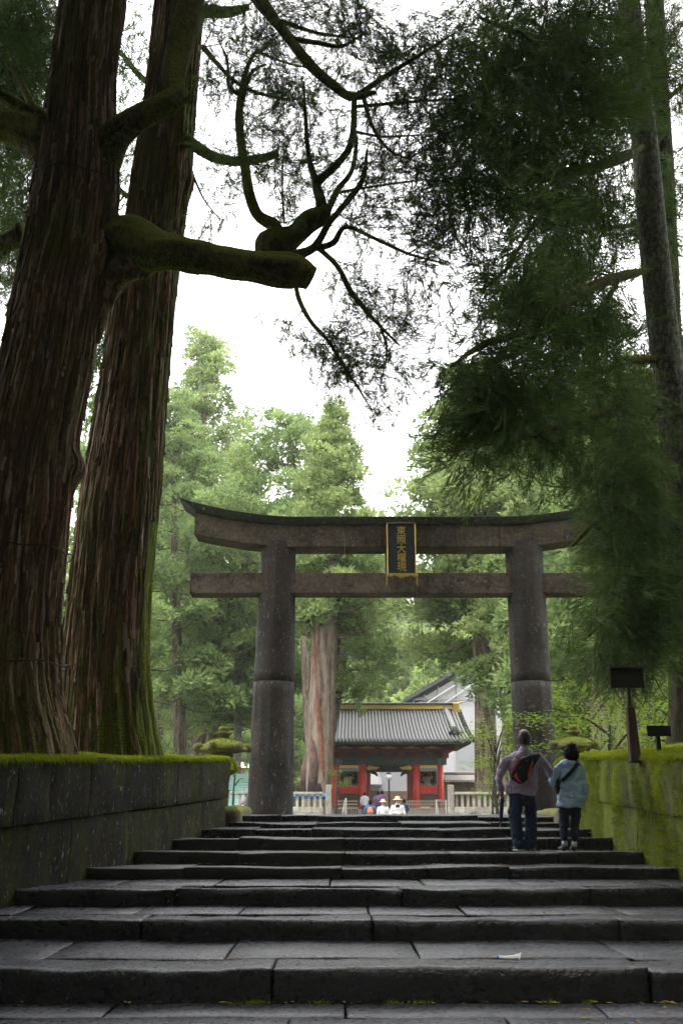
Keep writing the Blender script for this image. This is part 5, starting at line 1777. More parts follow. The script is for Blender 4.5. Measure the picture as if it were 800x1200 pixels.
def woman():
    f = J(667, 996)
    zf = tread_z(DM)
    t = thing('person', 'woman in a loose light blue shirt and black strap, arm in arm with the man', 'person', (f[0], DM, zf))
    L = []
    L.append(([J(668, 935), J(668, 915), J(668, 902), J(668, 894)], [(.10, .07), (.10, .07), (.12, .065), (.08, .055)]))
    L.append(([J(668, 895), J(668.5, 886, .01)], [.05, .048]))
    L.append(([J(668.5, 886, .015), J(669, 879, .02), J(669, 875, .02)], [(.062, .075), (.072, .09), (.06, .075)]))
    L.append(([J(669, 882, .105), J(669, 880, .1)], [.012, .008]))
    L.append(([J(669, 885, .085), J(669.5, 885, .085)], [.015, .015]))
    lw = J(655, 915, .09)
    L.append(([J(657, 897), J(650, 908, .0), J(646, 914, .02), lw], [.042, .036, .032, .022]))
    hand(L, lw, J(660, 909, .12) - lw, (0.1, .7, .4), .92, .6)
    rw = J(684.5, 937, .04)
    L.append(([J(679, 897), J(684, 912), J(686, 925, .01), rw], [.042, .036, .032, .022]))
    hand(L, rw, J(683.5, 948, .06) - rw, (0.2, 1, 0), .92, .4)
    L.append(([J(662, 945), J(660.5, 965, .01), J(660.5, 983, -.02), J(661, 990, -.02)], [.06, .045, .036, .034]))
    L.append(([J(673, 945), J(673, 965, .01), J(672.5, 984, -.01), J(672, 991, -.01)], [.06, .045, .036, .034]))
    blob('body', M['skin2'], t, L, .009, 1, nseg=16)
    blob('hair', M['hair'], t, [([J(668.8, 889.5, -.005), J(668.5, 885, -.005), J(668.7, 881, .0), J(669, 878.5, .005)], [(.095, .08), (.118, .108), (.116, .112), (.10, .10)])], .008, 2, .006, 26)
    s_ = []
    s_.append(([J(668, 946), J(668, 930), J(668, 915), J(668, 905), J(668, 898), J(668.3, 893.5), J(668.5, 891)], [(.20, .145), (.195, .14), (.165, .12), (.17, .115), (.165, .11), (.115, .09), (.065, .065)], 1))
    s_.append(([J(659, 897), J(652.5, 905, -.01), J(645.5, 916, .01), J(650, 919, .05), J(655, 915.5, .08)], [.062, .06, .056, .052, .036]))
    s_.append(([J(677, 897), J(682.5, 909), J(685, 923, .01), J(685.5, 936, .03)], [.062, .058, .055, .045]))
    blob('shirt', M['blueshirt'], t, s_, .010, 1, .022, 7.5)
    tr = []
    tr.append(([J(667.5, 936), J(667.5, 946)], [(.15, .11), (.15, .11)]))
    tr.append(([J(661, 946), J(660, 962, .01), J(660, 973, -.01), J(660.5, 981, -.02)], [(.08, .095), (.068, .08), (.06, .068), (.058, .064)]))
    tr.append(([J(674, 946), J(673.5, 962, .01), J(672.8, 973, .0), J(672.5, 982, -.01)], [(.08, .095), (.068, .08), (.06, .068), (.058, .064)]))
    blob('trousers', M['jeans2'], t, tr, .010, 2, .009, 9.0)
    for hx, hy in ((660.5, 988), (672, 989)):
        MB().tube([J(hx + .3, hy - 2.5, -.02), J(hx, hy + 3, -.02)], [.038, .042], 12).build('sock', M['sock'], t, True)
        hp = J(hx - 1, 993, -.035); tp = J(hx - (2.0 if hx < 665 else -0.5), 995, .13)
        hp[2] = zf + .04; tp[2] = zf + .03
        blob('shoe', M['shoe'], t, [([hp, (hp + tp) / 2, tp], [(.040, .042), (.042, .034), (.040, .026)])], .008, 2)
    V = []
    pts = [J(677.5, 891.5, -.02), J(675, 894.5, -.10), J(667, 904, -.155), J(660, 911.5, -.15), J(656, 915.5, -.10)]
    mb = MB()
    for a, b in zip(pts[:-1], pts[1:]):
        d = b - a; d /= np.linalg.norm(d); s2_ = np.cross(d, [0, 1, 0]); s2_ /= np.linalg.norm(s2_)
        q = [a + s2_ * .026, a - s2_ * .026, b - s2_ * .026, b + s2_ * .026]
        mb.hexa([x + np.array([0, .012, 0]) for x in q] + [x - np.array([0, .004, 0]) for x in q])
    sb = thing('shoulder_bag', 'broad black strap with a small bag slung over the woman\'s blue shirt', 'bag', pts[2])
    mb.build('strap', M['bagblack'], sb)
    blob('pouch', M['bagblack'], sb, [([J(653.5, 916, -.02), J(653, 922, -.01), J(654, 928, -.0)], [(.04, .06), (.05, .07), (.045, .06)])], .012, 2)
woman()

def far_person(label, px_, top, D, h, shirt, legs, hat=None, hair='hair', facing=-1, pack=None, sh_k=1.0, extra=None):
    """small figure; top = photo y of the head's crown, h = body height"""
    tp = P(px_, top, D)
    z0 = tp[2] - h
    t = thing('person', label, 'person', (tp[0], D, z0))
    k = h / 1.7
    def q(x, y, z): return np.array([tp[0] + x * k, D + y * k * -facing * -1, z0 + z * k])
    L = [([q(0, 0, .9), q(0, 0, 1.15), q(0, 0, 1.38), q(0, 0, 1.44)], [(.15 * k, .1 * k), (.15 * k, .1 * k), (.19 * k, .1 * k), (.12 * k, .08 * k)]),
         ([q(0, 0, 1.42), q(0, .0, 1.52)], [.055 * k, .052 * k]),
         ([q(0, .01, 1.53), q(0, .015, 1.6), q(0, .01, 1.63)], [(.065 * k, .08 * k), (.075 * k, .092 * k), (.06 * k, .075 * k)]),
         ([q(0, facing * -.0 + .1, 1.58), q(0, .105, 1.56)], [.012 * k, .016 * k])]
    for s_ in (-1, 1):
        bend = .18 if extra == 'phone' else .02
        L.append(([q(s_ * .2, 0, 1.38), q(s_ * .25, 0, 1.12), q(s_ * (.24 if bend < .1 else .12), bend, .9 if bend < .1 else 1.15)], [.045 * k, .038 * k, .026 * k]))
        hand(L, q(s_ * (.24 if bend < .1 else .12), bend, .9 if bend < .1 else 1.15), (0, .3, -1 if bend < .1 else .1), (0, 1, .1), k, .3)
        L.append(([q(s_ * .09, 0, .9), q(s_ * .1, .02 * s_, .5), q(s_ * .1, .04 * s_, .08), q(s_ * .1, .12, .04)], [.09 * k, .06 * k, .04 * k, .035 * k]))
    blob('body', M['skin2'], t, L, .022, 1, nseg=10)
    S_ = [([q(0, 0, .92), q(0, 0, 1.15), q(0, 0, 1.37), q(0, 0, 1.45)], [(.19 * k, .13 * k), (.19 * k, .13 * k), (.22 * k, .125 * k), (.11 * k, .09 * k)])]
    for s_ in (-1, 1):
        S_.append(([q(s_ * .18, 0, 1.38), q(s_ * .25, 0, 1.15), q(s_ * .25, .03, 1.05)], [.07 * k, .06 * k, .055 * k]))
    blob('shirt', M[shirt], t, S_, .022, 1, .008)
    blob('trousers', M[legs], t, [([q(0, 0, .85), q(0, 0, .95)], [(.16 * k, .12 * k)] * 2)] + [([q(s_ * .09, 0, .9), q(s_ * .1, .02 * s_, .5), q(s_ * .1, .03 * s_, .1)], [.1 * k, .08 * k, .065 * k]) for s_ in (-1, 1)], .024, 1)
    blob('hair', M[hair], t, [([q(0, -.02, 1.57), q(0, -.015, 1.64)], [(.085 * k, .09 * k), (.08 * k, .088 * k)])], .02, 1)
    if hat:
        c = q(0, 0, 1.63)
        MB().lathe(c, [(.19 * k, 0), (.18 * k, .015 * k), (.095 * k, .03 * k), (.09 * k, .10 * k), (.05 * k, .13 * k)], 16).build('hat', M[hat], t, True)
    if pack:
        blob('backpack', M[pack], t, [([q(0, -.17, 1.05), q(0, -.19, 1.2), q(0, -.17, 1.35)], [(.12 * k, .07 * k), (.14 * k, .09 * k), (.1 * k, .06 * k)])], .022, 1)
    return t
far_person('man in a white shirt and dark trousers standing by the gate\'s inner left column', 427, 928.5, 66, 1.7, 'whitecloth', 'navycloth', facing=1)
far_person('person in a purple top facing the red gate, left of a close companion', 442.5, 927.5, 63, 1.68, 'purple', 'navycloth', facing=1, pack='purple')
far_person('person in a lilac top standing right beside the purple-clad one before the gate', 447.5, 926.5, 64, 1.72, 'purple', 'navycloth', facing=1)
far_person('person in a navy jacket with an orange rucksack seen from behind', 433.5, 937.5, 40, 1.5, 'navycloth', 'navycloth', facing=1, pack='orange')
far_person('visitor in a pale hat, white top and dark shoulder straps beyond the steps', 448.6, 938, 40, 1.55, 'whitecloth', 'navycloth', hat='straw', facing=-1)
far_person('visitor in a round straw hat looking down at a dark camera beyond the steps', 465.5, 935, 37, 1.65, 'whitecloth', 'navycloth', hat='straw', facing=-1, extra='phone')
far_person('dark haired girl in a white blouse near the left torii pillar', 284.5, 942, 42, 1.55, 'whitecloth', 'navycloth', facing=-1)
far_person('dark clothed person beside the right hatted visitor, near the gate', 473, 936.5, 55, 1.6, 'navycloth', 'navycloth', facing=1)
cp = P(465.5, 944, 36.75)
tag(MB().box(cp[0] - .07, cp[0] + .07, 36.62, 36.72, cp[2] - .07, cp[2] + .03).build('camera_bag', M['bagblack'], bevel=.015), 'small black camera held against the chest of the straw-hatted visitor', 'camera')

# ---------------------------------------------------------------- the red gate
DG = 70.0
gate = thing('shrine_gate', 'vermilion shrine gate with grey tiled roof and gold ridge seen through the torii', 'gate', (X_(455, 950, DG), DG, 0))
def gx(px_, D=DG): return X_(px_, 900, D)
def gzz(py, D=DG): return Z_(455, py, D)
GB = DG + 4.4
for D_, cols in ((DG, [(389.5, 397), (420.5, 429), (482.5, 491), (512, 519)]), (GB, [(391, 397.5), (421, 429), (481, 489), (510, 516.5)])):
    for a, b in cols:
        r = (gx(b) - gx(a)) / 2
        c = (gx(a) + gx(b)) / 2
        MB().tube([(c, D_, -0.5), (c, D_, gzz(896))], [r, r], 14).build('column', M['red'], gate, True)
MB().box(gx(384), gx(525), DG - .9, GB + .9, -1.3, gzz(948)).build('stone_podium', M['pale_stone'], gate, bevel=.03)
for i in range(4):
    MB().box(gx(426), gx(484), DG - .9 - (i + 1) * .35, DG - .9 - i * .35 - .004, -1.3, gzz(948) - (i + 1) * .2).build('podium_step', M['pale_stone'], gate, bevel=.02)
# head beams and carved frieze
MB().box(gx(385), gx(523), DG - .16, DG + .16, gzz(896.5), gzz(888)).build('frieze_beam', M['painted'], gate, bevel=.02)
MB().box(gx(385), gx(523), GB - .16, GB + .16, gzz(896.5), gzz(888)).build('frieze_beam', M['painted'], gate, bevel=.02)
for a, b in ((400, 418), (434, 478), (493.5, 509)):
    m_ = MB()
    n = int((b - a) / 2.2)
    for i in range(n):
        x0, x1 = gx(a + (b - a) * i / n), gx(a + (b - a) * (i + .7) / n)
        zc_ = gzz(892.5) + .09 * math.sin(i * 2.1)
        m_.box(x0, x1, DG - .22 - .01 * (i % 3), DG - .163, zc_ - .14, zc_ + .14)
    tag(m_.build('carved_relief', M['painted'], gate, bevel=.02), kind='stuff')
for x in (393, 425, 487, 515.5):
    MB().box(gx(x) - .22, gx(x) + .22, DG - .34, DG + .05, gzz(896), gzz(887.5)).build('capital_block', M['painted'], gate, bevel=.05)
# brackets: dark red band with gold rafter ends and blue-black carvings
MB().box(gx(383), gx(526), DG - .05, GB + .05, gzz(888) + .002, gzz(880)).build('bracket_band', M['darkred'], gate, bevel=.02)
MB().box(gx(377), gx(532), DG - .75, GB + .75, gzz(880) + .002, gzz(875.5)).build('bracket_tier', M['darkred'], gate, bevel=.02)
for x in np.linspace(388, 520, 9):
    mb = MB()
    mb.box(gx(x) - .14, gx(x) + .14, DG - .7, DG - .055, gzz(886.5), gzz(884.5))
    mb.box(gx(x) - .28, gx(x) + .28, DG - 1.1, DG - .75 - .004, gzz(882.5), gzz(880.6))
    mb.box(gx(x) - .09, gx(x) + .09, DG - 1.0, DG - .2, gzz(884.4), gzz(882.6))
    mb.build('bracket', M['darkred'], gate, bevel=.015)
for x in (409, 440, 470, 501):
    V = [(gx(x) + .75 * math.cos(a_), DG - .10, gzz(887.4) + .42 * math.sin(a_)) for a_ in np.linspace(0, PI, 12)]
    mb = MB(); mb.tube(V, [.06] * 12, 6)
    mb.box(gx(x) - .5, gx(x) + .5, DG - .09, DG - .053, gzz(887.4), gzz(887.4) + .28)
    mb.build('frog_leg_strut', M['painted'], gate)
for x0 in (396, 421, 447, 473, 498):
    mb = MB()
    for i in range(10):
        xx_ = gx(x0 + i * 1.75)
        mb.box(xx_ - .035, xx_ + .035, DG - 1.25, DG - 1.12, gzz(878.3), gzz(877.2))
        if 2 < i < 7: mb.box(xx_ - .035, xx_ + .035, DG - 1.25, DG - 1.12, gzz(876.8), gzz(875.8))
    tag(mb.build('gilt_rafter_tips', M['gold'], gate), kind='stuff')
mb = MB()
for x in np.linspace(363, 547, 78):
    mb.box(gx(x) - .045, gx(x) + .045, DG - 2.25, GB + 2.0, gzz(874), gzz(872.4))
tag(mb.build('rafters', M['dark'], gate), kind='stuff')
# bays
for a, b in ((397, 420.5), (491, 512)):
    MB().box(gx(a), gx(b), DG - .05, DG + .05, gzz(930.5), gzz(921)).build('red_dado', M['red'], gate, bevel=.02)
    MB().box(gx(a), gx(b), DG - .02, DG + .02, gzz(945), gzz(930.8)).build('lower_lattice', M['wood'], gate)
    MB().box(gx(a) + .02, gx(b) - .02, DG - .10, DG - .05, gzz(900.3), gzz(896.8)).build('gold_curtain', M['curtain'], gate)
    MB().box(gx(a) + .02, gx(b) - .02, DG - .08, DG - .04, gzz(904), gzz(900.5)).build('grey_blind', M['greyblind'], gate)
    MB().box(gx(a), gx(b), DG + 1.6, DG + 1.7, gzz(945), gzz(896.5)).build('niche_back', M['dark'], gate)
    MB().box(gx(a) + .02, gx(b) - .02, DG + .06, DG + 1.59, gzz(923.5), gzz(921.5)).build('niche_shelf', M['dark'], gate)
    mb = MB()
    for x in np.linspace(a + 1, b - 1, 12):
        mb.box(gx(x) - .02, gx(x) + .02, DG + .03, DG + .05, gzz(921), gzz(918.2))
    tag(mb.build('niche_rail', M['palewood'], gate), kind='stuff')
for a, b in ((397.2, 399), (418.4, 420.3), (491.2, 493), (510, 511.8)):
    MB().box(gx(a), gx(b), DG + .07, DG + 4.3, gzz(921), gzz(896.5)).build('side_panel', M['darkred'], gate)
MB().box(gx(429), gx(482.5), DG - .06, DG + .1, gzz(903.5), gzz(896.7)).build('door_lintel', M['dark'], gate, bevel=.02)
MB().box(gx(429), gx(482.5), GB - .1, GB + .06, gzz(902), gzz(896.7)).build('door_lintel', M['dark'], gate, bevel=.02)
for s_, x in ((1, 429.3), (-1, 482.2)):
    x0 = gx(x)
    MB().box(min(x0, x0 + s_ * .28), max(x0, x0 + s_ * .28), DG + .12, DG + .3, -.3, gzz(903.7)).build('door_post', M['darkred'], gate, bevel=.02)
    mb = MB().tube([(x0 + s_ * .05, DG - .2, gzz(901.5)), (x0 + s_ * .35, DG - .25, gzz(900)), (x0 + s_ * .62, DG - .25, gzz(900.6)), (x0 + s_ * .85, DG - .25, gzz(899.4))], [.14, .16, .12, .05], 8)
    mb.tube([(x0 + s_ * .1, DG - .2, gzz(898.5)), (x0 + s_ * .5, DG - .28, gzz(898.2))], [.09, .04], 6)
    mb.build('gilt_beast_head', M['gold'], gate, True)
    MB().tube([(x0 + s_ * .3, DG + .1, gzz(903.6)), (x0 + s_ * .62, DG + .1, gzz(906)), (x0 + s_ * .75, DG + .1, gzz(909.5))], [.16, .12, .05], 6).build('bracket_curl', M['dark'], gate, True)
# roof: curved slopes with rows of round tiles
def roof_z(t): return gzz(829, 72.2) + (gzz(869.5, 67.4) - gzz(829, 72.2)) * (1 - (1 - t) ** 1.0 * (1 - .0) ) if False else None
zr, ze = gzz(832, DG + 2.2), gzz(869, DG - 2.4)
def slope_pt(x, t, sgn):
    """t: 0 ridge .. 1 eave"""
    y = DG + 2.2 + sgn * (0.1 + t * 4.5)
    z = zr + (ze - zr) * (1.28 * t - .28 * t * t)
    c = (gx(365) + gx(542)) / 2
    u = abs(x - c) / ((gx(549) - gx(361)) / 2)
    return (x, y, z + .28 * t * t * max(0, u - .75) ** 2 * 16 * .25)
xa, xb = gx(361.5), gx(547.5)
ra, rb_ = gx(366), gx(541)
for sgn, nm in ((-1, 'roof_slope'), (1, 'roof_slope')):
    V, F = [], []
    nx_, nt = 24, 10
    for lay in (0, -.16):
        for i in range(nx_ + 1):
            for j in range(nt + 1):
                t = j / nt
                u = i / nx_
                x = (ra + (xa - ra) * t) * (1 - u) + (rb_ + (xb - rb_) * t) * u
                p = slope_pt(x, t, sgn)
                V.append((p[0], p[1], p[2] + lay))
    n1 = (nx_ + 1) * (nt + 1)
    for i in range(nx_):
        for j in range(nt):
            a = i * (nt + 1) + j
            F.append((a, a + 1, a + nt + 2, a + nt + 1))
            F.append((n1 + a, n1 + a + nt + 1, n1 + a + nt + 2, n1 + a + 1))
    for i in range(nx_):
        a = i * (nt + 1) + nt
        F.append((a, n1 + a, n1 + a + nt + 1, a + nt + 1))
    for e in (0, nx_):
        for j in range(nt):
            a = e * (nt + 1) + j
            F.append((a, a + 1, n1 + a + 1, n1 + a))
    MB().add(V, F).build(nm, M['tile_dark'], gate, smooth=False)
    V, F, off = [], [], 0
    for i in range(45):
        u = (i + .5) / 45
        pts = []
        for t in np.linspace(0, 1.005, 12):
            x = (ra + (xa - ra) * t) * (1 - u) + (rb_ + (xb - rb_) * t) * u
            p = slope_pt(x, t, sgn)
            pts.append((p[0], p[1], p[2] + .03))
        v, f = tube_np(pts, np.full(12, .085), 7)
        V.append(v); F.append(quads_clean(f) + off); off += len(v)
    tag(np_mesh('tile_rows', np.concatenate(V), np.concatenate(F), M['tile'], gate, smooth=True), kind='stuff')
MB().box(ra - .1, rb_ + .1, DG + 1.95, DG + 2.45, zr - .25, zr + .02).build('ridge_base', M['tile_dark'], gate, bevel=.02)
MB().box(ra - .2, rb_ + .15, DG + 1.9, DG + 2.5, zr + .022, gzz(826.2, DG + 2) + .02).build('gilt_ridge_band', M['curtain'], gate, bevel=.02)
MB().box(ra - .3, rb_ + .25, DG + 1.8, DG + 2.6, gzz(826.2, DG + 2) + .022, gzz(823.6, DG + 2)).build('ridge_cap', M['tile_dark'], gate, bevel=.05)
mb = MB()
for x in np.linspace(368, 540, 56):
    mb.box(gx(x) - .055, gx(x) + .055, DG + 1.8, DG + 1.896, zr - .06, zr + .06)
tag(mb.build('ridge_tile_ends', M['tile_dark'], gate), kind='stuff')
MB().box(rb_ - .3, rb_ + .2, DG + 1.7, DG + 2.7, zr - .45, gzz(824, DG + 2) + .01).build('ridge_end_ornament', M['gold'], gate, bevel=.04)
MB().tube([(rb_ + .1, DG + 2.2, gzz(824, DG + 2)), (rb_ + .4, DG + 2.2, gzz(822.6, DG + 2)), (rb_ + .62, DG + 2.2, gzz(821.8, DG + 2))], [.07, .06, .03], 6).build('gilt_ridge_horn', M['gold'], gate)
for sx, xr_ in ((1, 527), (-1, 380)):
    pts = []
    for t in np.linspace(0.02, .70, 9):
        x = gx(xr_) + sx * t * .45
        p = slope_pt(x, t, -1)
        pts.append((p[0], p[1], p[2] + .16))
    V, F = tube_np(pts, np.array([(.2, .2)] * 9), 8)
    np_mesh('descending_ridge', V, quads_clean(F), M['tile'], gate, smooth=True)
    e = pts[-1]
    mb = MB()
    mb.lathe((e[0], e[1] - .1, e[2] - .3), [(.12, 0), (.42, .05), (.45, .25), (.28, .45), (.22, .62), (.05, .66)], 8)
    mb.tube([(e[0] - .5, e[1] - .1, e[2] - .1), (e[0], e[1] - .15, e[2] - .22), (e[0] + .5, e[1] - .1, e[2] - .1)], [.1, .14, .1], 6)
    mb.build('ogre_tile', M['tile_dark'], gate, True)
# right and left verges: layered tile ends
for sgn_x, e0, e1 in ((1, rb_, xb), (-1, ra, xa)):
    mb = MB()
    for j in range(14):
        t = (j + .3) / 14
        x = e0 + (e1 - e0) * t
        p = slope_pt(x, t, -1)
        mb.box(min(p[0], p[0] + sgn_x * .32), max(p[0], p[0] + sgn_x * .32), p[1] - .17, p[1] + .13, p[2] - .2, p[2] + .08)
    tag(mb.build('verge_tiles', M['tile_dark'], gate, bevel=.02), kind='stuff')
    V = [(e0 - sgn_x * .3, DG + 2.2 + .1 * 0, zr - .1), (e1 - sgn_x * 1.2, DG - 1.9, ze + .1), (e1 - sgn_x * 1.2, DG + 6.3, ze + .1)]
    mb = MB(); mb.add(V + [(a - sgn_x * .1, b, c) for a, b, c in V], [(0, 1, 2), (5, 4, 3), (0, 3, 4, 1), (1, 4, 5, 2), (2, 5, 3, 0)])
    mb.build('gable_board', M['darkred'], gate)
MB().box(gx(383), gx(526), DG - .04, GB + .04, gzz(875.4), gzz(862)).build('roof_core', M['dark'], gate)

def nio(label, px_):
    c = np.array([gx(px_), DG + .9, gzz(921.4) + .01])
    t = thing('guardian_statue', label, 'statue', c)
    K = .62
    q = lambda x, y, z: c + np.array([x, y, z]) * K
    blob('body', M['statue'], t, [
        ([q(-.25, 0, .12), q(-.2, 0, .5), q(0, 0, .75)], [.10, .125, .125]), ([q(.25, 0, .12), q(.2, 0, .5), q(0, 0, .75)], [.10, .125, .125]),
        ([q(0, 0, .5), q(0, -.05, .8), q(0, 0, 1.05)], [(.21, .155), (.22, .165), (.16, .125)]),
        ([q(-.3, 0, .98), q(-.55, -.1, .75), q(-.42, -.3, .5)], [.07, .055, .045]), ([q(.3, 0, .98), q(.55, -.1, .8), q(.5, -.3, 1.1)], [.07, .055, .045])], .03, 2, .02, 5)
    blob('head', M['statuered'], t, [([q(0, -.05, 1.12), q(0, -.05, 1.32)], [(.12, .12), (.125, .125)]), ([q(0, -.03, 1.48), q(0, -.03, 1.52)], [.045, .04]), ([q(0, -.22, 1.2), q(0, -.23, 1.17)], [.03, .03])], .025, 1)
    a_ = np.linspace(-.9, PI + .9, 22)
    MB().tube([q(.52 * math.cos(v), .1, 1.1 + .42 * math.sin(v)) for v in a_], [.03] * 22, 6).build('floating_sash', M['statue'], t, True)
nio('cream and red guardian statue in the gate\'s left niche', 408.5)
nio('cream and red guardian statue in the gate\'s right niche', 501.5)

# lamp post in the passage
Dp = 62
lp = thing('lamp_post', 'thin black lamp post with a white globe standing in the gate\'s opening', 'street lamp', (X_(455.5, 950, Dp), Dp, -1.1))
xq = X_(455.5, 920, Dp)
MB().tube([(xq, Dp, -1.1), (xq, Dp, -.6), (xq, Dp, -.55), (xq, Dp, Z_(455, 914, Dp))], [.09, .08, .05, .045], 8).build('post', M['boardblack'], lp)
MB().lathe((xq, Dp, Z_(455, 914.3, Dp)), [(.06, 0), (.16, .06), (.2, .18), (.17, .31), (.08, .38)], 14).build('globe', M['globe'], lp, True)
MB().lathe((xq, Dp, Z_(455, 914.3, Dp) + .36), [(.19, 0), (.12, .06), (.03, .12)], 10).build('cap', M['boardblack'], lp, True)

# handrails on the gate steps
def rail(label, pts, D, wide=False):
    t = thing('handrail', label, 'handrail', (X_(pts[0][0], 950, D), D, -1))
    q = [P(x, y, D) for x, y in pts]
    MB().tube(q, [.035] * len(q), 6).build('top_rail', M['white'], t)
    for p in (q[0], q[len(q) // 2], q[-1]):
        MB().tube([p, (p[0], p[1], -1.15)], [.03, .03], 6).build('upright', M['white'], t)
    return t
rail('slanting white handrail left of the passage below the gate', [(401, 953), (403.5, 940), (405.5, 935)], 60)
rail('white square handrail on the right of the gate steps', [(513, 952), (510.5, 937.5), (522, 937.5)], 60)
fc = thing('wooden_fence', 'low reddish slatted fence in front of the gate\'s left bay', 'fence', (gx(400, 64), 64, -1.1))
fd = thing('wooden_fence', 'low pale slatted fence in front of the gate\'s right bay', 'fence', (gx(495, 64), 64, -1.1))
for t, a, b in ((fc, 392, 419), (fd, 476, 524)):
    for x in np.arange(a, b, 2.6):
        MB().box(gx(x, 64) - .03, gx(x, 64) + .03, 64, 64.03, -1.1, gzz(939.5, 64)).build('slat', M['palewood'] if t is fd else M['wood'], t)
    for y in (938.8, 942.5, 947.5):
        MB().box(gx(a, 64), gx(b, 64), 63.95, 63.997, gzz(y, 64) - .035, gzz(y, 64) + .035).build('fence_rail', M['palewood'], t)

# ---------------------------------------------------------------- stone balustrades
def balustrade(label, xs0, xs1, D, posts, ytop=928, ybase=948, step_px=6.4, nc=1):
    t = thing('stone_balustrade', label, 'balustrade', (X_((xs0 + xs1) / 2, 950, D), D, -1.15))
    x0, x1 = X_(xs0, 930, D), X_(xs1, 930, D)
    z1, z0 = Z_(0, ytop, D), Z_(0, ybase - 2.5, D)
    MB().box(x0, x1, D - .16, D + .16, z1 - .12, z1).build('rail', M['pale_stone'], t, bevel=.02)
    n = max(1, int((xs1 - xs0) / step_px))
    for i in range(n):
        c = x0 + (x1 - x0) * (i + .5) / n
        MB().box(c - .06, c + .06, D - .07, D + .07, z0 + .002, z1 - .122).build('baluster', M['pale_stone'], t, bevel=.01)
    k = max(1, int((xs1 - xs0) / 12))
    for row in range(3):
        za, zb_ = z0 - .27 * row, z0 - .27 * (row + 1) + .008
        for i in range(k + 1):
            a = x0 + (x1 - x0) * max(0, (i - .5 * (row % 2))) / k
            b = x0 + (x1 - x0) * min(k, (i + 1 - .5 * (row % 2))) / k
            if b - a > .06:
                MB().box(a + .004, b - .004, D - .2 - .01 * (i % 2), D + .3, zb_, za).build('base_stone', M['pale_stone'], t, bevel=.015)
    for p in posts:
        c = X_(p, 930, D)
        mb = MB(); mb.box(c - .13, c + .13, D - .2, D + .2, -1.15, z1 + .3)
        mb.build('post', M['pale_stone'], t, bevel=.03)
    return t
balustrade('pale stone balustrade left of the gate, below the scarred trunk', 338, 379, 45, [385])
balustrade('pale mossy stone balustrade right of the gate, behind the man', 531, 604, 45, [528])
balustrade('short pale stone balustrade stretch showing left of the torii pillar\'s foot', 270, 292, 52, [])

# ---------------------------------------------------------------- sheeted building, shrine roofs
DB = 100
wb_ = thing('sheeted_building', 'tall building wrapped in pale grey-white sheeting with a dark sloping roof edge, behind the gate', 'building', (X_(560, 900, DB), DB, 0))
def bp(x, y, D=DB): return P(x, y, D)
x0, x1 = bp(484, 900)[0], bp(640, 900)[0]
def rl(px_): return np.interp(px_, [470, 556, 650], [826, 776, 722])     # roof edge line
cols_px = [484, 497, 513, 535, 558, 580, 603, 625, 648]
for a, b in zip(cols_px[:-1], cols_px[1:]):
    rows_y = [960, 905, 862, 820]
    for r0, r1 in zip(rows_y[:-1], rows_y[1:]):
        ta, tb = max(r1, rl(a) + 6), max(r1, rl(b) + 6)
        if ta > r0 - 3: continue
        A, B, C2_, D2_ = bp(a + .25, r0), bp(b - .25, r0), bp(b - .25, tb + .5), bp(a + .25, ta + .5)
        V = [A, B, C2_, D2_] + [v + np.array([0, .15, 0]) for v in (A, B, C2_, D2_)]
        MB().add(V, [(0, 1, 2, 3), (7, 6, 5, 4), (0, 4, 5, 1), (1, 5, 6, 2), (2, 6, 7, 3), (3, 7, 4, 0)]).build('sheet_panel', M['sheet'] if (a + r0) % 3 else M['sheet2'], wb_)
    if rl(b) + 6 < 820:
        A, B, C2_, D2_ = bp(a + .25, 819), bp(b - .25, 819), bp(b - .25, rl(b) + 6), bp(a + .25, min(819, rl(a) + 6))
        V = [A, B, C2_, D2_] + [v + np.array([0, .15, 0]) for v in (A, B, C2_, D2_)]
        MB().add(V, [(0, 1, 2, 3), (7, 6, 5, 4), (0, 4, 5, 1), (1, 5, 6, 2), (2, 6, 7, 3), (3, 7, 4, 0)]).build('sheet_panel', M['sheet'], wb_)
for a in cols_px:
    MB().tube([bp(a, 960, DB - .12), bp(a, rl(a) + 3, DB - .12)], [.06, .06], 6).build('scaffold_pole', M['steel'], wb_)
for y in (905, 862, 820):
    s_x = max(484, np.interp(y, [776, 826], [556, 470]) + 3) if y < 826 else 484
    MB().tube([bp(s_x, y, DB - .2), bp(648, y, DB - .2)], [.05, .05], 6).build('scaffold_pole', M['steel'], wb_)
MB().tube([bp(497, 815, DB - .3), bp(513, 833, DB - .3)], [.05] * 2, 6).build('scaffold_brace', M['steel'], wb_)
MB().tube([bp(545, 850, DB - .3), bp(560, 868, DB - .3)], [.05] * 2, 6).build('scaffold_brace', M['steel'], wb_)
for dy, th_, mt, yo in ((0, 4.5, 'tile_dark', -1.2), (6.5, 1.4, 'white', -.5), (12, 1.0, 'white', -.35)):
    A, B = bp(472 + dy * 2.2, rl(472) + dy + dy * .3), bp(650, rl(650) + dy)
    t_ = th_ / 11.5
    V = [A, B, B + [0, 0, t_], A + [0, 0, t_]]
    V = V + [v + np.array([0, 14 if mt == 'tile_dark' else .12, 0]) for v in V]
    V = [v + np.array([0, yo, 0]) for v in V]
    MB().add(V, [(0, 1, 2, 3), (7, 6, 5, 4), (0, 4, 5, 1), (1, 5, 6, 2), (2, 6, 7, 3), (3, 7, 4, 0)]).build('roof_edge' if mt == 'tile_dark' else 'eave_strip', M[mt], wb_)
MB().box(x0 + .05, x1, DB + .3, DB + 13, -1, bp(490, 835)[2]).build('inner_block', M['sheet2'], wb_)
an = thing('low_annex', 'pale annex with a striped slanting roof glimpsed through the gate passage', 'building', (X_(455, 900, 92), 92, 0))
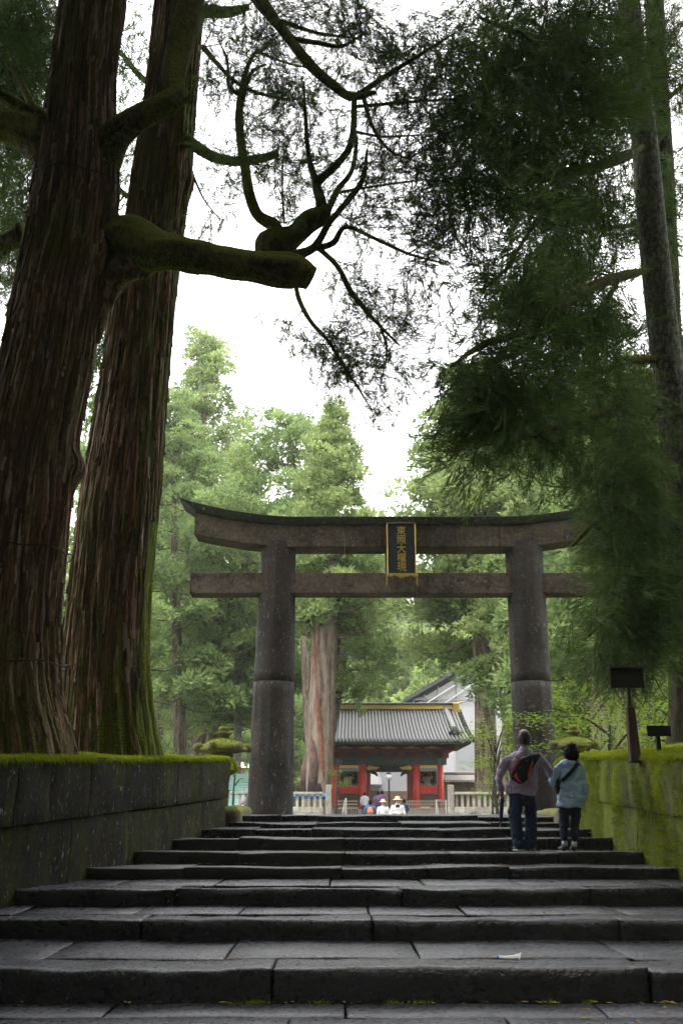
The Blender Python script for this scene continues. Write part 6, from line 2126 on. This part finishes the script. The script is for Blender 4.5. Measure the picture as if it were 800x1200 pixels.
MB().box(X_(420, 930, 92), X_(483, 930, 92), 92, 96, -1, Z_(0, 927, 92)).build('wall', M['wood'], an)
MB().box(X_(446, 930, 93), X_(484, 930, 93), 93, 97, Z_(0, 927, 93), Z_(0, 896, 93)).build('sheet_panel', M['sheet2'], an)
A, B = P(418, 921, 91), P(446, 921, 91)
C2_, D2_ = P(446, 899, 96), P(424, 899, 96)
V = [A, B, C2_, D2_] + [v - np.array([0, 0, .2]) for v in (A, B, C2_, D2_)]
MB().add(V, [(0, 1, 2, 3), (7, 6, 5, 4), (0, 4, 5, 1), (1, 5, 6, 2), (2, 6, 7, 3), (3, 7, 4, 0)]).build('roof', M['tile_dark'], an)
for i in range(13):
    u = i / 12
    a_, b_ = A + (B - A) * u, D2_ + (C2_ - D2_) * u
    MB().tube([a_ + [0, 0, .06], b_ + [0, 0, .06]], [.1, .1], 6).build('roof_rib', M['tile'], an)

def small_shrine(label, xa_, xb_, yr, ye, D, roofmat, wallmat, dp=3.0, inset=3):
    t = thing('small_building', label, 'building', (X_((xa_ + xb_) / 2, 900, D), D, -1))
    za, zb_ = Z_(0, ye, D), Z_(0, yr, D)
    x0, x1 = X_(xa_, ye, D), X_(xb_, ye, D)
    w = (x1 - x0)
    r0, r1 = x0 + w * .12, x1 - w * .12
    yc = D + dp
    V, F = [], []
    prof = [(0, 0), (.35, .25), (.7, .6), (1, 1)]
    rings = []
    for u, h in prof:
        rings.append([(x0 + (r0 - x0) * u, D + dp * u * .97, za + (zb_ - za) * h), (x1 + (r1 - x1) * u, D + dp * u * .97, za + (zb_ - za) * h),
                      (x1 + (r1 - x1) * u, D + 2 * dp - dp * u * .97, za + (zb_ - za) * h), (x0 + (r0 - x0) * u, D + 2 * dp - dp * u * .97, za + (zb_ - za) * h)])
    for r in rings: V += r
    for j in range(3):
        for k in range(4):
            F.append((j * 4 + k, j * 4 + (k + 1) % 4, j * 4 + 4 + (k + 1) % 4, j * 4 + 4 + k))
    F.append((12, 13, 14, 15)); F.append((3, 2, 1, 0))
    MB().add(V, F).build('roof', M[roofmat], t)
    MB().box(r0 - .1, r1 + .1, yc - .15, yc + .15, zb_, zb_ + .18).build('ridge', M[roofmat], t, bevel=.03)
    MB().box(x0 + w * .1, x1 - w * .1, D + .6, D + 2 * dp - .6, -1.3, za - .003).build('wall', M[wallmat], t)
    mb = MB()
    for x in np.linspace(x0 + .1, x1 - .1, 16):
        mb.box(x - .04, x + .04, D + .05, D + .5, za - .12, za - .004)
    tag(mb.build('rafter_ends', M['white'] if wallmat == 'wood' else M['wood'], t), kind='stuff')
    return t
small_shrine('small brown-roofed shrine building right of the gate, behind the balustrade', 521, 568, 906, 914.5, 74, 'brownroof', 'wood')
an2 = thing('storage_hall', 'yellow ochre hall front glimpsed between the left lantern and the torii pillar', 'building', (X_(280, 900, 95), 95, 0))
MB().box(X_(262, 900, 95), X_(296, 900, 95), 95, 99, -1, Z_(0, 900, 95)).build('wall', M['ochre'], an2)
for x in (268, 275, 282, 289):
    MB().box(X_(x, 900, 94.9) - .12, X_(x, 900, 94.9) + .12, 94.85, 94.99, -1, Z_(0, 902, 95)).build('post', M['white'], an2)
MB().hexa([(X_(258, 900, 94), 94, Z_(0, 900, 95)), (X_(300, 900, 94), 94, Z_(0, 900, 95)), (X_(300, 900, 94), 100, Z_(0, 900, 95)), (X_(258, 900, 94), 100, Z_(0, 900, 95)),
           (X_(262, 900, 94), 96.8, Z_(0, 892, 95)), (X_(296, 900, 94), 96.8, Z_(0, 892, 95)), (X_(296, 900, 94), 97.2, Z_(0, 892, 95)), (X_(262, 900, 94), 97.2, Z_(0, 892, 95))]).build('roof', M['white'], an2)
# teal copper roof sweeping down to the left of the pillar
tb = thing('copper_roofed_hall', 'pale teal copper roof with horizontal seams seen beside the left torii pillar', 'building', (X_(275, 900, 60), 60, -1))
xs = [X_(x, 930, 60) for x in (250, 291)]
V, F = [], []
nt = 14
for j in range(nt + 1):
    t = j / nt
    y = 60 + 3.0 * (1 - t)
    z = Z_(0, 913, 62) + (Z_(0, 951, 60) - Z_(0, 913, 62)) * (1.5 * t - .5 * t * t) * .9
    xr_ = X_(np.interp(t, [0, .5, 1], [289, 284, 276]), 930, 60)
    V += [(xs[0] - 3, y, z), (xr_, y, z), (xs[0] - 3, y - .02, z - .10), (xr_, y - .02, z - .10)]
for j in range(nt):
    a = j * 4
    F += [(a, a + 1, a + 5, a + 4), (a + 2, a + 6, a + 7, a + 3), (a + 1, a + 3, a + 7, a + 5)]
F += [(0, 2, 3, 1), (nt * 4, nt * 4 + 1, nt * 4 + 3, nt * 4 + 2)]
MB().add(V, F).build('roof', M['teal'], tb)
for j in range(1, nt + 1):
    a = V[j * 4]; b = V[j * 4 + 1]
    MB().tube([(a[0], a[1] - .02, a[2] + .03), (b[0], b[1] - .02, b[2] + .03)], [.03, .03], 5).build('roof_seam', M['teal'], tb)
pts = [(V[j * 4 + 1][0] + .05, V[j * 4 + 1][1], V[j * 4 + 1][2] + .06) for j in range(nt + 1)]
MB().tube(pts, [.16] * len(pts), 6).build('hip_ridge', M['sheet'], tb, True)
zt_ = V[1][2]
MB().box(xs[0] - 3, V[1][0] + .1, 62.9, 63.3, zt_ - .1, zt_ + .35).build('ridge', M['teal'], tb, bevel=.05)
MB().box(xs[0] - 2.6, X_(284, 930, 61), 60.9, 66, -1.3, V[nt * 4][2] + .2).build('wall', M['wood'], tb)
MB().box(xs[0] - 2.9, X_(281, 930, 60), 60.2, 60.9, -1.2, V[nt * 4][2] - .13).build('porch', M['dark'], tb)
# blue cloth at the foot of the scarred trunk
cb_ = P(360, 933, 47.6)
MB().tube([(cb_[0] - .78, 47.2, cb_[2]), (cb_[0] - .3, 46.9, cb_[2] + .03), (cb_[0] + .3, 46.9, cb_[2] + .01), (cb_[0] + .85, 47.2, cb_[2] - .02)], [.13, .15, .14, .12], 8)
o = MB().tube([(cb_[0] - .72, 47.2, cb_[2]), (cb_[0] - .3, 46.95, cb_[2] + .03), (cb_[0] + .3, 46.95, cb_[2] + .01), (cb_[0] + .95, 47.2, cb_[2] - .02)], [.13, .15, .14, .12], 8).build('blue_tarpaulin', M['blueplastic'])
tag(o, 'folded blue tarpaulin round the foot of the pale scarred trunk', 'tarpaulin')

# ---------------------------------------------------------------- mid-distance cedars
def cedar(label, foot, top_px, D, z0f, R_, ncl, seed, trunk_r=0.6, leaf='cedar', bark='bark_far', group=None, lo=False, cl=(0.8, 1.5), trunk_px=None, asym=(0, 0), shape=0.8, name='cedar_tree', layered=0.0, taper=0.8, dens=1.0, flare=1.35):
    r = np.random.default_rng(seed)
    if isinstance(foot, (int, float)):
        b = P(foot, 945, D)
        bx, by = b[0], D
        bz = float(gz(bx, by)) - .1
        tp = P(top_px[0], top_px[1], D)
    else:
        bx, by, bz = foot
        tp = np.array(top_px)
    H = tp[2] - bz
    t = thing(name, label, 'tree', (bx, by, bz), group)
    def ax(u): return np.array([bx + (tp[0] - bx) * u, by, bz + H * u])
    # trunk with limbs
    us = np.linspace(0, 1, 26)
    rr = trunk_r * (1 - us) ** taper + .03
    rr[0] *= flare; rr[1] *= 1 + (flare - 1) * .3
    V0, F0 = tube_np([ax(u) + np.array([.12 * math.sin(u * 5 + seed), .1 * math.cos(u * 4 + seed), 0]) * min(1, u * 4) for u in us], rr, 18, rough=0.08, fq=(2, .3), seed=seed)
    Vs, Fs, off = [V0], [quads_clean(F0)], len(V0)
    cps, css = [], []
    nb = max(12, ncl // 6)
    for i in range(nb):
        u = z0f + (1 - z0f) * ((i + r.random()) / nb) ** 0.9
        v = (u - z0f) / (1 - z0f)
        L = R_ * (max(0.06, (1 - v)) ** shape) * r.uniform(.65, 1.1) * (0.75 + .25 * min(1, v * 6))
        az = i * 2.39996 + r.uniform(-.5, .5)
        dx, dy = math.cos(az), math.sin(az)
        L *= 1 + asym[0] * dx
        p0 = ax(u)
        rise = r.uniform(-.12, .28) + .25 * v
        pts = []
        for s_ in np.linspace(0, 1, 6):
            pts.append(p0 + np.array([dx * L * s_, dy * L * s_, L * (rise * s_ - .22 * s_ * (1 - s_) * 2)]))
        V, F = tube_np(pts, np.linspace(.10, .02, 6) * (trunk_r / .6) * (1 - v * .6), 5)
        Vs.append(V); Fs.append(quads_clean(F) + off); off += len(V)
        k = max(1, int(round(ncl / nb * (0.6 + L / R_) * dens)))
        for q in range(k):
            s_ = 1 - r.random() ** 1.4 * .65
            a_ = pts[0] + (pts[-1] - pts[0]) * s_
            w = L * .14
            cps.append(a_ + r.normal(size=3) * np.array([w, w, .13 + .035 * L]) + np.array([0, 0, .15]))
            css.append(r.uniform(*cl) * (0.7 + .3 * (1 - v)))
    for q in range(6):
        cps.append(ax(1 - .02 * q) + r.normal(size=3) * .12 * (1 + q)); css.append(cl[0] * (.35 + .1 * q))
    np_mesh('trunk', np.concatenate(Vs), np.concatenate(Fs), M[bark], t, smooth=True)
    cps, css = np.array(cps), np.array(css)
    d = r.normal(size=(len(cps), 3)); d[:, 2] *= .22
    V, F, ti = scatter(CLUMPS_LO if lo else CLUMPS, cps, d, css, r.uniform(.05, .95, len(cps)), r)
    cr = np_mesh('crown', V, F, M[leaf], t, tint=ti)
    tag(cr, kind='stuff')
    return t

cedar('tall pale green cedar left of the torii, its top reaching highest there', 232, (243, 402), 72, .16, 7.2, 520, 101, .62, cl=(.85, 1.5), leaf='cedar2', shape=.55)
cedar('cedar with reddish brown trunk directly right of the mossy trunk', 212, (205, 478), 62, .26, 5.2, 320, 102, .42, cl=(.7, 1.3), shape=.5)
cedar('cedar with a dark leaning trunk between the reddish and the slim grey ones', 240, (285, 540), 68, .24, 5.8, 330, 103, .5, cl=(.7, 1.3), shape=.5, leaf='cedar2')
cedar('slim grey-trunked cedar just right of the mossy lantern\'s finial', 277, (292, 580), 64, .28, 4.4, 260, 104, .28, cl=(.6, 1.1), bark='bark_grey')
cedar('cedar with a bare crooked trunk whose round crown shows above the torii\'s left arm', 376, (338, 490), 58, .54, 4.8, 190, 105, .5, cl=(.65, 1.2), asym=(-.2, 0), shape=.42)
big = cedar('pointed cedar with a huge pale scarred trunk standing behind the left balustrade', 368, (391, 484), 48, .44, 3.8, 380, 107, .66, cl=(.5, 1.0), bark='bark_pale', leaf='cedar2', shape=.75, taper=.3, flare=1.05)
cedar('plain cedar filling in behind the scarred one above the torii', 368, (425, 615), 66, .40, 4.8, 220, 106, .4, cl=(.7, 1.3), shape=.5)
cedar('broad bright cedar filling the sky right of the plaque', 569, (553, 446), 56, .40, 7.0, 700, 108, .68, cl=(.75, 1.35), leaf='cedar2', shape=.5, asym=(.22, 0))
cedar('second thick trunked cedar close to the right torii pillar', 596, (612, 470), 62, .34, 6.4, 400, 109, .6, cl=(.8, 1.4), shape=.5)
cedar('green cedar behind the right end of the lintel', 668, (672, 500), 50, .14, 5.4, 360, 110, .5, cl=(.8, 1.3))
cedar('cedar crowded behind the dark foliage at the right', 742, (735, 430), 44, .16, 6.0, 360, 111, .55, cl=(.9, 1.4))
cedar('cedar at the far right rear, trunk beyond the low sign', 812, (800, 420), 38, .3, 5.5, 240, 112, .5, cl=(.8, 1.3))
cedar('cedar behind the gap between the two huge left trunks', 118, (122, 470), 56, .12, 5.0, 260, 113, .5, cl=(.8, 1.3))
cedar('cedar partly hidden behind the mossy trunk\'s right edge', 182, (188, 520), 80, .2, 5.5, 280, 114, .5, cl=(.8, 1.4))
cedar('cedar deep behind the torii\'s left pillar', 312, (318, 640), 85, .15, 4.6, 220, 115, .4, cl=(.8, 1.3))
# scar on the pale trunk
bt = next(c for c in big.children if c.name.startswith('trunk'))
def on_trunk(x, y, sink=.05):
    z = P(x, y, 47.3)[2]
    H_ = P(391, 484, 48)[2] + 1.2
    u = (z + 1.2) / H_
    r_ = .66 * (1 - u) ** .3
    cx = P(368, 945, 48)[0] + (P(391, 484, 48)[0] - P(368, 945, 48)[0]) * u
    px_ = P(x, y, 48 - r_)[0]
    dx = np.clip((px_ - cx) / r_, -.9, .9)
    return np.array([px_, 48 - r_ * math.sqrt(1 - dx * dx) + sink, z])
M['scar'] = simple('rusty_bared_bark', (.20, .075, .045), .9, .5, 5, bmp=.6, dist=.05)
M['hollow'] = simple('rotten_hollow_bark', (.10, .06, .05), .9, .6, 4, bmp=.8, dist=.08)
o = MB().tube([on_trunk(x, y) for x, y in ((368, 725), (369, 760), (371, 800), (373, 840), (376, 870), (378, 900), (379, 925))], [.05, .09, .08, .13, .10, .11, .05], 8).build('red_scar', M['scar'], big, True)
o['label'] = 'long rust-red strip of bared bark'
for pts, rr in (([(357, 928), (357, 900), (359, 880)], [.22, .2, .05]), ([(366, 930), (368, 900), (367, 870), (366, 855)], [.26, .24, .16, .04]), ([(374, 928), (374, 905)], [.2, .08])):
    MB().tube([on_trunk(x, y, .14) for x, y in pts], rr, 10).build('dark_hollow', M['hollow'], big, True)
# trunk close behind the right torii pillar, on the bank
for lab, px_, D, r_, top in (('pale trunk behind the dark sprays right of the torii pillar', 700, 34, .38, (704, 600)), ('slim brown trunk behind the notice board', 728, 40, .36, (730, 560)),
                             ('brown trunk seen beneath the leaves between the sign posts', 757, 46, .40, (760, 560))):
    cedar(lab, px_, top, D, .45, 3.6, 110, int(px_), r_, cl=(.6, 1.1), bark='bark_far')

# maples: low bright layers of small leaves
def maple(label, px_, py, D, w, h, n, seed, layers=6, scale=1.0, foot_z=None):
    r = np.random.default_rng(seed)
    c = P(px_, py, D)
    bz = float(gz(c[0], D)) if foot_z is None else foot_z
    t = thing('maple_tree', label, 'tree', (c[0], D, bz))
    Vs, Fs, off = [], [], 0
    P_, Nn = [], []
    for k in range(layers):
        az = k * 2.4 + r.uniform(-.4, .4)
        zc_ = c[2] + h * (k / max(1, layers - 1) - .5)
        e = np.array([c[0] + math.cos(az) * w * .55 * r.uniform(.5, 1), D + math.sin(az) * w * .5, zc_])
        s0 = np.array([c[0], D, max(bz, zc_ - h * .5)])
        pts = smooth_path([s0, (s0 + e) / 2 + [0, 0, .25 * h], e], 8)
        V, F = tube_np(pts, np.linspace(.035, .008, 8), 5)
        Vs.append(V); Fs.append(quads_clean(F) + off); off += len(V)
        m = n // layers
        g = r.normal(size=(m, 3)) * np.array([w * .30, w * .26, .045 * h + .05])
        g[:, 2] -= .10 * (g[:, 0] ** 2 + g[:, 1] ** 2) / max(w, .1)
        hole = fbm(np.stack([(e[0] + g[:, 0]) * 2.2, (e[1] + g[:, 1]) * 2.2, np.full(m, k * 3.)], -1), 2) > -.25
        P_.append((e + g)[hole])
    V, F = tube_np(smooth_path([(c[0] + .1, D, bz - .2), (c[0] - .08, D, (bz + c[2]) / 2), (c[0], D, c[2] + h * .3)], 10), np.linspace(.07, .03, 10), 8)
    Vs.append(V); Fs.append(quads_clean(F) + off)
    np_mesh('trunk', np.concatenate(Vs), np.concatenate(Fs), M['twig'], t, smooth=True)
    Pp = np.concatenate(P_)
    m = len(Pp)
    L = r.uniform(.05, .10, m) * scale
    az = r.uniform(0, 2 * PI, m)
    d = np.stack([np.cos(az), np.sin(az), r.uniform(-.5, .1, m)], 1)
    s_ = np.stack([-np.sin(az), np.cos(az), r.uniform(-.4, .4, m)], 1)
    # five-lobed outline reduced to a fan of three lobes
    V = np.stack([Pp, Pp + (d * .9 + s_ * .55) * L[:, None], Pp + (d * .35 + s_ * .25) * L[:, None], Pp + d * 1.15 * L[:, None], Pp + (d * .35 - s_ * .25) * L[:, None], Pp + (d * .9 - s_ * .55) * L[:, None]], 1)
    F = (np.arange(m) * 6)[:, None, None] + np.array([[0, 1, 2], [0, 2, 3], [0, 3, 4], [0, 4, 5]])[None]
    tn = np.repeat(np.clip(.5 + .35 * fbm(Pp * 1.3, 2) + r.uniform(-.2, .2, m), 0, 1), 6)
    tag(np_mesh('crown', V.reshape(-1, 3), F.reshape(-1, 3), M['maple'], t, tint=tn), kind='stuff')
    return t
maple('bright yellow-green maple between the gate and the man', 580, 872, 33, 1.5, 1.7, 3600, 201, 7)
maple('small bright bush right above the balustrade behind the man', 578, 922, 42, 1.2, 1.2, 1500, 202, 4)
maple('airy green maple above the right mossy lantern', 690, 838, 27, 2.6, 1.3, 5200, 203, 7)
maple('green maple with layered leaves under the notice board', 762, 818, 28, 3.2, 1.7, 6500, 204, 8)
maple('bright maple sprays below the notice board beside the reddish post', 715, 862, 23, 2.4, .8, 3600, 205, 5)
maple('leafy maple filling the gap at the far right under the dark boughs', 800, 850, 25, 2.8, 1.2, 4200, 206, 6)
maple('maple in shade at the rear right behind the notice board', 735, 790, 36, 4.0, 2.0, 5200, 207, 8, 1.3)
maple('little yellow-green sapling against the left wall\'s lantern', 276, 905, 48, 1.0, .6, 700, 208, 3)
maple('bright sprig hanging in the gap between the two huge trunks', 92, 720, 30, 1.3, 3.6, 2600, 209, 7)
maple('young green tree at the right of the scarred trunk', 396, 905, 44, .5, .9, 500, 210, 3)

# pine-like bright side boughs of the cedar right of centre
cedar('low bright branchy young cedar in front of the sheeted building', 592, (592, 690), 50, .62, 2.8, 70, 211, .22, cl=(.5, .9), leaf='cedar2', shape=.6)
cedar('young cedar with drooping dark branches just right of the scarred trunk', 366, (404, 668), 50, .66, 2.6, 60, 212, .16, cl=(.45, .85), shape=.5)

# ---------------------------------------------------------------- far wooded hillside
def far_proto(seed, H, R_, conif):
    return cedar('far hillside tree blurred by mist above the gate roof', (0.0, 0.0, 0.0), (0.3, 0.0, H), 0, .12 if conif else .25, R_, 110, seed, .35, lo=True, leaf='far_leaf', cl=(1.1, 2.0),
                 group='misty trees on the far hillside', shape=.9 if conif else .5, name='hillside_tree')
protos = [far_proto(301, 22, 4.4, True), far_proto(302, 17, 5.5, False), far_proto(303, 25, 4.6, True), far_proto(304, 14, 5.0, False)]
rh = np.random.default_rng(77)
spots = []
for k in range(150):
    D = rh.uniform(112, 250)
    x = rh.uniform(-.42, .42) * D
    spots.append((x, D))
for k in range(26):
    spots.append((rh.uniform(-6, 30), rh.uniform(108, 150)))
used = set()
for i, (x, y) in enumerate(spots):
    pr = protos[i % 4]
    o = copy_tree(pr) if (i % 4) in used else pr
    used.add(i % 4)
    s_ = rh.uniform(.75, 1.15)
    o.location = (x, y, float(gz(x, y)) - .3)
    o.rotation_euler = (0, 0, rh.uniform(0, 2 * PI))
    o.scale = (s_, s_, s_ * rh.uniform(.9, 1.1))
# unseen avenue cedars behind and beside the viewer, added densely to shade the foreground
rb2 = np.random.default_rng(5)
for k in range(44):
    side = -1 if k % 2 else 1
    x = side * rb2.uniform(4, 15)
    y = rb2.uniform(-26, -3) if k < 34 else rb2.uniform(-2, 10)
    if k >= 34: x = side * rb2.uniform(11, 17)
    if k < 8: x, y = side * rb2.uniform(0, 5), rb2.uniform(-24, -9)
    o = copy_tree(protos[(k % 2) * 2])
    s_ = rb2.uniform(1.0, 1.3)
    o.location = (x, y, -1.2)
    o.rotation_euler = (0, 0, k * 1.1)
    o.scale = (s_ * 1.2, s_ * 1.2, s_)
    o['label'] = 'unseen avenue cedar behind the viewer, added to shade the foreground'
    o['group'] = 'unseen avenue cedars added to shade the foreground'
# undergrowth on the forest floor left and right
def undergrowth(label, xr, yr_, n, seed, mat='cedar', s=(.35, .8)):
    r = np.random.default_rng(seed)
    x, y = r.uniform(*xr, n), r.uniform(*yr_, n)
    z = gz(x, y)
    p = np.stack([x, y, z + .2], 1)
    d = r.normal(size=(n, 3)); d[:, 2] *= .2
    V, F, t = scatter(CLUMPS_LO, p, d, r.uniform(*s, n), r.uniform(0, 1, n), r)
    tag(np_mesh('undergrowth', V, F, M[mat], tint=t), label, kind='stuff')
undergrowth('low ferns and shrubs on the forest floor to the left', (-40, -5), (24, 100), 900, 401, s=(.5, 1.3))
undergrowth('low ferns and shrubs on the forest floor to the right', (7, 40), (24, 100), 900, 402, s=(.5, 1.3))

# thin wire across the sky
w0, w1 = P(400, -14, 16), P(620, 44, 18)
tag(MB().tube([w0, (w0 + w1) / 2 - [0, 0, .12], w1], [.008] * 3, 5).build('overhead_wire', M['copperwire']), 'thin reddish wire crossing the sky at the top of the view', 'wire')

# ---------------------------------------------------------------- haze
mh = bpy.data.materials.new('haze')
mh.use_nodes = True
nt = mh.node_tree
nt.nodes.clear()
out = nt.nodes.new('ShaderNodeOutputMaterial')
pv = nt.nodes.new('ShaderNodeVolumePrincipled')
pv.inputs['Color'].default_value = (0.93, 0.96, 0.95, 1)
pv.inputs['Density'].default_value = 0.00042
pv.inputs['Anisotropy'].default_value = 0.3
nt.links.new(pv.outputs[0], out.inputs['Volume'])
o = MB().box(-950, 950, -550, 1250, -30, 190).build('haze', mh)
tag(o, 'thin morning mist between the trees', kind='stuff')
print('triangles', sum(sum(len(p.vertices) - 2 for p in m.polygons) if len(m.polygons) < 5000 else len(m.loops) - 2 * len(m.polygons) for m in bpy.data.meshes))
print('SUMMARY objects', len(bpy.data.objects))
